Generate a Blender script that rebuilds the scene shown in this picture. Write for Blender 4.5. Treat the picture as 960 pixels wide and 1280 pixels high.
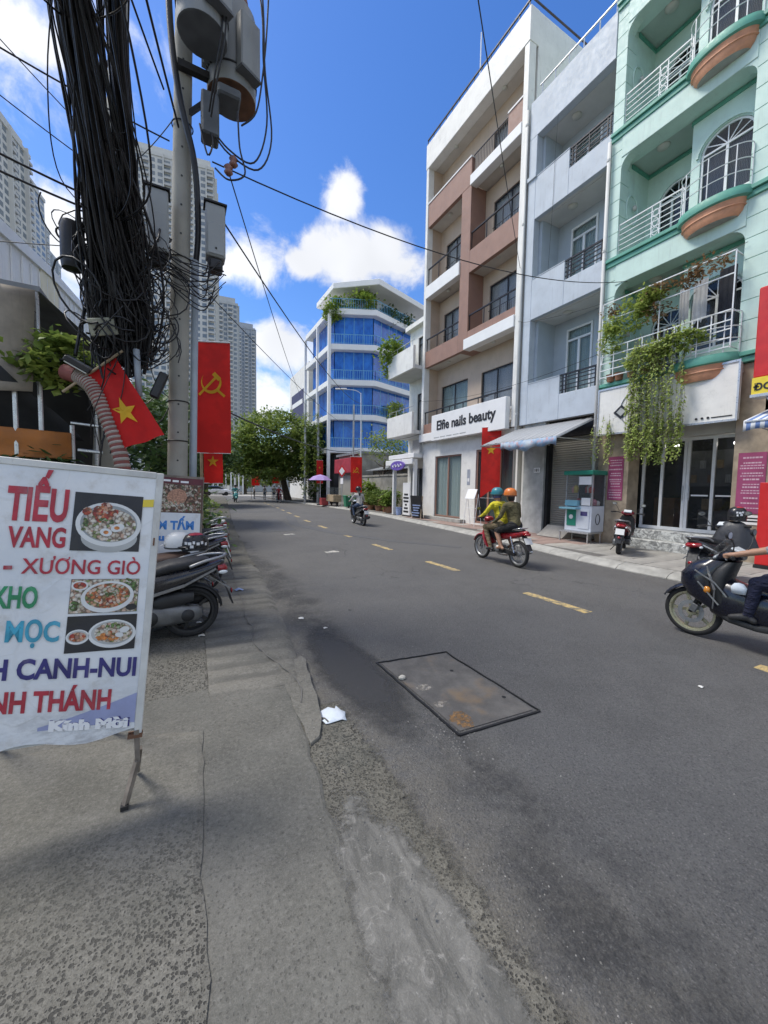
import bpy, bmesh, math, random
from mathutils import Vector, Matrix, noise
R = math.radians
random.seed(7)
for o in list(bpy.data.objects): bpy.data.objects.remove(o)
S = bpy.context.scene
C = S.collection

# ------------------------------------------------------------------ camera
CAM_H = 1.7
YAW, PITCH, ROLL = R(28), R(-3.6), R(1.0)
_f = Vector((math.sin(YAW)*math.cos(PITCH), math.cos(YAW)*math.cos(PITCH), math.sin(PITCH)))
_r = Vector((math.cos(YAW), -math.sin(YAW), 0)); _u = _r.cross(_f)
_R = _r*math.cos(ROLL) + _u*math.sin(ROLL); _U = -_r*math.sin(ROLL) + _u*math.cos(ROLL)
cd = bpy.data.cameras.new('camera'); cam = bpy.data.objects.new('camera', cd); C.objects.link(cam)
cam.matrix_world = Matrix(((_R.x, _U.x, -_f.x, 0), (_R.y, _U.y, -_f.y, 0), (_R.z, _U.z, -_f.z, CAM_H), (0, 0, 0, 1)))
cd.sensor_fit = 'VERTICAL'; cd.sensor_height = 36; cd.lens = 481/1280*36
cd.clip_start = 0.05; cd.clip_end = 3000
S.camera = cam
S.render.resolution_x, S.render.resolution_y = 768, 1024

# ------------------------------------------------------------------ light
SUN_EL, SUN_AZ = R(58), (-0.80, 0.60)          # horizontal direction towards the sun
sd = bpy.data.lights.new('sun', 'SUN'); sd.energy = SUN_E = 1.5; sd.angle = R(19); sd.color = (1, .95, .87)
sun = bpy.data.objects.new('sun', sd); C.objects.link(sun)
_s = Vector((SUN_AZ[0]*math.cos(SUN_EL), SUN_AZ[1]*math.cos(SUN_EL), math.sin(SUN_EL))).normalized()
sun.rotation_euler = _s.to_track_quat('Z', 'Y').to_euler(); sun.location = (-20, 20, 60)
S.view_settings.view_transform = 'Standard'; S.view_settings.look = 'None'
S.view_settings.exposure = 1.33; S.view_settings.gamma = 1

W = bpy.data.worlds.new('World'); S.world = W; W.use_nodes = True
nt = W.node_tree; N = nt.nodes; L = nt.links
for n in list(N): N.remove(n)
def nn(t, **k):
    n = N.new(t)
    for a, b in k.items(): setattr(n, a, b)
    return n
def wmath(op, a, b=None, clamp=False):
    n = nn('ShaderNodeMath', operation=op, use_clamp=clamp)
    for i, v in enumerate((a, b)):
        if v is None: continue
        if isinstance(v, (int, float)): n.inputs[i].default_value = v
        else: L.new(v, n.inputs[i])
    return n.outputs[0]
sky = nn('ShaderNodeTexSky', sky_type='NISHITA'); sky.sun_disc = False
sky.sun_elevation = SUN_EL; sky.sun_rotation = math.atan2(SUN_AZ[0], SUN_AZ[1])
sky.air_density = 1.15; sky.dust_density = 0.35; sky.ozone_density = 3.2
tc = nn('ShaderNodeTexCoord'); dirv = tc.outputs['Generated']
def wdir(px, py):
    d = _f*481 + _R*(px-480) - _U*(py-640)
    return d.normalized()
# cumulus: soft lobes on the sky dome whose outline is broken up by noise; in view, plus added ones out of view
blobs = [((440, 318), .10, .06), ((480, 320), .085, .06), ((400, 310), .05, .04), ((428, 246), .042, .062), ((312, 322), .085, .055),
         ((352, 432), .11, .06), ((330, 500), .10, .07), ((20, 40), .10, .05), ((62, 290), .12, .08), ((290, 330), .06, .04), ((385, 505), .06, .035),
         ((505, 335), .06, .045), ((380, 330), .05, .03), ((110, 330), .08, .05)]
bl = [(wdir(*p), a, b) for p, a, b in blobs]
rb = random.Random(3)
for i in range(16):           # larger unseen clouds added all round to whiten the fill light
    az = R(72 + i*17.5 + rb.uniform(-8, 8)); el = R(rb.uniform(8, 42))
    bl.append((Vector((math.sin(az)*math.cos(el), math.cos(az)*math.cos(el), math.sin(el))), rb.uniform(.18, .42), rb.uniform(.12, .24)))
for az, el, r0 in ((100, 62, .36), (170, 58, .42), (235, 66, .36), (290, 72, .3)):  # unseen overhead clouds, added for the same whiter fill
    az, el = R(az), R(el); bl.append((Vector((math.sin(az)*math.cos(el), math.cos(az)*math.cos(el), math.sin(el))), r0, r0*.8))
def wn(scale, detail, rough, dist=0):
    n = nn('ShaderNodeTexNoise'); n.inputs['Scale'].default_value = scale; n.inputs['Detail'].default_value = detail
    n.inputs['Roughness'].default_value = rough; n.inputs['Distortion'].default_value = dist
    L.new(dirv, n.inputs['Vector']); return n.outputs['Fac']
n1 = wn(9, 7, .62, .3); n2 = wn(3.2, 3, .5)
field = None
for c, a, b in bl:
    v = nn('ShaderNodeVectorMath', operation='SUBTRACT'); L.new(dirv, v.inputs[0]); v.inputs[1].default_value = c
    m = nn('ShaderNodeVectorMath', operation='MULTIPLY'); L.new(v.outputs[0], m.inputs[0]); m.inputs[1].default_value = (1/a, 1/a, 1/b)
    l = nn('ShaderNodeVectorMath', operation='LENGTH'); L.new(m.outputs[0], l.inputs[0])
    f = wmath('SUBTRACT', 1.0, l.outputs['Value'])
    field = f if field is None else wmath('MAXIMUM', field, f)
field = wmath('MAXIMUM', field, -.62)
dens = wmath('ADD', wmath('MULTIPLY', wmath('ADD', field, .12), .8), wmath('MULTIPLY', wmath('SUBTRACT', n1, .5), 1.9))
mr = nn('ShaderNodeMapRange'); mr.interpolation_type = 'SMOOTHSTEP'; L.new(dens, mr.inputs[0])
mr.inputs[1].default_value = .0; mr.inputs[2].default_value = .58
cr = nn('ShaderNodeMapRange'); L.new(n2, cr.inputs[0]); cr.inputs[1].default_value = .35; cr.inputs[2].default_value = .65
cr.inputs[3].default_value = .78; cr.inputs[4].default_value = 1.05
ccol = nn('ShaderNodeMixRGB', blend_type='MULTIPLY'); ccol.inputs[0].default_value = 1
ccol.inputs[1].default_value = (5.7, 5.75, 5.85, 1); L.new(cr.outputs[0], ccol.inputs[2])
hs = nn('ShaderNodeHueSaturation'); hs.inputs['Saturation'].default_value = 1.28; hs.inputs['Value'].default_value = .96; hs.inputs['Hue'].default_value = .512; L.new(sky.outputs[0], hs.inputs['Color'])
mx = nn('ShaderNodeMixRGB'); L.new(wmath('MULTIPLY', mr.outputs[0], .93), mx.inputs[0]); L.new(hs.outputs[0], mx.inputs[1]); L.new(ccol.outputs[0], mx.inputs[2])
bg = nn('ShaderNodeBackground'); bg.inputs['Strength'].default_value = .082
L.new(mx.outputs[0], bg.inputs['Color']); wo = nn('ShaderNodeOutputWorld'); L.new(bg.outputs[0], wo.inputs['Surface'])

# ------------------------------------------------------------------ helpers: materials
M = {}
class MT:
    def __init__(s, name):
        s.m = bpy.data.materials.new(name); s.m.use_nodes = True
        s.nt = s.m.node_tree; s.N = s.nt.nodes; s.L = s.nt.links
        s.b = s.N['Principled BSDF']; s.tc = s.N.new('ShaderNodeTexCoord'); M[name] = s.m
    def inp(s, sock, v):
        if isinstance(v, bpy.types.NodeSocket): s.L.new(v, sock)
        elif isinstance(v, tuple) and len(v) == 3 and sock.type == 'RGBA': sock.default_value = (*v, 1)
        else: sock.default_value = v
    def map(s, scale=(1, 1, 1), loc=(0, 0, 0), src='Object', rot=(0, 0, 0)):
        n = s.N.new('ShaderNodeMapping'); n.inputs['Scale'].default_value = scale; n.inputs['Location'].default_value = loc; n.inputs['Rotation'].default_value = rot
        s.L.new(s.tc.outputs[src], n.inputs['Vector']); return n.outputs[0]
    def noise(s, scale, detail=3, rough=.55, vec=None, dist=0):
        n = s.N.new('ShaderNodeTexNoise'); n.inputs['Scale'].default_value = scale; n.inputs['Detail'].default_value = detail
        n.inputs['Roughness'].default_value = rough; n.inputs['Distortion'].default_value = dist
        s.L.new(vec if vec is not None else s.tc.outputs['Object'], n.inputs['Vector']); return n.outputs['Fac']
    def voro(s, scale, feature='F1', vec=None, out='Distance', rnd=1):
        n = s.N.new('ShaderNodeTexVoronoi'); n.feature = feature; n.inputs['Scale'].default_value = scale; n.inputs['Randomness'].default_value = rnd
        s.L.new(vec if vec is not None else s.tc.outputs['Object'], n.inputs['Vector']); return n.outputs[out]
    def warp(s, scale, amt, vec=None):
        n = s.N.new('ShaderNodeTexNoise'); n.inputs['Scale'].default_value = scale; n.inputs['Detail'].default_value = 2
        v = vec if vec is not None else s.tc.outputs['Object']; s.L.new(v, n.inputs['Vector'])
        a = s.N.new('ShaderNodeVectorMath'); a.operation = 'SUBTRACT'; s.L.new(n.outputs['Color'], a.inputs[0]); a.inputs[1].default_value = (.5, .5, .5)
        m = s.N.new('ShaderNodeVectorMath'); m.operation = 'SCALE'; s.L.new(a.outputs[0], m.inputs[0]); m.inputs['Scale'].default_value = amt
        d = s.N.new('ShaderNodeVectorMath'); d.operation = 'ADD'; s.L.new(m.outputs[0], d.inputs[0]); s.L.new(v, d.inputs[1]); return d.outputs[0]
    def wave(s, scale, vec=None, dist=0, dirn='X'):
        n = s.N.new('ShaderNodeTexWave'); n.inputs['Scale'].default_value = scale; n.inputs['Distortion'].default_value = dist; n.bands_direction = dirn
        s.L.new(vec if vec is not None else s.tc.outputs['Object'], n.inputs['Vector']); return n.outputs['Fac']
    def rng(s, v, a, b, c=0, d=1, smooth=True):
        n = s.N.new('ShaderNodeMapRange'); n.interpolation_type = 'SMOOTHSTEP' if smooth else 'LINEAR'
        s.L.new(v, n.inputs[0])
        for i, x in enumerate((a, b, c, d)): n.inputs[i+1].default_value = x
        return n.outputs[0]
    def math(s, op, a, b=0):
        n = s.N.new('ShaderNodeMath'); n.operation = op; s.inp(n.inputs[0], a); s.inp(n.inputs[1], b); return n.outputs[0]
    def mix(s, f, a, b, mode='MIX'):
        n = s.N.new('ShaderNodeMixRGB'); n.blend_type = mode; s.inp(n.inputs[0], f); s.inp(n.inputs[1], a); s.inp(n.inputs[2], b); return n.outputs[0]
    def sep(s, v=None):
        n = s.N.new('ShaderNodeSeparateXYZ'); s.L.new(v if v is not None else s.tc.outputs['Object'], n.inputs[0]); return n.outputs
    def bump(s, h, strength=.3, dist=.02):
        n = s.N.new('ShaderNodeBump'); n.inputs['Strength'].default_value = strength; n.inputs['Distance'].default_value = dist
        s.L.new(h, n.inputs['Height']); s.L.new(n.outputs[0], s.b.inputs['Normal']); return n
    def fin(s, col=None, rough=None, metal=None, **k):
        if col is not None: s.inp(s.b.inputs['Base Color'], col)
        if rough is not None: s.inp(s.b.inputs['Roughness'], rough)
        if metal is not None: s.inp(s.b.inputs['Metallic'], metal)
        for a, v in k.items(): s.inp(s.b.inputs[a.replace('_', ' ')], v)
        return s.m
def dk(c, f): return tuple(min(1, x*f) for x in c)
def pm(name, col, rough=.6, var=.12, scale=3, bump=.12, bscale=70, metal=0, streak=0., scol=None, **k):
    """plain painted / cast surface: blotchy tone, optional rain streaks, fine relief"""
    t = MT(name)
    n = t.noise(scale, 4, .6)
    c = t.mix(t.rng(n, .3, .7), dk(col, 1-var), dk(col, 1+var))
    if streak:
        v = t.map((7, 7, .45)); st = t.noise(1.6, 5, .7, v); big = t.noise(.7, 3, .6)
        f = t.math('MULTIPLY', t.rng(st, .52, .78), t.rng(big, .38, .66, 0, streak))
        dc = scol or tuple(x*.35+.01 for x in col); c = t.mix(f, c, dc)
        c = t.mix(t.math('MULTIPLY', t.rng(t.noise(2.1, 9, .82), .5, .74), streak*.55), c, dc)
        st2 = t.noise(2.6, 4, .7, t.map((16, 16, .8))); c = t.mix(t.math('MULTIPLY', t.rng(st2, .6, .74), streak*.4), c, dk(dc, .8))
    h = t.noise(bscale, 4, .65)
    if bump: t.bump(h, bump, .01)
    r = t.rng(t.noise(scale*4, 3), .3, .7, max(0, rough-.1), min(1, rough+.1))
    return t.fin(c, r, metal, **k)
def glass(name, col, rough=.06, alpha=1, **k):
    t = MT(name)
    h = t.noise(1.3, 2); t.bump(h, .06, .05)
    return t.fin(col, rough, 0, Specular_IOR_Level=.8, Alpha=alpha, **k)

# ------------------------------------------------------------------ helpers: geometry
class MB:
    def __init__(s): s.v = []; s.f = []; s.mi = []; s.cur = 0
    def add(s, vs, fs):
        o = len(s.v); s.v += [tuple(v) for v in vs]; s.f += [tuple(i+o for i in f) for f in fs]; s.mi += [s.cur]*len(fs); return s
    def box(s, x0, x1, y0, y1, z0, z1):
        return s.add([(x0, y0, z0), (x1, y0, z0), (x1, y1, z0), (x0, y1, z0), (x0, y0, z1), (x1, y0, z1), (x1, y1, z1), (x0, y1, z1)],
                     [(0, 3, 2, 1), (4, 5, 6, 7), (0, 1, 5, 4), (1, 2, 6, 5), (2, 3, 7, 6), (3, 0, 4, 7)])
    def obox(s, c, ax, ay, az, hx, hy, hz):
        c, ax, ay, az = Vector(c), Vector(ax).normalized()*hx, Vector(ay).normalized()*hy, Vector(az).normalized()*hz
        vs = [c+ax*a+ay*b+az*d for d in (-1, 1) for a, b in ((-1, -1), (1, -1), (1, 1), (-1, 1))]
        return s.add(vs, [(0, 3, 2, 1), (4, 5, 6, 7), (0, 1, 5, 4), (1, 2, 6, 5), (2, 3, 7, 6), (3, 0, 4, 7)])
    def bar(s, a, b, w, h=None, up=(0, 0, 1)):
        a, b = Vector(a), Vector(b); d = (b-a); h = h or w; n = d.normalized(); u = Vector(up)
        if abs(n.dot(u)) > .98: u = Vector((1, 0, 0))
        r = n.cross(u).normalized(); u2 = r.cross(n)
        return s.obox((a+b)/2, n, r, u2, d.length/2, w/2, h/2)
    def tube(s, pts, r, n=8, caps=True, closed=False):
        pts = [Vector(p) for p in pts]; k = len(pts); rs = r if isinstance(r, (list, tuple)) else [r]*k
        rings = []; prev = None
        for i, p in enumerate(pts):
            if closed: t = pts[(i+1) % k]-pts[i-1]
            else: t = pts[min(i+1, k-1)]-pts[max(i-1, 0)]
            if t.length < 1e-9: t = Vector((0, 0, 1))
            t.normalize()
            if prev is None:
                u = Vector((0, 0, 1)) if abs(t.z) < .9 else Vector((1, 0, 0))
            else: u = prev
            a = (u-t*u.dot(t)); a = a.normalized() if a.length > 1e-6 else t.orthogonal().normalized(); prev = a; b = t.cross(a)
            rings.append([p+(a*math.cos(2*math.pi*j/n)+b*math.sin(2*math.pi*j/n))*rs[i] for j in range(n)])
        vs = [q for g in rings for q in g]; fs = []
        for i in range(k if closed else k-1):
            i2 = (i+1) % k
            for j in range(n): fs.append((i*n+j, i*n+(j+1) % n, i2*n+(j+1) % n, i2*n+j))
        if caps and not closed: fs += [tuple(range(n-1, -1, -1)), tuple((k-1)*n+j for j in range(n))]
        return s.add(vs, fs)
    def loft(s, secs, caps=True, closed=True):
        n = len(secs[0]); vs = [q for g in secs for q in g]; fs = []
        for i in range(len(secs)-1):
            for j in range(n if closed else n-1): fs.append((i*n+j, i*n+(j+1) % n, (i+1)*n+(j+1) % n, (i+1)*n+j))
        if caps: fs += [tuple(range(n-1, -1, -1)), tuple((len(secs)-1)*n+j for j in range(n))]
        return s.add(vs, fs)
    def lathe(s, prof, n=20, c=(0, 0, 0), axis='z', a0=0, a1=2*math.pi, cap=False):
        full = abs(a1-a0-2*math.pi) < 1e-6; m = n if full else n+1; vs = []; fs = []
        for i in range(m):
            a = a0+(a1-a0)*i/n; ca, sa = math.cos(a), math.sin(a)
            for r, h in prof:
                if axis == 'z': p = (c[0]+r*ca, c[1]+r*sa, c[2]+h)
                elif axis == 'y': p = (c[0]+r*ca, c[1]+h, c[2]+r*sa)
                else: p = (c[0]+h, c[1]+r*ca, c[2]+r*sa)
                vs.append(p)
        k = len(prof)
        for i in range(n):
            i2 = (i+1) % m
            for j in range(k-1): fs.append((i*k+j, i2*k+j, i2*k+j+1, i*k+j+1))
        return s.add(vs, fs)
    def prism(s, poly, z0, z1):
        n = len(poly); vs = [(x, y, z0) for x, y in poly]+[(x, y, z1) for x, y in poly]
        return s.add(vs, [tuple(range(n-1, -1, -1)), tuple(range(n, 2*n))]+[(i, (i+1) % n, n+(i+1) % n, n+i) for i in range(n)])
    def prismx(s, poly, x0, x1):   # poly in (y,z)
        n = len(poly); vs = [(x0, y, z) for y, z in poly]+[(x1, y, z) for y, z in poly]
        return s.add(vs, [tuple(range(n)), tuple(range(2*n-1, n-1, -1))]+[(i, n+i, n+(i+1) % n, (i+1) % n) for i in range(n)])
    def prismy(s, poly, y0, y1):   # poly in (x,z)
        n = len(poly); vs = [(x, y0, z) for x, z in poly]+[(x, y1, z) for x, z in poly]
        return s.add(vs, [tuple(range(n)), tuple(range(2*n-1, n-1, -1))]+[(i, n+i, n+(i+1) % n, (i+1) % n) for i in range(n)])
    def ball(s, c, rx, ry=None, rz=None, n=12, m=8):
        ry = ry or rx; rz = rz or rx; vs = [(c[0], c[1], c[2]-rz)]; fs = []
        for i in range(1, m):
            p = -math.pi/2+math.pi*i/m
            for j in range(n):
                a = 2*math.pi*j/n; vs.append((c[0]+rx*math.cos(p)*math.cos(a), c[1]+ry*math.cos(p)*math.sin(a), c[2]+rz*math.sin(p)))
        vs.append((c[0], c[1], c[2]+rz)); t = len(vs)-1
        for j in range(n): fs += [(0, 1+(j+1) % n, 1+j), (t, 1+(m-2)*n+j, 1+(m-2)*n+(j+1) % n)]
        for i in range(m-2):
            for j in range(n): fs.append((1+i*n+j, 1+i*n+(j+1) % n, 1+(i+1)*n+(j+1) % n, 1+(i+1)*n+j))
        return s.add(vs, fs)
    def leaf(s, p, d, u, l, w):
        p, d, u = Vector(p), Vector(d), Vector(u); r = d.cross(u)
        if r.length < 1e-4: return s
        r = r.normalized()*w/2; d = d.normalized()*l
        return s.add([p, p+d*.5+r, p+d, p+d*.5-r], [(0, 1, 2, 3)])
    def build(s, name, mats, parent=None, smooth=False, bevel=0, seg=1, link=True, auto=None):
        off = parent.get('_o', (0, 0, 0)) if parent is not None else (0, 0, 0)
        me = bpy.data.meshes.new(name)
        me.from_pydata([(x-off[0], y-off[1], z-off[2]) for x, y, z in s.v], [], s.f)
        mats = mats if isinstance(mats, (list, tuple)) else [mats]
        for m in mats: me.materials.append(M[m] if isinstance(m, str) else m)
        if len(mats) > 1: me.polygons.foreach_set('material_index', s.mi)
        if smooth:
            me.shade_smooth()
            if auto: me.set_sharp_from_angle(angle=R(auto))
        me.update()
        o = bpy.data.objects.new(name, me); C.objects.link(o)
        if parent is not None: o.parent = parent
        if bevel:
            b = o.modifiers.new('bevel', 'BEVEL'); b.width = bevel; b.segments = seg; b.limit_method = 'ANGLE'
        return o
def tag(o, label=None, cat=None, group=None, kind=None):
    for k, v in (('label', label), ('category', cat), ('group', group), ('kind', kind)):
        if v: o[k] = v
    return o
def empty(name, loc=(0, 0, 0), label=None, cat=None, group=None, kind=None, rz=0, local=False):
    """an Empty at a thing's base; parts given in world coordinates unless local=True"""
    o = bpy.data.objects.new(name, None); C.objects.link(o); o.location = loc; o.rotation_euler = (0, 0, rz); o.empty_display_size = .2
    if not local: o['_o'] = loc
    return tag(o, label, cat, group, kind)
def sub(o, parent):
    """hand the offset of a thing on to a part that itself gets children"""
    if '_o' in parent: o['_o'] = parent['_o']
    return o
def copy_tree(o, parent=None):
    c = o.copy(); C.objects.link(c); c.parent = parent
    for ch in list(o.children):
        if ch.name in C.objects: copy_tree(ch, c)
    return c
def bez(a, b, c, d, n):
    a, b, c, d = map(Vector, (a, b, c, d)); out = []
    for i in range(n+1):
        t = i/n; out.append(a*(1-t)**3+b*3*t*(1-t)**2+c*3*t*t*(1-t)+d*t**3)
    return out
def spline(pts, n=6):
    P = [Vector(p) for p in pts]; out = []
    for i in range(len(P)-1):
        p0, p1, p2, p3 = P[max(i-1, 0)], P[i], P[i+1], P[min(i+2, len(P)-1)]
        for k in range(n):
            t = k/n; out.append(.5*((2*p1)+(p2-p0)*t+(2*p0-5*p1+4*p2-p3)*t*t+(3*p1-p0-3*p2+p3)*t**3))
    return out+[P[-1]]
def sag(a, b, s, n=16):
    a, b = Vector(a), Vector(b); return [a.lerp(b, i/n)-Vector((0, 0, 4*s*(i/n)*(1-i/n))) for i in range(n+1)]
def text(name, body, size, mat, parent, origin, right, up, bold=0., align='LEFT', depth=.003, width=None, shear=0):
    """lettering as a thin solid mesh; origin is the baseline start, right/up span its plane"""
    cu = bpy.data.curves.new(name, 'FONT'); cu.body = body; cu.size = size; cu.offset = bold; cu.extrude = depth; cu.align_x = align; cu.shear = shear; cu.resolution_u = 3
    t = bpy.data.objects.new(name, cu); C.objects.link(t)
    dg = bpy.context.evaluated_depsgraph_get(); dg.update()
    me = bpy.data.meshes.new_from_object(t.evaluated_get(dg)); bpy.data.objects.remove(t); bpy.data.curves.remove(cu)
    if width:
        xs = [v.co.x for v in me.vertices]; w = max(xs)-min(xs); k = width/w
    else: k = 1
    r = Vector(right).normalized(); u = Vector(up).normalized(); nrm = r.cross(u)
    off = Vector(parent.get('_o', (0, 0, 0))); og = Vector(origin)-off
    for v in me.vertices: v.co = og+r*v.co.x*k+u*v.co.y+nrm*v.co.z
    me.materials.clear(); me.materials.append(M[mat])
    o = bpy.data.objects.new(name, me); C.objects.link(o); o.parent = parent; return o
def arr(v): return v if isinstance(v, (list, tuple)) else [v]

# ------------------------------------------------------------------ materials
def ground_mats():
    # asphalt
    t = MT('asphalt'); P = t.sep(); wv = t.warp(60, .012)
    agg = t.voro(85, vec=wv); aggc = t.sep(t.voro(85, vec=wv, out='Color'))[0]; fine = t.noise(300, 4, .75); big = t.noise(.5, 5, .65); mid = t.noise(3.1, 6, .7)
    c = t.mix(t.rng(mid, .3, .72), (.088, .087, .085), (.122, .120, .117))
    c = t.mix(t.rng(big, .36, .64, 0, .6), c, (.138, .137, .134))
    c = t.mix(t.math('MULTIPLY', t.rng(fine, .42, .72), .55), c, (.235, .23, .22))
    c = t.mix(t.math('MULTIPLY', t.rng(fine, .46, .25), .7), c, (.03, .03, .031))
    # single stones of the worn top: light and dark
    st = t.rng(agg, .30, .42, 1, 0)
    gx = t.rng(P[0], .8, 4.5, 1, .38)
    c = t.mix(t.math('MULTIPLY', t.math('MULTIPLY', st, t.rng(aggc, .74, .8)), t.math('MULTIPLY', gx, .45)), c, (.30, .29, .27))
    c = t.mix(t.math('MULTIPLY', t.math('MULTIPLY', st, t.rng(aggc, .36, .3)), .6), c, (.052, .052, .056))
    # gutter dust: brown grey film along the left edge
    wob = t.math('ADD', P[0], t.math('MULTIPLY', t.noise(1.3, 5, .7), 1.3))
    dust = t.math('MULTIPLY', t.rng(wob, 1.3, 2.9, 1, 0), t.rng(t.noise(3.2, 7, .8), .34, .64, .08, .85))
    dust = t.math('MULTIPLY', dust, t.rng(fine, .3, .6, .55, 1)); c = t.mix(dust, c, (.195, .18, .146))
    # dark runs beside the gutter, oil down the lane
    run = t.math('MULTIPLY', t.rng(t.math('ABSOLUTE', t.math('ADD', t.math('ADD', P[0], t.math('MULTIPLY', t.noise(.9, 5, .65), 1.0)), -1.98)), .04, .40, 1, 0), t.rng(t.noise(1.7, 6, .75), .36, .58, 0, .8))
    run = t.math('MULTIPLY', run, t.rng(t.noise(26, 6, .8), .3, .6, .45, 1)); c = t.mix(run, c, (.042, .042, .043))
    oil = t.math('MULTIPLY', t.rng(t.math('ABSOLUTE', t.math('ADD', P[0], -6.9)), .1, 1.0, 1, 0), t.rng(t.noise(.8, 5, .7, t.map((1, .25, 1))), .45, .7, 0, .3))
    c = t.mix(oil, c, (.085, .086, .09))
    spots = t.rng(t.voro(1.3, vec=t.warp(14, .08)), .015, .045, .8, 0); c = t.mix(spots, c, (.04, .04, .042))
    crk = t.math('MULTIPLY', t.rng(t.voro(.55, 'DISTANCE_TO_EDGE', vec=t.warp(5, .25)), 0, .007, 1, 0), t.rng(t.noise(.35, 2), .5, .6)); c = t.mix(t.math('MULTIPLY', crk, .7), c, (.05, .05, .052))
    lm = t.noise(58, 6, .8, t.warp(30, .02)); c = t.mix(t.math('MULTIPLY', t.rng(lm, .52, .68), .5), c, (.215, .21, .198)); c = t.mix(t.math('MULTIPLY', t.rng(lm, .47, .33), .65), c, (.034, .034, .036))
    h = t.math('ADD', t.math('MULTIPLY', agg, -1.0), t.math('ADD', t.math('MULTIPLY', fine, .5), t.math('MULTIPLY', lm, 1.2)))
    t.bump(h, .8, .011); t.fin(c, t.rng(mid, .3, .7, .72, .9), Specular_IOR_Level=.3)
    # newer dark asphalt patch
    t = MT('asphalt_patch'); a = t.voro(120); f = t.noise(180, 4, .7); c = t.mix(t.rng(f, .45, .75), (.085, .086, .088), (.14, .14, .142))
    t.bump(t.math('ADD', a, f), .5, .006); t.fin(c, .8)
    # pitted washed concrete
    def conc(nm, lo, hi, pit, pitscale, pitcol, amt=.85, br=.5, moss=.35, base=.35, chip=.0, fade=None, lump=.5):
        t = MT(nm); v = t.warp(pitscale*1.1, .55/pitscale); v2 = t.warp(pitscale*2.4, .3/pitscale)
        d = t.voro(pitscale, vec=v); s = t.sep(t.voro(pitscale, vec=v, out='Color'))
        d2 = t.voro(pitscale*2.1, vec=v2); s2 = t.sep(t.voro(pitscale*2.1, vec=v2, out='Color'))
        big = t.noise(.9, 5, .65); mid = t.noise(5, 6, .72); f = t.noise(170, 4, .75)
        c = t.mix(t.rng(big, .32, .68), lo, hi); c = t.mix(t.math('MULTIPLY', t.rng(mid, .48, .8), .5), c, dk(hi, 1.3)); c = t.mix(t.math('MULTIPLY', t.rng(mid, .45, .25), .45), c, dk(lo, .7))
        c = t.mix(t.math('MULTIPLY', t.rng(f, .48, .75), .5), c, dk(hi, 1.6)); c = t.mix(t.math('MULTIPLY', t.rng(f, .48, .25), .6), c, dk(lo, .45))
        lm = t.noise(46, 7, .78, t.warp(20, .03)); c = t.mix(t.math('MULTIPLY', t.rng(lm, .5, .66), lump), c, dk(hi, 1.45)); c = t.mix(t.math('MULTIPLY', t.rng(lm, .48, .34), lump*1.1), c, dk(lo, .5))
        c = t.mix(t.math('MULTIPLY', t.rng(s[1], .82, .86), t.math('MULTIPLY', t.rng(d, .25, .4, 1, 0), chip)), c, dk(hi, 1.6))
        cover = t.rng(t.noise(1.0, 5, .65), .32, .58, base, 1)
        if fade: cover = t.math('MULTIPLY', cover, t.rng(t.math('ADD', t.sep()[1], t.math('MULTIPLY', t.noise(2.2, 5, .7), 1.3)), fade[0], fade[1]))
        thr = t.math('MULTIPLY', t.math('ADD', t.math('MULTIPLY', s[0], .9), .15), pit)
        p = t.math('MULTIPLY', t.rng(t.math('SUBTRACT', d, thr), -.09, .05, 1, 0), cover)
        p2 = t.math('MULTIPLY', t.rng(t.math('SUBTRACT', d2, t.math('MULTIPLY', s2[0], pit*.85)), -.09, .05, 1, 0), t.math('MULTIPLY', cover, .3))
        pp = t.math('MAXIMUM', p, p2)
        c = t.mix(t.math('MULTIPLY', pp, amt), c, pitcol)
        st = t.math('MULTIPLY', t.rng(t.noise(1.5, 8, .82), .46, .7), moss*1.3); c = t.mix(st, c, (.085, .088, .078))
        h = t.math('ADD', t.math('MULTIPLY', pp, -1.2), t.math('MULTIPLY', f, .5)); t.bump(h, br, .010)
        t.fin(c, .88, Specular_IOR_Level=.25); return t
    conc('concrete_pebbled', (.128, .123, .105), (.185, .178, .156), .58, 78, (.042, .041, .038), .85, .8, .4, .6, 0, (3.0, 2.0), .5)
    conc('concrete_rough', (.118, .113, .097), (.175, .168, .147), .56, 60, (.045, .043, .039), .8, .8, .5, .4)
    conc('concrete_smooth', (.108, .106, .094), (.156, .152, .136), .34, 60, (.07, .069, .063), .45, .5, .45, .3)
    conc('concrete_ramp', (.132, .127, .11), (.188, .18, .158), .3, 30, (.105, .103, .095), .5, .4, .4, .1)
    conc('concrete_ribbed', (.132, .127, .11), (.188, .18, .158), .3, 30, (.105, .103, .095), .5, .4, .4, .1)
    t = M['concrete_ribbed']; nt_ = t.node_tree; bs = nt_.nodes['Principled BSDF']; src = bs.inputs['Base Color'].links[0].from_socket
    T = MT.__new__(MT); T.m = t; T.nt = nt_; T.N = nt_.nodes; T.L = nt_.links; T.b = bs; T.tc = [n for n in T.N if n.type == 'TEX_COORD'][0]
    p = T.sep(T.warp(2.2, .10)); w = T.math('SINE', T.math('MULTIPLY', T.math('ADD', p[1], T.math('MULTIPLY', p[0], .1)), 23.27)); k = T.math('MULTIPLY', T.rng(w, .1, -.9), T.rng(T.noise(1.6, 4, .65), .35, .6, .1, .62))
    T.L.new(T.mix(k, src, (.088, .086, .078)), bs.inputs['Base Color'])  # ridge troughs darkened in the colour, like shade, so the ridges show
    conc('concrete_gravel', (.104, .099, .084), (.178, .17, .146), .55, 75, (.045, .043, .038), .9, .95, .55, .5, .5)
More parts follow.
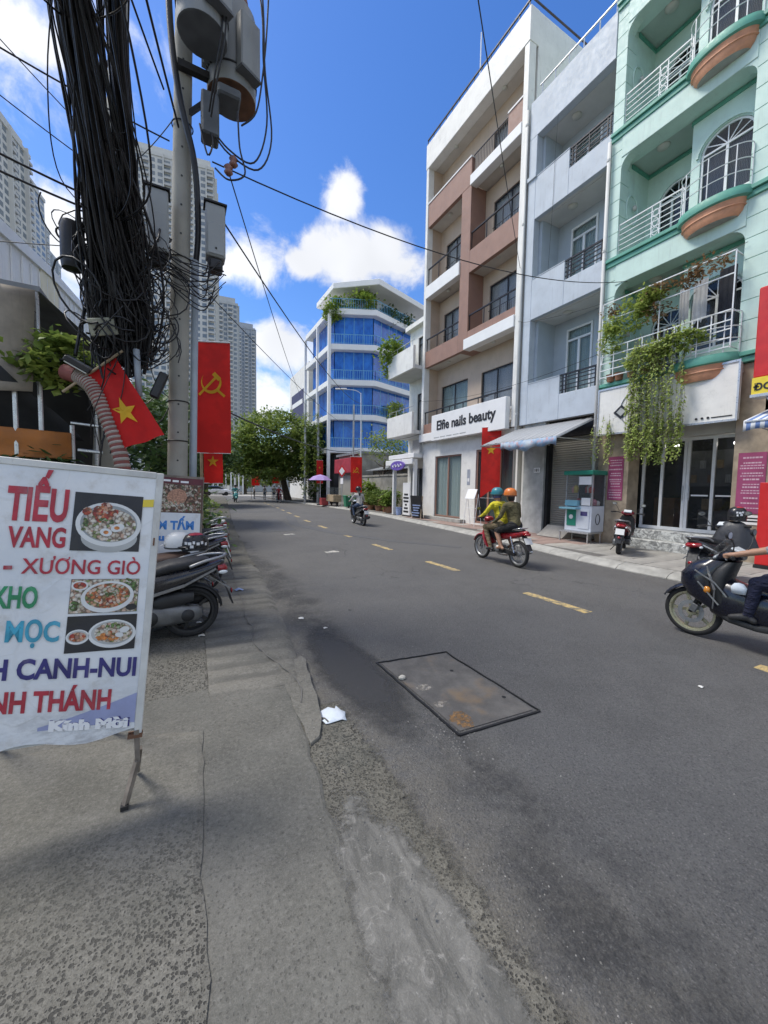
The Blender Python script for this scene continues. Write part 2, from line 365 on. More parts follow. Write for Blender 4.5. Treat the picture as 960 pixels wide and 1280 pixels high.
    conc('shoulder_gravel', (.118, .112, .092), (.198, .188, .158), .55, 75, (.05, .048, .043), .85, .95, .5, .5, .4)
    def feather(nm, fn):      # worn, broken rim: the top coat is missing where the mask runs out
        m = M[nm]; T = MT.__new__(MT); T.m = m; T.nt = m.node_tree; T.N = T.nt.nodes; T.L = T.nt.links; T.b = T.N['Principled BSDF']; T.tc = [n for n in T.N if n.type == 'TEX_COORD'][0]
        T.L.new(fn(T), T.b.inputs['Alpha'])
    feather('shoulder_gravel', lambda T: T.rng(T.math('ADD', T.sep()[0], T.math('MULTIPLY', T.noise(11, 8, .8), .34)), 1.28, 1.20))
    t = MT('cement_patch'); wv = t.warp(4, .35); n = t.noise(3.4, 6, .72, t.map((1.6, .7, 1)), 1.6); n2 = t.noise(9, 6, .75, wv, 1.2); f = t.noise(150, 4, .75); n3 = t.noise(22, 5, .75)
    c = t.mix(t.rng(n, .34, .66), (.10, .098, .088), (.195, .19, .172)); c = t.mix(t.math('MULTIPLY', t.rng(n2, .54, .68), .75), c, (.30, .29, .265)); c = t.mix(t.math('MULTIPLY', t.rng(n2, .45, .32), .75), c, (.098, .10, .098)); c = t.mix(t.math('MULTIPLY', t.rng(n3, .62, .7), .5), c, (.45, .44, .41)); c = t.mix(t.math('MULTIPLY', t.rng(f, .5, .78), .4), c, (.33, .325, .3)); c = t.mix(t.math('MULTIPLY', t.rng(f, .48, .25), .5), c, (.07, .07, .066))
    t.bump(t.math('ADD', n2, t.math('MULTIPLY', f, .4)), .6, .02); t.fin(c, .8)
    def ell_mask(T):
        P = T.sep(); u = T.math('MULTIPLY', T.math('ADD', P[0], -.765), 4.6); v = T.math('MULTIPLY', T.math('ADD', P[1], -.92), 1.08)
        r = T.math('SQRT', T.math('ADD', T.math('MULTIPLY', u, u), T.math('MULTIPLY', v, v))); return T.rng(T.math('ADD', r, T.math('MULTIPLY', T.noise(8, 8, .78), 1.1)), 1.62, 1.36)
    feather('cement_patch', ell_mask)
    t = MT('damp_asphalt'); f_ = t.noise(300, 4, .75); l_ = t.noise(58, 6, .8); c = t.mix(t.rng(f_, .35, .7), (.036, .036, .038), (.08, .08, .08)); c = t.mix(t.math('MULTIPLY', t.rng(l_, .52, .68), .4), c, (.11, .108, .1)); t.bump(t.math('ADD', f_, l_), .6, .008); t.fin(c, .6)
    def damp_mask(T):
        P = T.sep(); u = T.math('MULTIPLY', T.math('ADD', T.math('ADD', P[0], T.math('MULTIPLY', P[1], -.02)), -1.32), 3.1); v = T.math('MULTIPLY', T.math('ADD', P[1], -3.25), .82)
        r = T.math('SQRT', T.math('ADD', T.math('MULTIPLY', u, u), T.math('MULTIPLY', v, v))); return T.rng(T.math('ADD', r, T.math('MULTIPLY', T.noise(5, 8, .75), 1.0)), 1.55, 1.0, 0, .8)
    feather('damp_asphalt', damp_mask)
    pm('kerb_stone', (.33, .325, .30), .85, .2, 4, .35, 60)
    pm('slab_grey', (.30, .29, .265), .8, .22, 2.3, .25, 60); pm('slab_red', (.30, .215, .185), .8, .22, 2.3, .25, 60); pm('slab_pale', (.36, .34, .305), .8, .2, 2.3, .25, 60)
    pm('joint', (.13, .125, .115), .9, .2, 6, .3, 60)
    pm('earth', (.17, .16, .14), .95, .3, .5, .4, 8)
    t = MT('road_yellow'); n = t.noise(14, 5, .7); w = t.rng(n, .40, .62); t.fin(t.mix(w, (.56, .41, .17), (.17, .155, .12)), .75); t.bump(t.noise(120, 3), .3, .006)
    t = MT('road_white'); n = t.noise(9, 5, .7); w = t.rng(n, .42, .66); t.fin(t.mix(w, (.5, .48, .42), (.16, .16, .155)), .75); t.bump(t.noise(120, 3), .3, .006)
    t = MT('rust_plate'); n = t.noise(5, 6, .7); n2 = t.noise(2.2, 4, .6); f = t.noise(150, 4, .7)
    c = t.mix(t.rng(n, .35, .7), (.085, .08, .074), (.14, .132, .12)); c = t.mix(t.math('MULTIPLY', t.rng(n2, .52, .72), .7), c, (.22, .14, .065)); c = t.mix(t.math('MULTIPLY', t.rng(f, .5, .75), .4), c, (.22, .215, .2))
    t.bump(t.math('ADD', f, n), .5, .01); t.fin(c, .75)
    pm('dark_steel', (.03, .03, .032), .55, .3, 6, .2, 50, .5)
ground_mats()

# ================================================================== GROUND
def lerp_tab(tab, y):
    if y <= tab[0][0]: return tab[0][1]
    for (a, b), (c, d) in zip(tab, tab[1:]):
        if y <= c: return b+(d-b)*(y-a)/(c-a)
    return tab[-1][1]
LK = [(-12, .95), (.6, .95), (1.4, .90), (2.6, .88), (4.4, 1.12), (7.4, 1.38), (11.7, 1.56), (20, 2.2), (37, 3.8), (56, 5.6), (64, 6.2)]
RK = [(-12, 8.45), (5.5, 8.45), (8.6, 9.1), (13, 9.75), (20, 10.6), (26, 11.0), (33, 10.9), (40, 10.4), (52, 10.2), (64, 10.2)]
lk = lambda y: lerp_tab(LK, y)
rk = lambda y: lerp_tab(RK, y)
g = MB(); g.add([(-900, -300, -.06), (900, -300, -.06), (900, 1500, -.06), (-900, 1500, -.06)], [(0, 1, 2, 3)])
tag(g.build('ground', 'earth'), kind='structure')

rd = MB(); ys = [-12+i*.5 for i in range(153)]; NX = 14
for y in ys:
    a, b = lk(y)-.35, rk(y)+.15
    for i in range(NX+1):
        t = i/NX; x = a+(b-a)*t
        rd.v.append((x, y, .03*math.sin(math.pi*t)+.006*noise.noise((x*.7, y*.5, 0))))
for j in range(len(ys)-1):
    for i in range(NX): rd.f.append((j*(NX+1)+i, j*(NX+1)+i+1, (j+1)*(NX+1)+i+1, (j+1)*(NX+1)+i)); rd.mi.append(0)
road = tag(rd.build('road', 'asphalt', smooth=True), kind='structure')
def roadz(x, y):
    a, b = lk(y)-.35, rk(y)+.15; t = min(1, max(0, (x-a)/(b-a))); return .03*math.sin(math.pi*t)+.006*noise.noise((x*.7, y*.5, 0))
# cross street at the end of the road
g = MB(); g.add([(-120, 63.5, -.004), (160, 63.5, -.004), (160, 74, -.004), (-120, 74, -.004)], [(0, 1, 2, 3)]); tag(g.build('cross_street', 'slab_pale'), kind='structure')
def flat(name, poly, z, mat, parent=road, jit=0, th=.004, seed=1):
    """thin irregular sheet following the road surface"""
    rr = random.Random(seed); pts = []
    for i, p in enumerate(poly):
        q = poly[(i+1) % len(poly)]; n = max(1, int(math.dist(p, q)/.09)) if jit else max(1, int(math.dist(p, q)/.5))
        for k in range(n):
            t = k/n; pts.append((p[0]+(q[0]-p[0])*t+rr.uniform(-jit, jit), p[1]+(q[1]-p[1])*t+rr.uniform(-jit, jit)))
    b = MB(); n = len(pts)
    b.add([(x, y, roadz(x, y)+z+th) for x, y in pts]+[(x, y, roadz(x, y)+z-.01) for x, y in pts], [tuple(range(n))]+[(i, n+i, n+(i+1) % n, (i+1) % n) for i in range(n)])
    return b.build(name, mat, parent)
cx = [(0, 4.93), (12, 5.05), (18, 5.4), (30, 6.6), (60, 9)]
for k in range(14):
    y = .95+2.87*k; h = .55 if k < 10 else .5; x = lerp_tab(cx, y); x2 = lerp_tab(cx, y+h); w = .075
    flat('lane_marking', [(x-w, y-h), (x+w, y-h), (x2+w, y+h), (x2-w, y+h)], .0, 'road_yellow', jit=.008, seed=k)
for i, (x, y) in enumerate([(3.3, 9.2), (3.2, 13.2)]): flat('lane_marking', [(x, y), (x+.35, y+.05), (x+.3, y+.28), (x-.04, y+.25)], .0, 'road_white', jit=.03, seed=40+i)
flat('asphalt_repair', [(2.6, 14.3), (3.9, 14.4), (4.3, 19.5), (2.9, 19.4)], .0, 'asphalt_patch', jit=.03, seed=3)
flat('asphalt_repair', [(2.4, 25), (6.6, 25), (7.0, 33), (2.9, 33.5)], .0, 'asphalt_patch', jit=.05, seed=4)
flat('asphalt_repair', [(4.2, 16.5), (4.8, 13), (5.8, 10.4), (7.0, 8.6), (7.25, 8.75), (6.0, 10.8), (5.05, 13.3), (4.7, 17), (5.6, 21), (5.2, 21.4)], .001, 'asphalt_patch', jit=.02, seed=5)

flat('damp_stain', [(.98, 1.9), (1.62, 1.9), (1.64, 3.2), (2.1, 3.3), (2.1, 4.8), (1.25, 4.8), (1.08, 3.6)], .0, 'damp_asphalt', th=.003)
# left pavement: separate pours of concrete with broken edges
lp = empty('pavement', (0, 0, 0), kind='structure')
def pour(name, poly, z, mat, th=.05, jit=.012, seed=1, step=.1, parent=lp, dome=0):
    rr = random.Random(seed); pts = []
    for i, p in enumerate(poly):
        q = poly[(i+1) % len(poly)]; n = max(1, int(math.dist(p, q)/step))
        for k in range(n):
            t = k/n; x, y = p[0]+(q[0]-p[0])*t, p[1]+(q[1]-p[1])*t
            pts.append((x+jit*2*noise.noise((x*5, y*5, seed))+rr.uniform(-jit, jit)*.6, y+jit*2*noise.noise((x*5, y*5, seed+9))+rr.uniform(-jit, jit)*.6))
    b = MB(); n = len(pts); cxm = sum(p[0] for p in pts)/n; cym = sum(p[1] for p in pts)/n
    rim = [(x+(cxm-x)*.012, y+(cym-y)*.012) for x, y in pts]
    b.add([(x, y, z) for x, y in rim]+[(x, y, z-.008) for x, y in pts]+[(x, y, z-th) for x, y in pts],
          [tuple(range(n))]+[(i, n+i, n+(i+1) % n, (i+1) % n) for i in range(n)]+[(n+i, 2*n+i, 2*n+(i+1) % n, n+(i+1) % n) for i in range(n)])
    return b.build(name, mat, parent)
pour('pebbled_slab', [(-5, -3), (.03, -3), (.05, 1.1), (.08, 2.0), (.13, 2.75), (-.6, 2.95), (-5, 3.1)], .062, 'concrete_pebbled', seed=2)
pour('smooth_strip', [(.0, -3), (.62, -3), (.60, 1.0), (.66, 1.8), (.74, 2.6), (.80, 3.3), (.1, 3.4), (-5, 3.4), (-5, 2.9), (-.6, 2.8), (.0, 2.6)], .047, 'concrete_smooth', jit=.012, seed=3)
gs = MB(); nyg, nxg = 120, 10
for j in range(nyg+1):
    y = -3+j*5.75/nyg; xl, xr = .54, 1.2-.02*max(0, y)
    for i in range(nxg+1):
        t = i/nxg; x = xl+(xr-xl)*t; z = .0425*(1-t)+(roadz(x, y)+.005)*t+.004*noise.noise((x*9, y*9, 2))
        gs.v.append((x, y, z))
for j in range(nyg):
    for i in range(nxg): q = j*(nxg+1)+i; gs.f.append((q, q+1, q+nxg+2, q+nxg+1)); gs.mi.append(0)
gs.build('gravel_shoulder', 'shoulder_gravel', lp, smooth=True)
cm = MB()
for j in range(61):
    y = -.1+j*2.2/60
    for i in range(13):
        x = .50+i*.54/12; t = (x-.54)/(.66); cm.v.append((x, y, .0425*(1-max(0, t))+(roadz(x, y)+.005)*max(0, t)+.0085+.003*noise.noise((x*6, y*6, 5))))
for j in range(60):
    for i in range(12): q = j*13+i; cm.f.append((q, q+1, q+14, q+13)); cm.mi.append(0)
cm.build('cement_patch', 'cement_patch', lp, smooth=True)
pour('parking_slab', [(-5, 3.25), (.2, 3.1), (.22, 4.0), (.30, 6), (.42, 9), (.9, 16), (1.6, 26), (4.4, 58), (-5, 58)], .05, 'concrete_rough', seed=6, step=.3)
pour('edge_strip', [(.73, 2.30), (.80, 2.36), (.88, 2.56), (.94, 2.85), (1.0, 3.2), (1.04, 3.6), (.8, 3.5), (.74, 3.0)], .0495, 'concrete_ramp', jit=.012, seed=12, th=.03)
# ribbed ramp beside the parked scooters: ridges in the mesh, trough shade in the colour
rb_ = MB(); nyr, nxr = 190, 12
for j in range(nyr+1):
    y = 3.12+j*(8.3-3.12)/nyr
    xl = .18+.03*(y-3.1); xr = lk(y)-.02+.03*noise.noise((y*3, 1, 0))
    for i in range(nxr+1):
        t = i/nxr; x = xl+(xr-xl)*t
        crack = -.010*max(0, 1-abs(x-(.62+.11*(y-3.1)+.06*noise.noise((y*2.3, 3, 0))))/.022)
        rid = .010*math.sin((y+.10*x+.05*noise.noise((x*2, y, 4)))*2*math.pi/.27)*(1 if y < 7.6 else .3)*(.5+.5*abs(noise.noise((x*1.5, y*.9, 8)))*2)
        zz = .055+rid+crack - (.05 if i == nxr else 0)
        rb_.v.append((x, y, zz))
for j in range(nyr):
    for i in range(nxr): a = j*(nxr+1)+i; rb_.f.append((a, a+1, a+nxr+2, a+nxr+1)); rb_.mi.append(0)
rb_.build('ribbed_ramp', 'concrete_ribbed', lp, smooth=True)
crk = MB(); pth = spline([(.86, 7.6, .064), (.80, 6.6, .064), (.76, 5.6, .064), (.70, 4.9, .064), (.73, 4.5, .064), (.66, 4.15, .064), (.72, 3.75, .064), (.82, 3.35, .062), (.86, 3.05, .056), (.80, 2.8, .052)], 8)
for p, q in zip(pth, pth[1:]): j = Vector((.012*noise.noise((p.y*9, 0, 0)), 0, 0)); crk.bar(p+j, q+Vector((.012*noise.noise((q.y*9, 0, 0)), 0, 0)), .008+.008*abs(noise.noise((p.y*5, 4, 0))), .006)
crk.build('crack', 'joint', lp)
pour('far_strip', [(.42, 8.35), (1.36, 8.25), (1.56, 11.7), (2.2, 20), (3.8, 37), (5.5, 56), (4.4, 58), (1.6, 26), (.9, 16)], .05, 'concrete_gravel', seed=7, step=.35, jit=.03)

# grit and litter in the gutter
gr = MB(); rr = random.Random(11)
for k_ in range(170):        # denser grit and crumbs round the corner of the cover
    x, y = 1.62+rr.gauss(0, .09), 2.0+rr.gauss(0, .16); s = rr.uniform(.002, .008); z = roadz(x, y)+.003; a = rr.uniform(0, 6.3)
    gr.cur = rr.choice((0, 0, 1, 1, 2)); gr.add([(x+s*math.cos(a+q*1.57), y+s*math.sin(a+q*1.57), z-.002) for q in range(4)]+[(x, y, z+s*.6)], [(0, 1, 4), (1, 2, 4), (2, 3, 4), (3, 0, 4)])
for i in range(5200):
    y = rr.uniform(.5, 9)**1.0; k = rr.random()
    x = lk(y)+.02+rr.gauss(.12, .16) if k < .8 else rr.uniform(.9, 3.2)
    s = rr.uniform(.0015, .005)*(1.5 if rr.random() < .06 else 1); z = roadz(x, y)+s*.4
    if x < lk(y)-.05: z = .054
    a = rr.uniform(0, 6.3); vs = [(x+s*math.cos(a+q*1.57)*rr.uniform(.7, 1.3), y+s*math.sin(a+q*1.57)*rr.uniform(.7, 1.3), z-s*.4) for q in range(4)]+[(x, y, z+s*.6)]
    gr.cur = rr.choice((0, 0, 1, 1, 2)); gr.add(vs, [(0, 1, 4), (1, 2, 4), (2, 3, 4), (3, 0, 4)])
pm('grit_a', (.2, .19, .17), .9); pm('grit_b', (.09, .09, .09), .9); pm('grit_c', (.30, .285, .26), .9)
tag(gr.build('gutter_grit', ['grit_a', 'grit_b', 'grit_c']), 'loose grit and small stones along the gutter', 'grit', kind='stuff')

# utility cover sunk in the road
uc = empty('utility_cover', (1.95, 2.55, 0), 'rusty rectangular cover slab with dark steel frame set in the road', 'utility cover')
q = [(1.655, 3.21), (2.40, 3.10), (2.40, 1.93), (1.67, 1.985)]
b = MB(); inn = [(1.69, 3.17), (2.365, 3.07), (2.365, 1.97), (1.705, 2.02)]
b.add([(x, y, roadz(x, y)+.006) for x, y in inn]+[(x, y, -.02) for x, y in inn], [(3, 2, 1, 0)]+[(i, (i+1) % 4, 4+(i+1) % 4, 4+i) for i in range(4)]); b.build('cover_slab', 'rust_plate', uc)
for i in range(4):
    p, r_ = q[i], q[(i+1) % 4]; b = MB(); path = []
    for k in range(13):
        t = k/12; x, y = p[0]+(r_[0]-p[0])*t, p[1]+(r_[1]-p[1])*t; j = .006 if i in (0, 1) else .003
        path.append((x+j*noise.noise((x*14, y*14, 1))*2, y+j*noise.noise((x*14, y*14, 5))*2, roadz(x, y)+.004))
    for a, c in zip(path, path[1:]): b.bar(a, c, .010 if i in (0, 1) else .016, .014)
    b.build('frame_bar', 'dark_steel', uc)
for x, y in ((2.2, 2.75), (2.3, 2.2)): MB().lathe([(0, .009), (.016, .009), (.016, .0)], 10, (x, y, roadz(x, y))).build('lifting_hole', 'dark_steel', uc)
pm('rust_stain', (.27, .15, .06), .85, .3, 12, .4, 60); pm('mud_stain', (.30, .275, .235), .9, .3, 14, .4, 60)
for nm in ('rust_stain', 'mud_stain'):
    m_ = M[nm]; T = MT.__new__(MT); T.m = m_; T.nt = m_.node_tree; T.N = T.nt.nodes; T.L = T.nt.links; T.b = T.N['Principled BSDF']; T.tc = [n for n in T.N if n.type == 'TEX_COORD'][0]; T.L.new(T.rng(T.noise(38, 8, .8), .42, .56, 0, .85), T.b.inputs['Alpha'])
def blotch(nm, x, y, rx, ry, mat, seed, par, dz=.0075):
    b = MB(); n = 30; pts = [(x+rx*(1+.45*noise.noise((math.cos(a)*2, math.sin(a)*2, seed)))*math.cos(a), y+ry*(1+.45*noise.noise((math.cos(a)*2, math.sin(a)*2, seed+5)))*math.sin(a)) for a in [2*math.pi*i/n for i in range(n)]]
    b.add([(px, py, roadz(px, py)+dz) for px, py in pts], [tuple(range(n))]); b.build(nm, mat, par)
blotch('rust_stain', 1.80, 2.12, .08, .10, 'rust_stain', 1, uc)
for i, (x, y, s) in enumerate(((1.80, 2.62, .07), (1.78, 2.35, .06))): blotch('mud_stain', x, y, s, s*.7, 'mud_stain', 10+i, uc)
pm('mask_white', (.62, .68, .74), .8, .06, 20, .2, 120)
def litter(x, y, s, mat, label, name, seed, n=9, z0=None):
    rr = random.Random(seed); b = MB(); z = roadz(x, y)+.004 if z0 is None else z0; rows = 5
    for j in range(rows):
        for i in range(rows):
            u, v = i/(rows-1)-.5, j/(rows-1)-.5; k = 1-.35*abs(v)*2*(abs(u) > .3)
            b.v.append((x+s*u*1.25*k+rr.uniform(-1, 1)*s*.05, y+s*v+rr.uniform(-1, 1)*s*.05, z+s*(.10*(1-abs(u)*2)+.16*rr.random())))
    for j in range(rows-1):
        for i in range(rows-1): a = j*rows+i; b.f.append((a, a+1, a+rows+1, a+rows)); b.mi.append(0)
    o = b.build(name, mat, smooth=True); sm = o.modifiers.new('thick', 'SOLIDIFY'); sm.thickness = .002
    return tag(o, label, 'litter')
litter(.965, 2.57, .175, 'mask_white', 'discarded pale blue white face mask lying in the gutter', 'face_mask', 1)
pm('paper', (.7, .69, .64), .9, .08, 9); pm('wrap_blue', (.3, .38, .6), .5, .3, 20); pm('stone_pale', (.5, .47, .4), .9)
litter(.80, 6.3, .12, 'wrap_blue', 'crumpled blue and white wrapper on the ribbed ramp', 'wrapper', 4, z0=.06)
litter(.19, 4.55, .06, 'paper', 'small white paper scrap by the rear scooter wheel', 'paper_scrap', 5, z0=.055)
litter(.18, 5.0, .05, 'paper', 'thin pale scrap on the ramp behind the scooter wheel', 'paper_scrap', 6, z0=.055)
litter(1.35, 4.75, .06, 'paper', 'white torn scrap on dark asphalt left of the lane', 'paper_scrap', 7)
litter(3.95, 1.55, .035, 'paper', 'tiny white scrap on the asphalt near the dark blue scooter', 'paper_scrap', 8)
litter(1.52, 4.3, .04, 'paper', 'small pale scrap lying in the asphalt repair', 'paper_scrap', 9)
o = MB().ball((1.715, 2.83, .03), .035, .028, .02, 7, 5).build('loose_stone', 'stone_pale'); tag(o, 'small pale loose stone on the edge of the rusty cover', 'stone')

# right pavement: kerb and slabs
rp = empty('footway', (9, 8, 0), kind='structure')
b = MB(); yy = [-6+i*.5 for i in range(140)]
for y in yy:
    k = rk(y); b.v += [(k+.33, y, .115), (14.5, y, .115), (14.5, y, -.05), (k+.33, y, -.05)]
for j in range(len(yy)-1):
    b.f += [(j*4+a, j*4+(a+1) % 4, (j+1)*4+(a+1) % 4, (j+1)*4+a) for a in range(4)]; b.mi += [0]*4
b.build('footway_bed', 'joint', rp)
y = -5.0; i = 0
while y < 45:
    l = 1.0; b = MB(); k0, k1 = rk(y), rk(y+l-.012)
    sec = lambda k, yy: [(k+.40, yy, .125), (k+.26, yy, .12), (k+.1, yy, .085), (k, yy, .02), (k, yy, -.04), (k+.40, yy, -.04)]
    b.loft([sec(k0, y), sec(k1, y+l-.012)]); b.build('kerb_stone', 'kerb_stone', rp); y += l; i += 1
slabme = {}
rr = random.Random(5)
for j in range(62):
    for i in range(6):
        y = 1.2+j*.5; x = 8.9+i*.5
        if x < rk(y)+.42 or x+.5 > 11.95 and y < 21: continue
        key = 'slab_grey' if y < 7.0 else ('slab_red' if y < 18 and rr.random() < .85 else 'slab_pale'); v = rr.randrange(3); kk = (key, v)
        if kk not in slabme:
            o = MB().box(.006, .494, .006, .494, -.03, .002*v).build('paving_slab', key, None, bevel=.004); o.parent = rp; slabme[kk] = o
        else: o = slabme[kk].copy(); C.objects.link(o)
        o.location = (x-9, y-8, .129+rr.uniform(-.001, .003)); o.rotation_euler = (rr.uniform(-.006, .006), rr.uniform(-.006, .006), 0)

# ================================================================== BUILDINGS: materials and shared builders
pm('mint', (.53, .69, .62), .6, .06, 2, .06, 90, streak=.6, scol=(.30, .38, .34)); pm('mint_green', (.10, .33, .25), .5, .1, 3, .05)
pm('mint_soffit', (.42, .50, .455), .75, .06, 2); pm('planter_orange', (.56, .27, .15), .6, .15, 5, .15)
pm('planter_under', (.36, .37, .34), .8, .15, 4); pm('white_paint', (.76, .75, .71), .55, .05, 2, .06, 60, streak=.65, scol=(.33, .32, .28))
pm('white_clean', (.78, .78, .77), .5, .03, 2, .04); pm('white_metal', (.74, .75, .75), .35, .05, 6, .03)
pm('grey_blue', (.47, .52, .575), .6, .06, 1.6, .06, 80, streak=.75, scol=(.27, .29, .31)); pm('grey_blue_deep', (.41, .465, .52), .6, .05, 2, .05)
pm('soffit_grey', (.58, .58, .56), .75, .06, 2); pm('brown', (.285, .165, .125), .6, .08, 2, .06, 70, streak=.45); pm('beige', (.50, .395, .305), .65, .06, 2, .05, streak=.35)
pm('soffit_warm', (.56, .53, .48), .75, .06, 2); pm('dark_metal', (.035, .036, .04), .4, .15, 8, .05, 60, .5)
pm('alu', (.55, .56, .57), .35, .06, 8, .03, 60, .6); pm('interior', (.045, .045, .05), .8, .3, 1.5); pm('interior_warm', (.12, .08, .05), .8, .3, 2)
def curtain(name, a, b, sc):
    t = MT(name); w = t.wave(sc, t.map((0, 1, 0)), 1.5, 'Y'); t.fin(t.mix(w, a, b), .9); t.bump(w, .6, .04)
curtain('curtain_pale', (.34, .37, .40), (.60, .63, .66), 9); curtain('curtain_green', (.26, .38, .37), (.48, .60, .58), 7); curtain('curtain_blue', (.22, .25, .33), (.48, .52, .6), 10)
glass('glass_dark', (.018, .022, .026), .04); glass('glass_clear', (.16, .19, .2), .03, .16); glass('glass_smoke', (.02, .024, .028), .03, .33)
pm('stone_tan', (.36, .29, .21), .55, .25, 3.5, .1, 40); pm('granite', (.36, .36, .36), .45, .28, 11, .05, 60); pm('tile_grey', (.40, .41, .40), .5, .2, 2.5, .05, streak=.4)
t = MT('marble_step'); n = t.noise(6, 5, .7, dist=1.6); t.fin(t.mix(t.rng(n, .4, .62), (.22, .225, .22), (.62, .63, .6)), .35)
pm('shutter', (.33, .32, .285), .5, .1, 2, .05, 60, streak=.4); pm('black_gloss', (.015, .015, .017), .3, .2, 9)
pm('pink_paper', (.30, .055, .14), .6, .12, 4); pm('text_white', (.8, .8, .8), .6, .03); pm('text_pink', (.58, .40, .48), .6, .1, 9); pm('text_black', (.02, .02, .022), .5, .1)
pm('red_panel', (.55, .02, .02), .45, .08, 3); pm('yellow_panel', (.75, .58, .05), .45, .06, 3)
t = MT('lamp_on'); t.fin((1, 1, 1), .3, Emission_Color=(1, .97, .9), Emission_Strength=9)
pm('lamp_off', (.5, .5, .46), .4, .05)

pm('inner_wood', (.22, .12, .06), .6, .2, 5); pm('inner_grey', (.16, .165, .17), .7, .2, 3); pm('snackish', (.34, .25, .14), .7, .2, 6)
def wall_x(b, x0, x1, y0, y1, z0, z1, holes=()):
    """wall slab facing -x with rectangular openings, built from boxes"""
    ysn = sorted({y0, y1, *[h[0] for h in holes], *[h[1] for h in holes]}); ysn = [y for y in ysn if y0 <= y <= y1]
    for a, c in zip(ysn, ysn[1:]):
        m = (a+c)/2; cut = sorted([(h[2], h[3]) for h in holes if h[0] < m < h[1]]); z = z0
        for p, q in cut:
            if p > z: b.box(x0, x1, a, c, z, p)
            z = max(z, q)
        if z < z1: b.box(x0, x1, a, c, z, z1)
    return b
def window(parent, x, y0, y1, z0, z1, cols=2, transom=0, fm='white_metal', gm='glass_clear', back='curtain_pale', fw=.05, name='window', gap=.12):
    """framed opening in a wall facing -x: frame > panes, curtain behind"""
    b = MB(); d = .07; e = .004
    b.box(x, x+d, y0+e, y0+fw, z0+e, z1-e).box(x, x+d, y1-fw, y1-e, z0+e, z1-e).box(x, x+d, y0+fw, y1-fw, z0+e, z0+fw).box(x, x+d, y0+fw, y1-fw, z1-fw, z1-e)
    zt = z1-transom if transom else z1-fw
    if transom: b.box(x+.004, x+d-.004, y0+fw, y1-fw, zt-fw/2, zt+fw/2)
    w = (y1-y0-2*fw)/cols
    for i in range(1, cols): b.box(x+.006, x+d-.006, y0+fw+i*w-fw*.6, y0+fw+i*w+fw*.6, z0+fw, zt-fw/2)
    f = sub(b.build(name, fm, parent, bevel=.004), parent)
    for i in range(cols): MB().box(x+.03, x+.036, y0+fw+i*w, y0+fw+(i+1)*w, z0+fw, zt).build('pane', gm, f)
    if transom: MB().box(x+.03, x+.036, y0+fw, y1-fw, zt, z1-fw).build('pane', gm, f)
    if back:
        c = MB(); n = max(8, int((y1-y0)/.07)); ysx = [y0+(y1-y0)*i/n for i in range(n+1)]
        for i, yy in enumerate(ysx): xx = x+gap+.025*math.sin(i*2.1)+.012*math.sin(i*.7); c.v += [(xx, yy, z0), (xx, yy, z1)]
        for i in range(n): c.f.append((2*i, 2*i+2, 2*i+3, 2*i+1)); c.mi.append(0)
        c.build('curtain', back, f, smooth=True)
    return f
def railing(parent, x, y0, y1, z0, z1, mat='dark_metal', nb=12, bars='v', post=.025, rail=.035, name='railing', bw=.014):
    b = MB(); b.box(x-rail/2, x+rail/2, y0, y1, z1-rail, z1)
    if bars == 'v':
        b.box(x-.012, x+.012, y0, y1, z0+.04, z0+.065)
        for i in range(nb+1): yy = y0+(y1-y0)*i/nb; b.box(x-bw/2, x+bw/2, yy-bw/2, yy+bw/2, z0, z1-rail)
    else:
        for i in range(nb): zz = z0+(z1-z0-.05)*i/nb+.03; b.box(x-bw/2, x+bw/2, y0, y1, zz-bw/2, zz+bw/2)
        k = max(1, int((y1-y0)/1.1))
        for i in range(k+1): yy = y0+(y1-y0)*i/k; b.box(x-post/2, x+post/2, yy-post/2, yy+post/2, z0, z1-rail)
    return b.build(name, mat, parent)
def lamp_disc(parent, x, y, z, r=.16):
    return MB().lathe([(0, -.09), (r*.6, -.085), (r, -.03), (r, 0)], 16, (x, y, z)).build('ceiling_lamp', 'lamp_off', parent, smooth=True, auto=40)

# ------------------------------------------------------------------ mint house
mh = empty('mint_house', (12, 5.7, .12), 'mint green town house with rounded planters, arched windows and hanging vines', 'building')
X0, PL, PR, BAY = 11.5, 7.28, 4.28, 5.72
FL = [4.95, 8.62, 12.22, 15.85]
def pillar(y0, y1, z0, z1, mat, x0=X0, x1=X0+.45):
    b = MB(); z = z0
    while z < z1-.01:
        h = min(.46, z1-z); b.box(x0, x1, y0, y1, z, z+h-.014); z += h
    o = b.build('pillar', mat, mh, bevel=.004)
    MB().box(x0+.012, x1-.012, y0+.012, y1-.012, z0, z1-.02).build('pillar_joint', 'mint_green', mh); return o
pillar(PL, 7.585, 4.75, 17.5, 'mint'); pillar(3.72, PR, 4.75, 17.5, 'mint')
def arch_pts(y0, y1, zs, n=14, k=1.0):
    c, r = (y0+y1)/2, (y1-y0)/2; return [(c-r*math.cos(math.pi*i/n), zs+r*k*math.sin(math.pi*i/n)) for i in range(n+1)]
def arch_wall(b, x0, x1, y0, y1, z0, z1, ay0, ay1, az0, azs, k=1.0):
    b.box(x0, x1, y0, ay0, z0, z1).box(x0, x1, ay1, y1, z0, z1)
    if az0 > z0: b.box(x0, x1, ay0, ay1, z0, az0)
    A = arch_pts(ay0, ay1, azs, 14, k)
    for (p, q) in zip(A, A[1:]): b.prismx([p, q, (q[0], z1), (p[0], z1)], x0, x1)
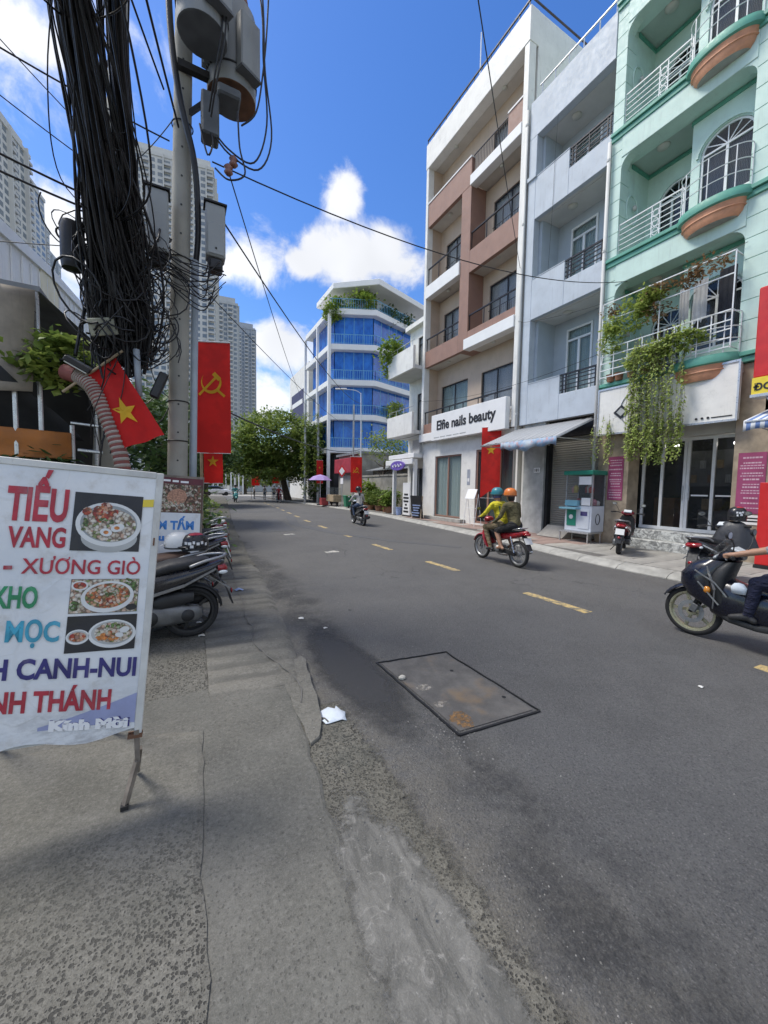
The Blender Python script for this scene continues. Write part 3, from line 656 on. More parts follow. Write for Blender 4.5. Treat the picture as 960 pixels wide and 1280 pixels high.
def arch_window(parent, x, y0, y1, z0, zs, k=.9, cols=2, back='curtain_blue', rays=6):
    b = MB(); A = arch_pts(y0+.02, y1-.02, zs, 18, k); fw = .045
    b.box(x, x+.06, y0, y0+fw, z0, zs).box(x, x+.06, y1-fw, y1, z0, zs).box(x, x+.06, y0+fw, y1-fw, z0, z0+fw).box(x, x+.058, y0+fw, y1-fw, zs-fw/2, zs+fw/2)
    for p, q in zip(A, A[1:]): b.bar((x+.03, *p), (x+.03, *q), .06, fw)
    w = (y1-y0-2*fw)/cols
    for i in range(1, cols): b.box(x+.005, x+.055, y0+fw+i*w-.028, y0+fw+i*w+.028, z0+fw, zs-fw/2)
    c = ((y0+y1)/2, zs); r = (y1-y0)/2
    for i in range(1, rays): a = math.pi*i/rays; b.bar((x+.028, c[0], c[1]), (x+.028, c[0]-math.cos(a)*r*.95, c[1]+math.sin(a)*r*.95*k), .022, .022)
    f = sub(b.build('arched_window', 'white_metal', parent), parent)
    for i in range(cols): MB().box(x+.03, x+.036, y0+fw+i*w, y0+fw+(i+1)*w, z0+fw, zs-.01).build('pane', 'glass_smoke', f)
    MB().prismx(arch_pts(y0+.03, y1-.03, zs+.01, 18, k), x+.03, x+.036).build('fanlight', 'glass_smoke', f)
    s = MB()   # roller blind slats behind the glass
    n = 13
    for i in range(n): zz = z0+.05+(zs-z0)*i/n; s.obox((x+.12, (y0+y1)/2, zz+.03), (1, 0, .35), (0, 1, 0), (-.35, 0, 1), .012, (y1-y0)/2-.05, .045)
    s.build('blind', back, f)
    return f
for li, F in enumerate(FL):
    last = li == 3
    NF = FL[li+1] if not last else 19.2
    # green trim and beam at floor line
    y0_, y1_ = PR-.004, PL+.004
    if li > 0:
        MB().box(X0-.02, X0+.5, PR, PL, F-.82, F-.24).build('beam', 'mint', mh, bevel=.01)
    MB().box(X0-.10, X0+.46, 3.70, 7.60, F-.10, F).box(X0-.05, X0+.45, 3.71, 7.59, F-.24, F-.105).build('green_moulding', 'mint_green', mh, bevel=.012)
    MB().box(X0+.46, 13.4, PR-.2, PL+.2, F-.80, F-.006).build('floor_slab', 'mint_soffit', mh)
    if last: break
    top = NF-.82
    # rounded haunches of the opening
    for yc, sgn in ((PR, 1), (PL, -1)):
        r = .32; pts = [(yc, top), (yc, top-r)]+[(yc+sgn*(r-r*math.cos(a)), top-r+r*math.sin(a)) for a in [math.pi/2*i/6 for i in range(1, 7)]]
        if sgn > 0: pts = pts[::-1]
        MB().prismx(pts, X0, X0+.3).build('haunch', 'mint', mh)
    # side walls of the recess
    MB().box(X0+.45, 13.0, PL, PL+.15, F, NF-.3).build('side_wall', 'mint', mh); MB().box(X0+.45, 12.1, PR-.15, PR, F, NF-.3).build('side_wall', 'mint', mh)
    b = MB(); arch_wall(b, 12.02, 12.2, PR, BAY, F, NF-.3, 4.42, 5.52, F+.45, F+1.72, .85); b.build('bay_wall', 'mint', mh)
    MB().box(12.2, 12.95, BAY-.15, BAY, F, NF-.3).build('bay_return', 'mint', mh)
    MB().box(12.01, 12.95, BAY+.004, BAY+.04, NF-.93, NF-.83).box(11.99, 12.02, PR, BAY, NF-.93, NF-.83).box(12.86, 12.90, BAY+.04, PL, NF-.93, NF-.83).box(X0+.5, 12.86, PL-.04, PL-.002, NF-.93, NF-.83).build('ceiling_trim', 'mint_green', mh)
    A = arch_pts(4.36, 5.58, F+1.72, 14, .85); b = MB()
    for p, q in zip(A, A[1:]): b.bar((12.0, *p), (12.0, *q), .05, .06)
    b.build('arch_moulding', 'mint', mh)
    arch_window(mh, 12.06, 4.43, 5.51, F+.46, F+1.72, .85, 2, 'curtain_blue')
    b = MB(); arch_wall(b, 12.9, 13.05, BAY, PL, F, NF-.3, 5.95, 6.95, F+.02, F+1.72, .9); b.build('loggia_wall', 'mint', mh)
    arch_window(mh, 12.94, 5.96, 6.94, F+.03, F+1.72, .9, 3, 'curtain_pale')
    # niche ornament on the side wall
    b = MB(); pts = [(12.1+.28*math.cos(a), F+1.5+.42*math.sin(a)) for a in [2*math.pi*i/16 for i in range(16)]]; b.tube([(x, PL-.015, z) for x, z in pts], .025, 6, closed=True); b.build('niche_ring', 'mint', mh)
    MB().lathe([(0, 0), (.05, .01), (.06, .09), (.03, .14), (0, .15)], 10, (12.1, PL-.1, F+1.45)).build('wall_lamp', 'lamp_off', mh, smooth=True)
    lamp_disc(mh, 12.15, 6.5, NF-.8)
    if li > 0:
        railing(mh, X0+.06, 5.62, PL, F+.02, F+.92, 'white_metal', 6, 'h', .03, .03, bw=.018)
        b = MB()
        for i in range(3):
            zc = F+.2+i*.24; b.tube([(X0+.06, 6.28+.075*math.cos(a), zc+.1*math.sin(a)) for a in [2*math.pi*k/12 for k in range(12)]], .01, 5, closed=True)
        b.box(X0+.05, X0+.07, 6.17, 6.19, F+.03, F+.9).box(X0+.05, X0+.07, 6.37, 6.39, F+.03, F+.9); b.build('scroll_panel', 'white_metal', mh)
    # half-round planter
    yc, n = 4.93, 20
    def half(r0, z): return [(X0-.02-r0*.52*math.sin(math.pi*i/n), yc-r0*math.cos(math.pi*i/n), z) for i in range(n+1)]
    p = MB(); p.loft([half(.50, F-.52), half(.58, F-.43), half(.62, F-.30), half(.655, F-.18)], False, False); 
    pl = sub(p.build('planter', 'planter_orange', mh, smooth=True), mh)
    b = MB(); b.loft([half(.60, F-.345), half(.64, F-.335), half(.645, F-.315), half(.62, F-.30)], False, False); b.build('planter_rib', 'planter_orange', pl, smooth=True)
    b = MB(); b.loft([half(.64, F-.19), half(.74, F-.16), half(.76, F-.08), half(.73, F-.01), half(.72, F+.03), half(.60, F+.03), half(.58, F-.1)], False, False); b.build('planter_rim', 'mint_green', pl, smooth=True, auto=50)
    b = MB(); h = half(.50, F-.52); b.add(h, [tuple(range(len(h)))]); b.build('planter_base', 'planter_under', pl)
    b = MB(); h = half(.6, F-.06); b.add(h, [tuple(range(len(h)-1, -1, -1))]); b.build('planter_soil', 'earth', pl)
    b = MB()
    for zz in (F+.35, F+.62, F+.95): b.tube(half(.70, zz), .012, 5)
    for i in range(0, n+1, 5): q = half(.70, 0)[i]; b.tube([(q[0], q[1], F+.03), (q[0], q[1], F+.95)], .012, 5)
    b.build('planter_rail', 'white_metal', pl)
# carcass and top
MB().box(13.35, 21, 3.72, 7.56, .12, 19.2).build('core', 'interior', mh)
MB().box(X0+.2, 21, 7.455, 7.59, .12, 19.2).build('party_wall', 'mint', mh)
MB().box(X0, 21, 3.7, 7.6, 19.2, 19.9).build('roof_slab', 'mint', mh)
# first floor cage, laundry and pots
F = FL[0]
b = MB()
for z in (F+.12, F+.32, F+.52, F+.72, F+.95, F+1.75, F+2.25): b.box(X0-.32, X0-.295, 4.3, 7.4, z, z+.025)
for i in range(9): y = 4.3+i*.3875; b.box(X0-.318, X0-.297, y-.01, y+.012, F+.1, F+2.27 if i % 4 == 0 else F+.96)
for y in (4.31, 7.39):
    for z in (F+.13, F+.96, F+2.24): b.box(X0-.32, X0+.1, y-.01, y+.01, z, z+.022)
b.bar((X0+.02, 7.4, F+2.2), (X0-.3, 7.4, F+.3), .025); b.build('balcony_cage', 'white_metal', mh)
pm('clay', (.34, .17, .1), .8, .2, 8)
for i, y in enumerate((5.9, 6.25, 6.6, 6.95, 7.2)): MB().lathe([(0, 0), (.09, 0), (.12, .2), (.13, .2), (.105, .19), (0, .17)], 12, (X0-.1, y, F+.02)).build('pot', 'clay', mh, smooth=True, auto=40)
pm('cloth_dark', (.02, .022, .03), .9, .2, 8, .3, 20); pm('cloth_pale', (.42, .43, .44), .9, .1, 8, .3, 20)
for y, w, z0, z1, m in ((4.6, .34, F+1.0, F+2.15, 'cloth_dark'), (5.15, .3, F+1.1, F+2.1, 'cloth_pale'), (5.5, .22, F+1.2, F+2.05, 'cloth_pale')):
    b = MB(); n = 10
    for i in range(n+1): yy = y-w/2+w*i/n; xx = X0+.15+.03*math.sin(i*1.9); b.v += [(xx, yy, z0+.06*math.sin(i*1.3)), (xx*.0+X0+.15, yy, z1)]
    for i in range(n): b.f.append((2*i, 2*i+2, 2*i+3, 2*i+1)); b.mi.append(0)
    tag(b.build('hanging_garment', m, smooth=True), {4.6: 'dark garment hung to dry behind the balcony cage', 5.15: 'pale wide garment hung in the middle of the caged balcony', 5.5: 'narrow pale garment hung beside the vines on the caged balcony'}[y], 'garment')
# ground floor
MB().box(X0+.05, X0+.6, 6.62, 7.55, .12, 4.7).build('stone_pier', 'stone_tan', mh, bevel=.01)
MB().box(X0+.05, X0+.6, 3.55, 4.22, .12, 4.7).build('stone_pier', 'stone_tan', mh, bevel=.01)
MB().box(12.0, 12.5, 4.22, 6.62, 3.22, 4.7).build('lintel', 'soffit_grey', mh)
MB().box(11.45, 12.9, 4.0, 6.75, .125, .38).box(11.75, 12.9, 4.05, 6.7, .38, .64).build('marble_step', 'marble_step', mh, bevel=.012)
b = MB(); b.box(12.2, 12.28, 4.25, 6.6, 3.12, 3.2).box(12.2, 12.28, 4.25, 6.6, .65, .74)
for y in (4.25, 4.82, 5.38, 5.46, 6.02, 6.52): b.box(12.205, 12.275, y, y+.07, .74, 3.12)
dr = sub(b.build('glass_door', 'white_metal', mh), mh)
for y0, y1 in ((4.32, 4.82), (4.89, 5.38), (5.53, 6.02), (6.09, 6.52)): MB().box(12.235, 12.241, y0, y1, .74, 3.12).build('pane', 'glass_smoke', dr)
b = MB(); b.box(12.17, 12.2, 5.34, 5.37, 1.5, 1.9).box(12.17, 12.2, 5.49, 5.52, 1.5, 1.9); b.build('handle', 'alu', dr)
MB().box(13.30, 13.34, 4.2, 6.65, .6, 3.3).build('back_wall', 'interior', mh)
MB().box(12.75, 13.2, 5.95, 6.5, .65, 1.55).build('inner_cabinet', 'inner_wood', mh, bevel=.02)
MB().box(13.1, 13.28, 4.3, 5.85, 1.9, 2.9).build('inner_shelf', 'inner_grey', mh)
for i in range(7): MB().box(13.02, 13.1, 4.38+.2*i, 4.5+.2*i, 2.0+.4*(i % 2), 2.22+.4*(i % 2)).build('shelf_item', ('snackish', 'inner_wood', 'curtain_pale')[i % 3], mh)
MB().box(12.6, 13.0, 4.5, 5.3, .65, 1.25).build('inner_desk', 'inner_grey', mh, bevel=.02); MB().box(12.55, 12.95, 4.9, 5.2, 1.25, 1.55).build('carton', 'snackish', mh)
MB().box(12.228, 12.234, 4.36, 4.78, 1.62, 1.66).build('door_sticker', 'text_white', dr); MB().box(12.228, 12.234, 4.94, 5.32, 1.62, 1.66).build('door_sticker', 'text_white', dr)
MB().ball((12.6, 5.9, 3.05), .06, .06, .04).build('inner_lamp', 'lamp_on', mh)
MB().ball((12.75, 4.6, 3.02), .075, .075, .05).build('inner_lamp', 'lamp_on', mh)
for y0, y1, z0, z1, x in ((6.75, 7.2, 1.45, 2.75, X0+.04), (3.62, 4.12, 1.25, 2.65, X0+.04)):
    po = sub(MB().box(x-.004, x, y0, y1, z0, z1).build('price_notice', 'pink_paper', mh), mh)
    rr = random.Random(int(y0*100)); b = MB(); zz = z1-.10
    while zz > z0+.08:
        h = rr.choice((.022, .03, .036)); wd = (y1-y0)*rr.uniform(.55, .86); y = (y0+y1)/2-wd/2
        while y < (y0+y1)/2+wd/2-.02: l = rr.uniform(.02, .06); b.box(x-.006, x-.0045, y, min(y+l, (y0+y1)/2+wd/2), zz-h, zz); y += l+.012
        zz -= h+rr.choice((.035, .05, .085))
    tag(b.build('small_print', 'text_pink', po), kind='stuff')
po = sub(MB().box(X0+.036, X0+.04, 3.62, 4.12, 1.0, 1.22).build('notice', 'white_clean', mh), mh)
for zz in (1.08, 1.15): MB().box(X0+.033, X0+.0355, 3.7, 4.05, zz-.018, zz+.014).build('print_line', 'text_black', po)
# sign fascia
sg = sub(MB().box(11.28, 11.42, 4.12, 7.45, 3.42, 4.72).build('sign_fascia', 'white_paint', mh, bevel=.01), mh)
b = MB(); b.box(11.26, 11.28, 4.1, 7.47, 3.38, 3.43).box(11.26, 11.28, 4.1, 7.47, 4.71, 4.76).box(11.26, 11.28, 7.43, 7.47, 3.43, 4.71).box(11.26, 11.28, 4.1, 4.14, 3.43, 4.71); b.build('sign_frame', 'alu', sg)
b = MB(); c = (6.75, 4.0)
pts = [(c[0]+.22*dx, c[1]+.2*dz) for dx, dz in ((0, 1), (1, 0), (0, -1), (-1, 0))]; b.prismx(pts, 11.255, 11.28)
b.build('diamond_mark', 'dark_metal', sg)
b = MB(); b.prismx([(c[0]+.13*dx, c[1]+.12*dz) for dx, dz in ((0, 1), (1, 0), (0, -1), (-1, 0))], 11.25, 11.256); b.build('diamond_inset', 'tile_grey', sg)
b = MB(); b.tube([(11.27, 6.42+.36*math.cos(a), 4.05+.46*math.sin(a)) for a in [R(-60+i*14) for i in range(12)]], .016, 5); b.build('arc_mark', 'alu', sg)
for i, y in enumerate((4.9, 4.78, 4.66)): MB().lathe([(0, -.01), (.028, -.01), (.028, 0)], 12, (11.275, y, 3.52), 'x').build('icon_dot', 'text_black', sg)
MB().box(11.272, 11.278, 4.2, 4.6, 3.5, 3.525).build('print_line', 'text_black', sg)
MB().box(11.42, 12.0, 4.15, 7.42, 4.5, 4.69).build('fascia_back', 'soffit_grey', mh)

# ------------------------------------------------------------------ grey house
gh = empty('grey_house', (12, 9.2, .12), 'pale blue grey town house with solid balconies and striped awning', 'building')
Y0, Y1 = 7.615, 10.76
bands = [(4.15, 5.62), (7.95, 9.38), (11.5, 12.95)]; ops = [(5.62, 7.95), (9.38, 11.5), (12.95, 14.42)]
MB().box(X0, X0+.3, 10.42, Y1, 4.15, 14.42).build('edge_pier', 'grey_blue', gh, bevel=.012)
MB().box(X0-.06, X0+.35, 10.38, Y1+.02, 12.95, 13.1).build('pier_cap', 'grey_blue', gh, bevel=.01)
MB().box(X0, X0+.28, Y0, Y1, 14.42, 15.72).build('roof_parapet', 'grey_blue', gh, bevel=.012)
b = MB(); b.tube([(X0+.1, Y0, 16.15), (X0+.1, Y1-.3, 16.15)], .03, 6)
for i in range(6): y = Y0+.1+i*.53; b.tube([(X0+.1, y, 15.7), (X0+.1, y, 16.15)], .02, 6)
b.build('roof_rail', 'alu', gh)
MB().box(X0+.28, 21, Y0+.02, Y1-.02, 15.0, 15.2).build('roof_slab', 'soffit_grey', gh)
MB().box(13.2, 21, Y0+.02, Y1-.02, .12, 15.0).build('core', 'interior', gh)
for (z0, z1), (o0, o1) in zip(bands, ops):
    # parapet: full height left part, low sill with metal railing on the right
    b = MB(); ym = 9.05
    b.box(X0, X0+.16, ym, 10.42, z0, z1).box(X0, X0+.16, Y0, ym, z0, z1-.62); b.build('balcony_parapet', 'grey_blue', gh, bevel=.012)
    MB().box(X0-.01, X0+.17, ym, 10.415, z1, z1+.03).build('parapet_cap', 'grey_blue_deep', gh)
    b = MB(); b.box(X0+.03, X0+.09, Y0+.05, ym+.02, z1-.01, z1+.04)
    for zz in (z1-.5, z1-.36, z1-.22, z1-.1): b.box(X0+.045, X0+.075, Y0+.05, ym, zz, zz+.03)
    for yy in (Y0+.07, Y0+.16, Y0+.75, ym-.22, ym-.1): b.box(X0+.04, X0+.08, yy, yy+.035, z1-.62, z1-.01)
    b.build('railing', 'dark_metal', gh)
    MB().box(X0+.16, 12.75, Y0, 10.42, z0+.02, z0+.22).build('floor_slab', 'soffit_grey', gh)
    MB().box(X0+.3, 12.8, 10.30, Y1-.05, z0+.22, o1+.3).build('side_wall', 'grey_blue_deep', gh)
    holes = [(8.72, 9.75, z0+.9, o1-.35), (7.72, 8.3, z0+.25, o1-.35)]
    MB_ = wall_x(MB(), 12.7, 12.85, Y0, 10.3, z0+.22, o1+.02, holes); MB_.build('back_wall', 'grey_blue_deep', gh)
    window(gh, 12.66, *holes[0], cols=2, transom=.42, back='curtain_green', fw=.075); window(gh, 12.66, *holes[1], cols=1, transom=.42, fw=.075, back='curtain_pale', name='balcony_door')
    MB().box(X0+.28, 12.75, Y0, 10.42, o1+.002, o1+.1).build('soffit', 'soffit_grey', gh); lamp_disc(gh, 12.1, 9.3, o1)
b = MB(); b.tube(spline([(X0-.02, 9.55, 14.4), (X0-.03, 9.6, 12.9), (X0-.02, 9.62, 11.6), (X0-.02, 9.7, 9.4)], 5), .006, 4); b.build('drop_wire', 'black_gloss', gh)
# ground floor: tiled pier, shutter, house number
MB().box(X0+.1, X0+.5, 9.62, 10.55, .12, 4.15).build('tiled_pier', 'tile_grey', gh, bevel=.008)
nb = sub(MB().box(X0+.085, X0+.1, 9.78, 10.05, 2.35, 2.53).build('number_plate', 'white_clean', gh, bevel=.003), gh)
text('house_number', '181', .15, 'text_black', nb, (X0+.083, 10.03, 2.39), (0, -1, 0), (0, 0, 1), .003)
MB().box(X0+.2, X0+.5, 9.5, 9.62, .12, 3.6).build('shutter_guide', 'dark_metal', gh)
n = 44
for i in range(n):
    z = .14+i*.078; o = MB().prismy([(X0+.42, z), (X0+.395, z+.02), (X0+.395, z+.055), (X0+.42, z+.075), (X0+.43, z+.075), (X0+.43, z)], Y0+.03, 9.5)
    if i == 0: sl = o.build('shutter_slat', 'shutter', gh)
    else: c = sl.copy(); C.objects.link(c); c.location = (sl.location[0], sl.location[1], i*.078)
MB().box(X0+.3, X0+.6, Y0, 9.6, 3.57, 4.15).build('shutter_box', 'dark_metal', gh)
MB().box(X0+.25, X0+.5, 10.55, Y1, .12, 4.15).build('white_pier', 'white_paint', gh)
# awning
t = MT('awning_stripe'); w = t.wave(2.6, t.map((0, 1, 0)), 0, 'Y'); t.fin(t.mix(t.rng(w, .45, .55), (.22, .235, .255), (.36, .375, .39)), .6); t.bump(t.noise(9, 4), .2, .05)
t = MT('tarp_blue'); n = t.noise(4, 5, .7); n2 = t.noise(9, 4, .6); t.fin(t.mix(t.rng(n2, .5, .7), t.mix(t.rng(n, .35, .65), (.38, .44, .5), (.16, .28, .44)), (.40, .24, .26)), .6); t.bump(n, .3, .05)
aw = empty('awning', (10.6, 9.3, 3.4), 'grey striped sloping awning with pale blue tarpaulin skirt above the roller shutter', 'awning')
b = MB(); ny = 24
for i in range(ny+1):
    y = 7.68+(10.95-7.68)*i/ny; s_ = .02*math.sin(i*2.2)
    for x, z in ((11.47, 4.02), (10.6, 3.66+s_*.5), (9.75, 3.30+s_)): b.v.append((x, y, z-(.06 if i in (0, ny) else 0)))
for i in range(ny):
    for k in range(2): a = i*3+k; b.f.append((a, a+3, a+4, a+1)); b.mi.append(0)
o = b.build('canopy', 'awning_stripe', aw, smooth=True); o.modifiers.new('s', 'SOLIDIFY').thickness = .012
b = MB()
for i in range(ny+1):
    y = 7.68+(9.9-7.68)*i/ny; b.v += [(9.75, y, 3.30), (9.74+.03*math.sin(i*1.7), y, 3.02+.04*math.sin(i*.9)+.05*math.sin(i*.35))]
for i in range(ny): b.f.append((2*i, 2*i+1, 2*i+3, 2*i+2)); b.mi.append(0)
o = b.build('skirt', 'tarp_blue', aw, smooth=True); o.modifiers.new('s', 'SOLIDIFY').thickness = .006
b = MB()
for y in (7.72, 9.3, 10.9): b.tube([(11.47, y, 3.3), (9.78, y, 3.27)], .016, 6); b.tube([(11.47, y, 3.96), (9.78, y, 3.27)], .016, 6)
b.tube([(9.78, 7.7, 3.28), (9.78, 10.92, 3.28)], .02, 6); b.build('awning_frame', 'alu', aw)

# ------------------------------------------------------------------ brown house
bh = empty('brown_house', (12, 14.2, .12), 'brown and white five storey house with staggered balconies above the nail salon', 'building')
A0, A1 = 10.90, 17.52; RC = 12.35
MB().box(X0-.04, X0+.3, A0, A0+.24, 4.15, 18.0).build('edge_column', 'white_paint', bh, bevel=.012)
MB().box(X0-.04, X0+.3, A1-.2, A1, 4.15, 18.0).build('edge_column', 'white_paint', bh, bevel=.012)
MB().box(X0-.06, X0+.4, A0-.02, A1+.02, 18.0, 19.2).build('top_fascia', 'white_paint', bh, bevel=.015)
MB().box(X0+.4, 22, A0, A0+.15, .12, 19.2).build('side_wall', 'white_paint', bh); MB().box(X0+.3, 22, A1-.15, A1, .12, 19.2).build('side_wall', 'white_paint', bh)
MB().box(X0+.402, 22, A0+.152, A1-.152, 18.006, 18.3).build('roof_slab', 'soffit_warm', bh)
b = MB(); b.box(X0-.02, X0+.04, A0, A1, 19.45, 19.5); b.box(X0-.02, 22, A0-.01, A0+.04, 19.452, 19.498)
for i in range(14): y = A0+.1+i*.5; b.box(X0, X0+.03, y, y+.03, 19.2, 19.45)
b.build('roof_rail', 'dark_metal', bh)
b = MB(); b.tube([(X0+.3, 14.0, 19.2), (X0+.3, 14.0, 21.4)], .025, 6); b.build('roof_antenna', 'white_metal', bh)
MB().box(13.0, 21.9, A0+.2, A1-.2, .12, 17.9).build('core', 'interior', bh)
IL, IR = A1-.2, A0+.24        # inner edges
D0, D1 = 13.98, 14.62         # divider
MB().box(X0, RC, D0, D1, 8.0, 15.06).build('divider', 'brown', bh, bevel=.01)
def bal(y0, y1, z0, z1, mat, x0=X0, cap=None):
    MB().box(x0, x0+.18, y0, y1, z0, z1).build('balcony_front', mat, bh, bevel=.01)
    if cap: MB().box(x0-.03, x0+.2, y0, y1, z1, z1+.06).build('balcony_cap', cap, bh)
def slab(y0, y1, z0): MB().box(X0+.18, RC+.3, y0, y1, z0+.01, z0+.2).build('balcony_slab', 'soffit_warm', bh)
MB().box(X0+.3, RC, IL, IL+.08, 4.4, 18).build('inner_lining', 'beige', bh); MB().box(X0+.3, RC, IR-.08, IR, 4.4, 18).build('inner_lining', 'beige', bh)
# level 2
bal(16.22, IL, 4.56, 5.06, 'brown'); MB().box(X0-.14, X0+.5, 16.2, A1+.02, 4.15, 4.55).build('slab_edge', 'white_clean', bh, bevel=.012); slab(IR, IL, 4.2)
# level 3
bal(D1, IL, 8.0, 8.82, 'brown'); slab(D1, IL, 8.0)
bal(IR, D0, 8.43, 8.76, 'brown'); MB().box(X0-.1, X0+.3, IR, D0+.14, 7.97, 8.425).build('slab_edge', 'white_clean', bh, bevel=.012); slab(IR, D0, 8.0)
# level 4
MB().box(X0-.08, X0+.25, D1-.004, IL, 11.5, 12.1).build('slab_edge', 'white_clean', bh, bevel=.012); slab(D1, IL, 11.55)
bal(IR, D0, 11.3, 12.25, 'brown'); slab(IR, D0, 11.35)
# level 5
bal(D0+.02, IL, 15.07, 16.22, 'brown', cap='white_clean'); slab(D1, IL, 15.1)
MB().box(X0-.08, X0+.3, IR, D0+.02, 14.98, 15.4).build('slab_edge', 'white_clean', bh, bevel=.012); slab(IR, D0, 15.05)
bal(IR, 11.9, 15.4, 16.28, 'brown', cap='white_clean')
railing(bh, X0+.1, 11.9, D0, 15.4, 16.3, nb=22); 
for y0, y1, z0, z1, nb_ in ((D1, IL, 8.82, 9.5, 0), (IR, D0, 8.76, 9.5, 0), (D1, IL, 12.1, 13.05, 0), (IR, D0, 12.25, 13.05, 0), (IR, IL, 5.06, 5.72, 0)):
    b = MB(); b.box(X0+.06, X0+.12, y0, y1, z1-.05, z1)
    k = max(2, int((y1-y0)/.9))
    for i in range(k+1): yy = y0+.03+(y1-y0-.06)*i/k; b.box(X0+.075, X0+.105, yy-.015, yy+.015, z0, z1-.05)
    b.build('railing', 'dark_metal', bh)
def bay(y0, y1, z0, z1, w):
    holes = [(a, c, z0+.2, h) for a, c, h in w]
    wall_x(MB(), RC, RC+.16, y0, y1, z0+.2, z1+.012, holes).build('back_wall', 'beige', bh)
    for a, c, h in w:
        f = window(bh, RC+.05, a, c, z0+.2, h, cols=2, fm='dark_metal', back=('curtain_green' if z0 < 5 and a > 14 else 'curtain_pale'), fw=.045)
        bb = MB()
        nbar = int((c-a)/.12)
        for i in range(nbar): yy = a+.06+(c-a-.12)*i/(nbar-1); bb.box(RC-.045, RC-.035, yy-.005, yy+.005, z0+.24, h-1.1 if z0 > 5 else z0+1.35)
        bb.box(RC-.05, RC-.03, a, c, h-1.12 if z0 > 5 else z0+1.34, h-1.1 if z0 > 5 else z0+1.37); bb.build('window_guard', 'dark_metal', sub(f, bh))
    lamp_disc(bh, RC-.45, (y0+y1)/2, z1, .1)
bay(IR, D0+.3, 4.2, 8.0, [(12.0, 13.9, 7.05)]); bay(D0+.3, IL, 4.2, 8.0, [(14.85, 16.95, 7.05)])
bay(IR, D0, 8.0, 11.4, [(11.5, 13.55, 10.75)]); bay(D1, IL, 8.0, 11.5, [(15.7, 16.9, 10.75)])
bay(IR, D0, 11.4, 15.0, [(11.5, 13.45, 14.25)]); bay(D1, IL, 11.5, 15.1, [(15.3, 16.85, 14.2)])
bay(IR, D0, 15.05, 18.0, [(11.9, 13.6, 17.2)]); bay(D0, IL, 15.1, 18.0, [(15.0, 16.8, 17.1)])
# salon sign box
sb = empty('salon_sign', (11.35, 13.7, 4.1), 'long white sign box lettered Elfie nails beauty', 'sign')
MB().box(11.22, 11.46, 11.2, 16.2, 4.08, 5.33).build('sign_box', 'white_clean', sb, bevel=.015)
text('lettering', 'Elfie nails beauty', .62, 'text_black', sb, (11.215, 15.75, 4.58), (0, -1, 0), (0, 0, 1), .014, width=4.0, depth=.012)
for i in range(5): MB().box(11.214, 11.219, 15.95-.5*i-.42, 15.95-.5*i, 4.2, 4.235).build('print_line', 'tile_grey', sb)
b = MB(); b.box(11.18, 11.2, 12.5, 12.53, 5.33, 5.7).box(11.18, 11.2, 12.15, 12.5, 5.5, 5.52); b.build('bracket', 'dark_metal', sb)
# ground floor of the brown house: white piers, curtained glass doors
holes = [(14.3, 16.4, .3, 3.35), (11.1, 13.3, .2, 3.45)]
wall_x(MB(), X0+.15, X0+.4, A0, A1, .12, 4.14, holes).build('shop_front', 'white_paint', bh)
MB().box(X0-.15, X0+.3, 13.9, 16.9, .125, .3).build('door_step', 'kerb_stone', bh, bevel=.015)
window(bh, X0+.2, 14.3, 16.4, .3, 3.35, cols=2, fm='brown', back='curtain_green', fw=.08, name='shop_door')
window(bh, X0+.2, 11.1, 13.3, .2, 3.45, cols=3, fm='brown', gm='glass_smoke', back='curtain_green', fw=.09, name='shop_door', gap=.5)
po = sub(MB().box(X0+.14, X0+.148, 13.65, 13.85, 1.9, 2.6).build('door_plaque', 'curtain_blue', bh), bh); MB().box(X0+.135, X0+.1395, 13.69, 13.81, 2.05, 2.2).build('print_line', 'text_white', po)
MB().box(12.5, 12.55, A0+.3, A1-.3, .15, 4.0).build('back_wall', 'soffit_warm', bh)

def aircon(x, y, z, label, ry=0):
    t = empty('air_conditioner', (x, y, z), label, 'air conditioner', 'outdoor air conditioner units'); MB().box(x, x+.28, y-.4, y+.4, z, z+.55).build('housing', 'white_metal', t, bevel=.015)
    b = MB()
    for r0 in (.06, .12, .18, .22): b.tube([(x-.008, y-.1+r0*math.cos(a), z+.28+r0*math.sin(a)) for a in [2*math.pi*i/20 for i in range(20)]], .005, 4, closed=True)
    b.build('fan_grille', 'dark_metal', t); MB().box(x+.02, x+.2, y-.35, y-.31, z-.12, z).build('bracket', 'alu', t); MB().box(x+.02, x+.2, y+.31, y+.35, z-.12, z).build('bracket', 'alu', t)
aircon(12.0, 8.45, 5.0-.55, 'white air conditioner standing on the lowest grey balcony'); aircon(11.95, 16.5, 12.05, 'white air conditioner on the upper left balcony of the brown house')
aircon(11.95, 11.6, 4.55, 'white air conditioner behind the salon sign rail'); aircon(12.1, 9.9, 12.0, 'white air conditioner in the top grey balcony')

for y, x, z0, z1, hs_ in ((10.84, 11.42, .13, 15.5, gh), (7.60, 11.40, .13, 12, gh)):
    b = MB(); b.tube([(x, y, z0), (x, y, z1)], .05, 8); dp = sub(b.build('drain_pipe', 'soffit_grey', hs_, smooth=True), hs_)
    for k in range(5): MB().lathe([(.05, -.03), (.062, -.03), (.062, .03), (.05, .03)], 12, (x, y, z0+1+k*(z1-z0-1.5)/4)).build('pipe_collar', 'soffit_grey', dp)

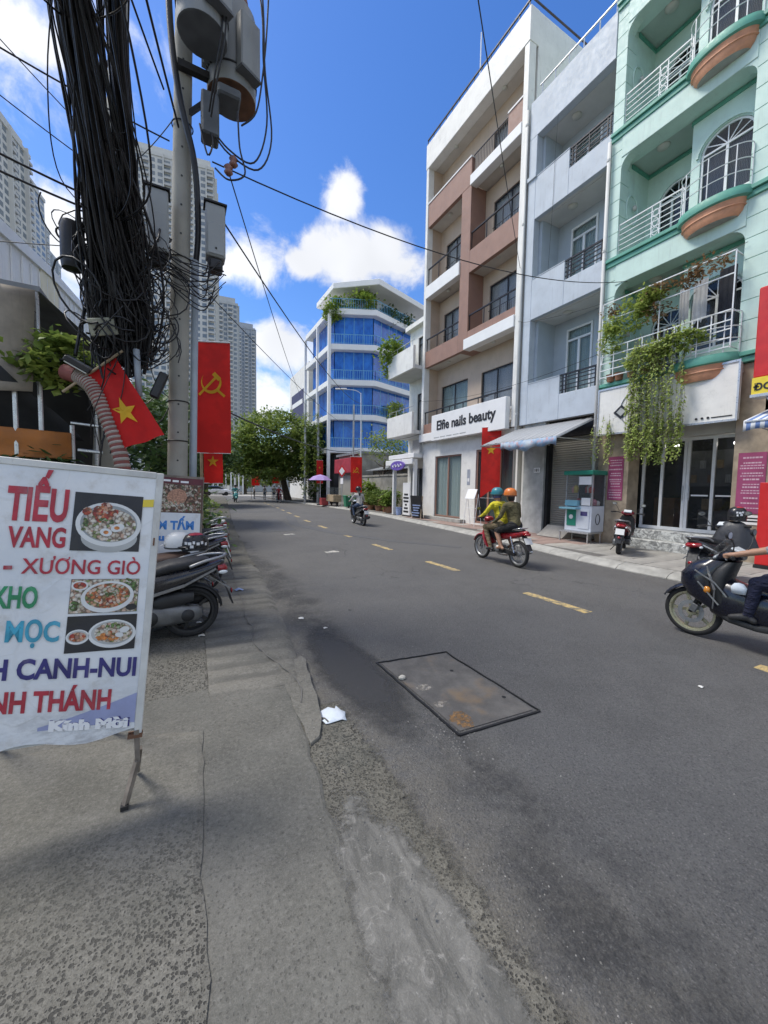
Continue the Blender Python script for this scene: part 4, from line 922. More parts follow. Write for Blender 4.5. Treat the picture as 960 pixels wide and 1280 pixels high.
# ------------------------------------------------------------------ house at the right edge with red shop sign
rh = empty('lavender_house', (12, 2.4, .12), 'lavender white house with red shop front at the right edge', 'building')
pm('lavender', (.56, .56, .66), .6, .05, 2, .06, streak=.4)
b = MB(); wall_x(b, X0+.1, X0+.4, -1.0, 3.5, .12, 17.5, [(.2, 2.2, 5.6, 7.6), (.2, 2.2, 9.2, 11.2), (.2, 2.2, 12.8, 14.8), (.0, 3.0, .12, 3.2)]); b.build('front_wall', 'lavender', rh)
MB().box(X0+.6, 21, -1.0, 3.48, .12, 17.5).build('core', 'interior', rh); MB().box(X0, 21, -1.02, 3.5, 17.5, 18).build('roof_slab', 'lavender', rh)
for z in (5.6, 9.2, 12.8): window(rh, X0+.2, .2, 2.2, z, z+2, 2, .45)
n = 40
for i in range(38):
    z = .14+i*.08; o = MB().prismy([(X0+.32, z), (X0+.295, z+.02), (X0+.295, z+.055), (X0+.32, z+.077), (X0+.33, z+.077), (X0+.33, z)], 0, 3.0)
    if i == 0: sl = o.build('shutter_slat', 'shutter', rh)
    else: c = sl.copy(); C.objects.link(c); c.location = (0, 0, i*.08)
rpn = empty('advertising_panel', (10.95, 3.1, .13), 'tall red advertising panel standing at the right edge of the pavement', 'panel'); MB().box(10.9, 11.0, 2.5, 3.50, .2, 1.95).build('panel', 'red_panel', rpn, bevel=.01); MB().box(10.85, 11.15, 2.6, 3.5, .13, .2).build('foot', 'dark_metal', rpn)
MB().box(X0-.1, X0+.12, 3.2, 3.5, 8.35, 9.0).build('green_edge', 'mint_green', rh); railing(rh, X0-.02, 1.0, 3.45, 9.0, 9.5, 'dark_metal', 14)
rs = empty('red_shop_sign', (11.3, 2.6, 4), 'red shop sign with yellow address strip at the right edge', 'sign')
MB().box(10.75, 11.05, .8, 3.70, 4.15, 6.0).build('sign_box', 'red_panel', rs, bevel=.02); MB().box(10.735, 11.052, .8, 3.705, 3.8, 4.145).build('address_strip', 'yellow_panel', rs)
text('address', 'ĐC: 1', .2, 'text_black', rs, (10.73, 3.67, 3.88), (0, -1, 0), (0, 0, 1), .006)
MB().box(10.72, 11.07, .78, 3.72, 3.74, 3.8).build('sign_edge', 'alu', rs)
b = MB(); b.tube([(X0+.1, 3.3, 3.1), (10.9, 3.5, 3.74)], .02, 6); b.tube([(X0+.1, 1.0, 3.1), (10.9, 1.0, 3.74)], .02, 6); b.build('strut', 'alu', rs)
t = MT('awning_bluewhite'); w = t.wave(2.2, t.map((0, 1, 0)), 0, 'Y'); t.fin(t.mix(t.rng(w, .45, .55), (.62, .64, .66), (.12, .2, .42)), .6)
aw2 = empty('shop_awning', (10.6, 2.2, 3.2), 'blue and white striped awning below the red shop sign', 'awning')
b = MB()
for i in range(17):
    y = .6+i*.19
    for x, z in ((11.55, 3.6), (10.3, 3.2+.015*math.sin(i*2)), (10.29, 3.0+.03*math.sin(i*1.4))): b.v.append((x, y, z))
for i in range(16):
    for k in range(2): a = i*3+k; b.f.append((a, a+3, a+4, a+1)); b.mi.append(0)
o = b.build('canopy', 'awning_bluewhite', aw2, smooth=True); o.modifiers.new('s', 'SOLIDIFY').thickness = .01
b = MB(); b.tube([(10.3, .62, 3.18), (10.3, 3.62, 3.18)], .02, 6); b.tube([(11.55, 3.6, 3.1), (10.3, 3.6, 3.17)], .016, 6); b.build('awning_frame', 'alu', aw2)
MB().box(11.55, 11.6, 3.5, 3.72, 3.5, 8).build('rain_pipe', 'soffit_grey', rh)

# ------------------------------------------------------------------ narrow white house beyond
wh = empty('white_house', (12.2, 19, .12), 'narrow white house with projecting solid balconies beside the brown house', 'building')
w0, w1 = 17.55, 20.3
for z0, z1 in ((4.6, 5.75), (8.0, 9.2)):
    MB().box(10.9, 11.05, w0, w1, z0, z1).box(11.05, 12.4, w1-.14, w1, z0, z1).build('balcony_front', 'white_paint', wh, bevel=.012)
    MB().box(11.05, 12.6, w0, w1-.14, z0+.02, z0+.2).build('balcony_slab', 'soffit_grey', wh)
    b = MB(); b.tube([(10.98, w0, z1+.3), (10.98, w1-.07, z1+.3), (12.3, w1-.07, z1+.3)], .02, 5)
    for i in range(4): y = w0+.2+i*.8; b.tube([(10.98, y, z1), (10.98, y, z1+.3)], .014, 5)
    b.build('balcony_rail', 'alu', wh)
hs_ = [(18.0, 19.4, 5.0, 7.2), (18.0, 19.4, 8.4, 10.4), (17.75, 19.9, .14, 2.9)]
wall_x(MB(), 12.4, 12.6, w0, w1, .12, 11.0, hs_).build('front_wall', 'white_paint', wh)
MB().box(12.6, 21, w1-.2, w1, .12, 11).build('side_wall', 'white_paint', wh); MB().box(12.1, 21, w0, w1+.1, 11, 11.25).build('roof_slab', 'white_paint', wh)
MB().box(13.0, 20.9, w0+.05, w1-.25, .12, 10.9).build('core', 'interior', wh)
window(wh, 12.45, *hs_[0], 2, .4, 'dark_metal'); window(wh, 12.45, *hs_[1], 2, .4, 'dark_metal'); window(wh, 12.45, *hs_[2], 3, 0, 'alu', 'glass_smoke', 'curtain_pale', name='shop_door')
# small shop front: white canopy slab, purple sign, shutter, printed board
MB().box(11.1, 12.4, 17.6, 20.4, 3.35, 3.6).build('canopy_slab', 'white_clean', wh, bevel=.02); MB().box(11.0, 11.1, 17.6, 20.6, 3.0, 3.3).build('canopy_edge', 'white_clean', wh, bevel=.02)
MB().box(11.25, 11.45, 20.0, 20.15, .12, 3.3).build('post', 'white_clean', wh); MB().box(11.25, 11.45, 17.75, 17.9, .12, 3.3).build('post', 'white_clean', wh)
b = MB()
for i in range(12): z = 3.62+i*.06; b.prismy([(11.45, z), (11.43, z+.05), (11.6, z+.05), (11.6, z)], 17.58, 18.3)
b.build('air_grille', 'alu', wh)
pm('purple', (.16, .10, .42), .4, .1, 4)
ps = empty('purple_shop_sign', (10.9, 18.9, 2.7), 'small purple oval shop sign under the white canopy', 'sign')
pts = [(18.9+.75*math.cos(a), 2.95+.26*math.sin(a)) for a in [2*math.pi*i/24 for i in range(24)]]; MB().prismx(pts, 10.82, 10.92).build('sign_panel', 'purple', ps)
b = MB(); b.tube([(10.81, 18.9-.5+i*.1, 2.95+.09*math.sin(i*1.9)) for i in range(11)], .025, 5); b.build('script_mark', 'text_white', ps); b = MB(); b.box(10.86, 10.88, 18.5, 18.53, 3.15, 3.32); b.build('bracket', 'alu', ps)
ss = empty('printed_stand', (11.2, 18.3, .12), 'white printed standing board in front of the small shop', 'sign')
MB().box(11.15, 11.2, 18.0, 18.75, .2, 2.0).build('board', 'white_clean', ss, bevel=.01)
for i, w in enumerate((.2, .28, .26, .1, .2, .26)): MB().box(11.14, 11.148, 18.38-w, 18.38+w, 1.35-i*.19-.05, 1.35-i*.19+.05).build('print_line', 'text_black', ss)
b = MB(); b.box(11.12, 11.3, 18.0, 18.75, .13, .2); b.build('foot', 'dark_metal', ss)
ch = empty('menu_board', (11.0, 16.9, .12), 'dark chalk menu board leaning beside the salon step', 'menu board')
b = MB(); b.obox((10.98, 17.0, .72), (.98, .15, .12), (-.15, .98, 0), (-.12, 0, .98), .02, .42, .6); b.build('board', 'text_black', ch)
for i in range(8): b = MB(); b.obox((10.945-.0145*i*0+.0135*(i-4)*-1.0*0+ .0, 17.0, 1.2-i*.13), (.98, .15, .12), (-.15, .98, 0), (-.12, 0, .98), .004, .3-.05*(i % 3), .03); o = b.build('chalk_line', 'wrap_blue', ch); o.location.x += -.008-.0155*(i-4)
b = MB(); b.bar((11.0, 16.65, .12), (11.1, 16.65, 1.3), .04); b.bar((11.35, 17.0, .12), (11.08, 17.0, 1.25), .03); b.build('leg', 'stone_tan', ch)
tag(MB().lathe([(0, 0), (.16, 0), (.19, .42), (.2, .42), (.2, .45), (.17, .45), (.15, .03)], 14, (11.3, 19.4, .13)).build('water_bucket', 'wrap_blue', smooth=True, auto=40), 'blue bucket by the glass shop door', 'bucket')

# ------------------------------------------------------------------ low walls, huts and plants between white and blue buildings
pm('wall_old', (.30, .285, .25), .9, .25, 1.5, .3, 30, streak=.7); pm('roof_tin', (.22, .23, .24), .6, .2, 3, .1, 40, .2); pm('red_awning', (.34, .03, .05), .7, .2, 2)
lw = empty('old_garden_wall', (13, 24, .12), 'weathered grey garden wall beside the potted plants', 'wall')
MB().box(12.6, 12.8, 20.6, 27.4, .1, 2.5).build('wall', 'wall_old', lw, bevel=.02); MB().box(12.55, 12.85, 20.6, 27.4, 2.5, 2.62).build('coping', 'wall_old', lw)
hut = empty('low_hut', (14, 23.5, .12), 'low hut with sloping tin roof behind the garden wall', 'hut')
MB().box(13.4, 17, 20.6, 27.2, .1, 3.1).build('wall', 'wall_old', hut)
b = MB(); n = 40
for i in range(n+1): y = 20.4+7.2*i/n; b.v += [(12.9, y, 2.95+.03*(i % 2)), (17.2, y, 4.0+.03*(i % 2))]
for i in range(n): b.f.append((2*i, 2*i+2, 2*i+3, 2*i+1)); b.mi.append(0)
o = b.build('roof', 'roof_tin', hut); o.modifiers.new('s', 'SOLIDIFY').thickness = .03
rdh = empty('red_front_shop', (13, 31, .12), 'low shop with dark red fascia below the blue building', 'building')
MB().box(12.9, 18, 28.2, 33.2, .1, 4.4).build('wall', 'wall_old', rdh); MB().box(12.5, 12.88, 28.3, 33.3, 2.9, 4.15).build('fascia', 'red_awning', rdh, bevel=.03)
MB().box(12.86, 12.9, 28.6, 32.9, .15, 2.7).build('shutter', 'shutter', rdh); MB().box(12.7, 18.2, 28.1, 33.4, 4.4, 4.6).build('roof', 'roof_tin', rdh)

# ------------------------------------------------------------------ blue corner building
bb_ = empty('blue_office', (16, 37, 0), 'blue glass corner office with white floor bands and roof garden', 'building')
t = MT('glass_blue'); n = t.noise(.9, 5, .7, t.map((1, 1, .6))); t.fin(t.mix(t.rng(n, .35, .65), (.015, .09, .40), (.04, .20, .66)), .08, Specular_IOR_Level=.7); t.bump(t.noise(1.2, 2), .05, .1)
pm('rail_blue', (.16, .40, .60), .4, .08, 5)
foot = [(13, 42.8), (13, 35.6), (16.7, 33.9), (24.5, 36.6), (24.5, 42.8)]
def inset(poly, d):
    n = len(poly); out = []
    cx_, cy_ = sum(p[0] for p in poly)/n, sum(p[1] for p in poly)/n
    for i in range(n):
        a, p, c = Vector(poly[i-1]), Vector(poly[i]), Vector(poly[(i+1) % n])
        e1 = (p-a).normalized(); e2 = (c-p).normalized(); n1_ = Vector((-e1.y, e1.x)); n2_ = Vector((-e2.y, e2.x))
        if n1_.dot(Vector((cx_, cy_))-p) < 0: n1_, n2_ = -n1_, -n2_
        m = (n1_+n2_); m = m/ m.dot(n1_) if abs(m.dot(n1_)) > .1 else n1_
        out.append(tuple(p+m*d))
    return out
zb = [5.25, 8.4, 11.65, 14.95, 18.2]
outp = inset(foot, -.35); glp = inset(foot, .35)
for i, z in enumerate(zb):
    MB().prism(outp, z-.28, z+.25).build('floor_band', 'white_clean', bb_, bevel=.03)
    for k in range(3):          # left, middle, right face
        a, c = outp[k], outp[k+1]; L_ = math.dist(a, c); b = MB()
        if k:
            q = inset(foot, -.28); a, c = q[k], q[k+1]
            b.bar((*a, z+1.15), (*c, z+1.15), .05); b.bar((*a, z+.35), (*c, z+.35), .03); nbal = int(L_/.22)
            for j in range(nbal+1): p = Vector(a).lerp(Vector(c), j/nbal); b.box(p.x-.014, p.x+.014, p.y-.014, p.y+.014, z+.25, z+1.14)
            b.build('railing', 'rail_blue', bb_)
        if i == 4: continue
        z1 = zb[i+1]-.28; ga, gc = Vector(glp[k]), Vector(glp[k+1]); npn = (3, 4, 7)[k]; d = (gc-ga).normalized(); nr = Vector((d.y, -d.x))
        for j in range(npn):
            p, q = ga.lerp(gc, j/npn)+d*.03, ga.lerp(gc, (j+1)/npn)-d*.03
            MB().obox(((p.x+q.x)/2, (p.y+q.y)/2, (z+.25+z1)/2), (d.x, d.y, 0), (nr.x, nr.y, 0), (0, 0, 1), (q-p).length/2, .02, (z1-z-.25)/2).build('pane', 'glass_blue', bb_)
        b = MB()
        for j in range(npn+1): p = ga.lerp(gc, j/npn); b.box(p.x-.03, p.x+.03, p.y-.03, p.y+.03, z+.25, z1)
        b.build('mullion', 'rail_blue', bb_)
MB().prism(inset(foot, .5), 0, 18.2).build('core', 'interior', bb_)
MB().prism(inset(foot, .6), .05, 4.97).build('ground_wall', 'wall_old', bb_)
for k in (0, 1): p = outp[k]; MB().box(p[0]-.12, p[0]+.14, p[1]-.12, p[1]+.14, 0, 17.9).build('rib', 'white_clean', bb_)
p = Vector(outp[0]).lerp(Vector(outp[1]), .55); MB().box(p.x-.1, p.x+.12, p.y-.12, p.y+.12, 0, 17.9).build('rib', 'white_clean', bb_)
# roof terrace
MB().prism(inset(foot, 1.6), 18.4, 21.0).build('penthouse_wall', 'soffit_grey', bb_); rf = [(13.2, 41), (13.3, 36.2), (16.8, 33.3), (25.2, 36.3), (25.2, 42.5)]
MB().prism(rf, 20.7, 21.25).build('roof', 'white_clean', bb_, bevel=.04)
fb = empty('far_white_block', (12, 62, 0), 'pale narrow block with dark windows far behind the blue office', 'building')
MB().box(14.2, 20, 47, 56, 0, 17).build('wall', 'white_paint', fb); pm('sign_dark', (.05, .05, .12), .5)
MB().box(13.9, 14.18, 48, 54, 10, 14).build('window_band', 'sign_dark', fb); MB().box(13.85, 13.89, 48.5, 53.5, 12.2, 12.8).build('window', 'white_clean', fb)

# ------------------------------------------------------------------ apartment towers
def tower_mat(nm, c): pm(nm, c, .8, .05, .05, 0, 1)
tower_mat('tower_cream', (.60, .61, .60)); tower_mat('tower_grey', (.46, .49, .51)); tower_mat('tower_shade', (.37, .41, .46)); glass('tower_glass', (.17, .21, .25), .25); tower_mat('tower_band', (.52, .53, .53))  # walls and glass lightened towards blue: haze put into the colours
def tower(name, x, y, w, d, h, label, mat, rz=0, fl=3.4, cols=8, bays=3, seed=0):
    t = empty(name, (x, y, 0), label, 'tower', 'apartment towers', rz=rz, local=True)
    MB().box(-w/2, w/2, -d/2, d/2, 0, h).build('wall', mat, t)
    b = MB(); wn_ = MB(); sl_ = MB(); rr = random.Random(seed); nf = int(h/fl)-1
    for side in range(2):
        L_ = w if side == 0 else d; nc = cols if side == 0 else max(3, int(cols*d/w)); cw = L_/nc
        for c in range(nc):
            u0 = -L_/2+c*cw; proud = (c % bays == bays-1)
            for f in range(nf):
                z = 3+f*fl
                def bx(mb, a, e, out, z0, z1):
                    if side == 0: mb.box(a, e, -d/2-out, -d/2+.2, z0, z1)
                    else: mb.box(w/2-.2, w/2+out, a, e, z0, z1); 
                def bx2(mb, a, e, out, z0, z1):
                    if side == 1: mb.box(-w/2-out, -w/2+.2, a, e, z0, z1)
                if proud: bx(sl_, u0, u0+cw, 1.2, z, z+1.1); bx2(sl_, u0, u0+cw, 1.2, z, z+1.1); bx(wn_, u0+.3, u0+cw-.3, .03, z+1.2, z+fl-.4); bx2(wn_, u0+.3, u0+cw-.3, .03, z+1.2, z+fl-.4)
                else: bx(wn_, u0+cw*.18, u0+cw*.82, .05, z+.9, z+fl-.5); bx2(wn_, u0+cw*.18, u0+cw*.82, .05, z+.9, z+fl-.5)
            if proud:
                bx(b, u0-.25, u0+.25, 1.5, 0, h+1); bx2(b, u0-.25, u0+.25, 1.5, 0, h+1)
    tag(wn_.build('window_grid', 'tower_glass', t), kind='stuff'); tag(sl_.build('balcony_grid', 'tower_band', t), kind='stuff'); b.build('fin', mat, t)
    MB().box(-w/2+1.5, w/2-1.5, -d/2+1.5, d/2-1.5, h, h+5).build('roof_plant', mat, t)
    MB().box(-w/2-.4, w/2+.4, -d/2-.4, d/2+.4, h-.8, h+.9).build('parapet', mat, t)
    return t
tower('apartment_tower', 0, 262, 42, 24, 178, 'tall cream apartment tower directly behind the transformer pole', 'tower_cream', R(-8), cols=12, bays=3)
tower('apartment_tower', 33, 330, 17, 30, 136, 'grey apartment tower stepped just right of the cream tower', 'tower_grey', R(-5), cols=5, bays=2, seed=1)
tower('apartment_tower', 56, 400, 18, 36, 146, 'farthest dark grey apartment tower ending the row above the trees', 'tower_shade', R(-4), cols=6, bays=2, seed=2)
tower('apartment_tower', -69, 222, 22, 22, 143, 'cream apartment tower cut by the left edge of the view', 'tower_cream', R(-12), cols=6, bays=3, seed=3)
tower('apartment_tower', -75, 272, 22, 20, 153, 'pale apartment tower second from the left edge', 'tower_cream', R(-10), cols=5, bays=5, seed=4)
tower('apartment_tower', -86, 336, 20, 20, 168, 'slim grey apartment tower third from the left edge', 'tower_grey', R(-8), cols=5, bays=2, seed=5)
tower('apartment_tower', -98, 412, 24, 22, 180, 'low grey apartment tower farthest away in the left group', 'tower_shade', R(-8), cols=6, bays=2, seed=6)

# ================================================================== VEGETATION
def leafmat(nm, a, b, c=None):
    t = MT(nm); n = t.noise(1.1, 3, .6); n2 = t.noise(14, 2); col = t.mix(t.rng(n, .35, .65), a, b)
    if c: col = t.mix(t.rng(n2, .58, .72), col, c)
    t.fin(col, .55, Specular_IOR_Level=.3)
    tr = t.N.new('ShaderNodeBsdfTranslucent'); t.L.new(col, tr.inputs[0]); ms = t.N.new('ShaderNodeMixShader'); ms.inputs[0].default_value = .35
    t.L.new(t.b.outputs[0], ms.inputs[1]); t.L.new(tr.outputs[0], ms.inputs[2]); t.L.new(ms.outputs[0], t.N['Material Output'].inputs[0])
leafmat('leaf_tree', (.12, .19, .04), (.29, .36, .08), (.42, .46, .13)); leafmat('leaf_dark', (.045, .09, .028), (.11, .17, .05)); leafmat('leaf_bright', (.12, .20, .03), (.25, .34, .06), (.32, .38, .08))
leafmat('leaf_vine', (.22, .29, .06), (.40, .49, .13), (.52, .54, .22)); leafmat('leaf_dry', (.20, .12, .06), (.30, .19, .10), (.16, .19, .06)); pm('bark', (.11, .085, .06), .9, .3, 6, .5, 25)
def foliage(b, lobes, clumps, per, size, seed, spread=.5, flat_=.0):
    rr = random.Random(seed); vol = [l[3]*l[4]*l[5] for l in lobes]; tot = sum(vol)
    for _ in range(clumps):
        k = rr.random()*tot; i = 0
        while k > vol[i]: k -= vol[i]; i += 1
        cx_, cy_, cz_, rx, ry, rz = lobes[i]
        while True:
            d = Vector((rr.gauss(0, 1), rr.gauss(0, 1), rr.gauss(0, 1)))
            if d.length > .1: break
        d.normalize(); f = rr.uniform(.55, 1.02)**.6
        c = Vector((cx_+d.x*rx*f, cy_+d.y*ry*f, cz_+d.z*rz*f)); cs = spread*rr.uniform(.5, 1.3)
        for _ in range(per):
            o = Vector((rr.gauss(0, cs), rr.gauss(0, cs), rr.gauss(0, cs*.55)))
            dd = Vector((rr.uniform(-1, 1), rr.uniform(-1, 1), rr.uniform(-.8, .4))); up = Vector((rr.uniform(-.6, .6), rr.uniform(-.6, .6), 1))
            s = size*rr.uniform(.6, 1.4); b.leaf(c+o, dd, up, s, s*.6)
    return b
def limb_set(b, base, top, r, n, reach, seed):
    rr = random.Random(seed); base, top = Vector(base), Vector(top); mid = base.lerp(top, .5)+Vector((rr.uniform(-.2, .2), rr.uniform(-.2, .2), 0))
    b.tube(spline([base, mid, top], 5), [r*(1.25-.055*i) for i in range(11)], 10)
    for i in range(n):
        a = 2*math.pi*i/n+rr.uniform(-.4, .4); s = base.lerp(top, rr.uniform(.55, .95)); e = s+Vector((math.cos(a)*reach, math.sin(a)*reach, rr.uniform(.35, .9)*reach)); m = s.lerp(e, .5)+Vector((0, 0, -.12*reach))
        b.tube(spline([s, m, e], 4), [r*.5*(1-.1*k) for k in range(9)], 7)
def tree(name, label, base, top, r, lobes, clumps, per, size, seed, mat='leaf_tree', cat='tree', group=None, spread=.5, reach=2.4, nl=7):
    t = empty(name, base, label, cat, group); b = MB(); limb_set(b, base, top, r, nl, reach, seed); b.build('trunk', 'bark', t, smooth=True)
    foliage(MB(), lobes, clumps, per, size, seed, spread).build('crown', mat, t); return t
tree('street_tree', 'big rounded leafy tree over the right kerb before the crossing', (11.0, 44, 0), (10.2, 44, 4.6), .34,
     [(9.4, 43, 6.7, 4.2, 4, 3.1), (6.4, 44, 5.0, 2.6, 3, 2.0), (11.6, 42.5, 5.2, 2.4, 3, 2.8), (8.6, 43, 4.0, 3.4, 3, 1.6), (12.6, 41, 5.6, 1.6, 2, 2.6)], 860, 36, .32, 1, reach=2.8)
tree('street_tree', 'dark ivy-laden tree against the blue office', (12.4, 38.5, 0), (12.4, 38.4, 4.5), .22, [(12.3, 38.5, 3.6, 1.2, 1.2, 3.2), (12.4, 38.6, 6.2, 1.3, 1.3, 2.0)], 170, 30, .26, 2, 'leaf_dark', reach=1.0)
tree('street_tree', 'slim light green tree beside the white house', (13.0, 24.8, 0), (13.1, 24.6, 3.6), .1, [(13.2, 24.4, 4.6, 1.3, 1.2, 1.1)], 50, 26, .2, 3, 'leaf_tree', reach=.8)
tree('street_tree', 'rough green tree on the far side of the crossing, left of the road', (1.5, 78, 0), (1.5, 78, 4), .3, [(1.5, 78, 5.5, 6, 3, 3)], 160, 26, .5, 4, 'leaf_tree')
tree('street_tree', 'broad low tree beyond the crossing at the end of the road', (12, 84, 0), (12, 84, 3), .3, [(12, 84, 4.2, 9, 4, 2.6)], 220, 26, .5, 5, 'leaf_tree')
tree('street_tree', 'shady tree on the left pavement behind the red banner', (-.7, 19, 0), (-.5, 19, 3.4), .2, [(-.3, 19, 3.9, 2.0, 2.6, 1.7), (-.9, 14, 3.2, 1.0, 1.8, 1.2)], 170, 30, .24, 6, 'leaf_dark', reach=1.2)
tree('street_tree', 'leafy roadside tree farther along the left pavement', (1.8, 34, 0), (2.0, 34, 3.4), .22, [(1.6, 34, 4.2, 2.4, 3.5, 1.9)], 170, 30, .3, 7, 'leaf_dark', reach=1.6)
def ivy_pole(name, x, y, h, label, r=.12, seed=0, red=False):
    t = empty(name, (x, y, 0), label, 'pole', 'ivy poles before the blue office'); b = MB(); b.tube([(x, y, 0), (x, y, h)], r, 8); b.build('shaft', 'tile_grey', t)
    foliage(MB(), [(x, y, h*.5, r*2.6, r*2.6, h*.46)], 60, 22, .2, seed, .16).build('ivy', 'leaf_tree', t)
ivy_pole('ivy_pole', 11.9, 36.2, 9.6, 'tall pole wrapped in ivy left of the blue office front', .12, 21); ivy_pole('ivy_pole', 10.7, 36.5, 9.6, 'thin ivy pole standing nearest the big tree', .1, 22)
def bush(name, label, c, r, seed, mat='leaf_tree', size=.14, pot=None, n=40, group=None, cat='plant', per=18, stem=True):
    t = empty(name, (c[0], c[1], c[2]), label, cat, group); z = c[2]+(pot or 0)
    if pot: MB().lathe([(0, 0), (r*.45, 0), (r*.6, pot), (r*.66, pot), (r*.62, pot-.03), (0, pot-.05)], 14, c).build('pot', 'clay', t, smooth=True, auto=40)
    b = MB(); rr = random.Random(seed)
    for i in range(6): b.tube([(c[0], c[1], z-.04), (c[0]+rr.uniform(-.4, .4)*r, c[1]+rr.uniform(-.4, .4)*r, z+r*1.2)], .012, 5)
    b.build('stem', 'bark', t); foliage(MB(), [(c[0], c[1], z+r*.95, r, r, r*.9)], n, per, size, seed, r*.28).build('leaves', mat, t); return t
bush('potted_plant', 'bright green bushy plant in pot by the small shop', (11.7, 21.2, .13), .55, 31, 'leaf_bright', .18, .4, 60)
bush('potted_plant', 'dark potted shrub against the garden wall', (11.9, 23.0, .13), .6, 32, 'leaf_tree', .16, .4, 50)
bush('potted_plant', 'low potted plant left of the dark shrub', (11.9, 24.5, .13), .5, 33, 'leaf_tree', .16, .35, 40)
bush('potted_plant', 'tall yellow green plant rising over the garden wall', (12.1, 25.6, .13), .8, 34, 'leaf_bright', .22, .5, 70)
bush('potted_plant', 'reddish drooping plant in front of the garden wall', (11.8, 22.0, .13), .35, 35, 'leaf_dry', .16, .35, 26)
for i, (px, py, pz, rx, m, lab) in enumerate(((14.0, 36.3, 19.0, 1.1, 'leaf_bright', 'yellow green bush at the left corner of the roof garden'), (15.8, 34.9, 19.3, 1.2, 'leaf_bright', 'large bush in the middle of the roof garden'), (13.2, 35.8, 18.3, .8, 'leaf_bright', 'trailing plant spilling over the roof garden edge'),
                                          (20.5, 35.8, 18.9, 1.0, 'leaf_dark', 'dark roof garden shrub on the right side'), (18.6, 35.2, 18.8, .8, 'leaf_dark', 'small dark roof garden shrub in the middle'))):
    t = empty('roof_garden_bush', (px, py, pz-.5), lab, 'plant', 'roof garden bushes'); foliage(MB(), [(px, py, pz, rx, rx, rx*.95)], 55, 18, .3, 50+i, .3).build('leaves', m, t)
t = empty('balcony_bush', (11.2, 20.1, 9), 'leafy bush overhanging the upper balcony of the white house', 'plant'); foliage(MB(), [(11.1, 20.2, 9.6, .7, .7, .7), (11.0, 20.5, 8.8, .35, .35, .6)], 55, 20, .22, 61, .2).build('leaves', 'leaf_bright', t)
t = empty('balcony_bush', (11.2, 20.1, 5.8), 'small plant on the lower balcony of the white house', 'plant'); foliage(MB(), [(11.3, 20.0, 6.3, .4, .5, .5)], 24, 18, .16, 62, .16).build('leaves', 'leaf_tree', t)
t = empty('palm_cluster', (24, 37, 9), 'spiky plants on the far right ledge of the blue office', 'plant'); foliage(MB(), [(19, 34.6, 9.2, 1, .6, .8), (19.5, 34.8, 15.6, .8, .5, .7)], 40, 16, .3, 63, .3).build('leaves', 'leaf_tree', t)

# vines hanging from the first floor balcony of the mint house
def vines(name, label, ys, zt, zb_, n, seed, x=11.08, mat='leaf_vine', dens=1.):
    t = empty(name, (x, (ys[0]+ys[1])/2, zb_), label, 'vine'); rr = random.Random(seed); st = MB(); lv = MB()
    for i in range(n):
        y = rr.uniform(*ys); z0 = zt+rr.uniform(-.3, .3); z1 = zb_+abs(rr.gauss(0, .35))*(1 if rr.random() < .75 else 3); x0 = x+rr.uniform(-.14, .1); pts = []
        k = 10
        for j in range(k+1): f = j/k; pts.append((x0+.06*noise.noise((i*3.1, f*3, 0))-.04*f, y+.10*noise.noise((i*1.7, f*3, 5)), z0+(z1-z0)*f))
        st.tube(pts, .004, 3, False)
        for j in range(int((z0-z1)*26*dens)):
            f = rr.random()**.8; p = Vector(pts[min(k, int(f*k))]).lerp(Vector(pts[min(k, int(f*k)+1)]), f*k % 1)
            lv.leaf(p, (rr.uniform(-1, .4), rr.uniform(-1, 1), rr.uniform(-1.3, .1)), (rr.uniform(-1, 0), rr.uniform(-.5, .5), 1), rr.uniform(.05, .11), rr.uniform(.025, .05))
    st.build('stem', 'bark', t); tag(lv.build('leaves', mat, t), kind='stuff'); return t
vines('hanging_vine', 'long curtain of green vines hanging over the white sign of the mint house', (5.1, 6.5), 5.7, 2.6, 60, 71, dens=1.1)
vines('hanging_vine', 'dense vine tails dangling above the scooter and door', (5.1, 6.45), 3.6, 2.45, 44, 72, 11.12, dens=1.5)
vines('hanging_vine', 'short sparse vines at the awning end of the mint house', (6.9, 7.55), 3.7, 2.5, 16, 73, 11.2)
t = empty('creeper', (11.3, 6.3, 6), 'green creeper mass climbing the caged balcony', 'vine')
foliage(MB(), [(11.2, 6.7, 6.55, .12, .6, .35), (11.15, 6.25, 6.9, .12, .5, .25), (11.2, 7.1, 6.1, .1, .3, .45), (11.15, 6.1, 5.35, .14, .5, .35), (11.1, 5.3, 5.45, .12, .6, .25)], 210, 18, .1, 74, .09).build('leaves', 'leaf_vine', t)
t = empty('creeper', (11.3, 5.3, 6.8), 'dry brown creeper along the top of the caged balcony', 'vine')
foliage(MB(), [(11.2, 5.6, 7.0, .12, .7, .2), (11.2, 4.9, 7.1, .12, .5, .2), (11.2, 5.9, 6.5, .1, .25, .3), (11.25, 7.15, 7.0, .1, .2, .2)], 75, 14, .09, 75, .1).build('leaves', 'leaf_dry', t)

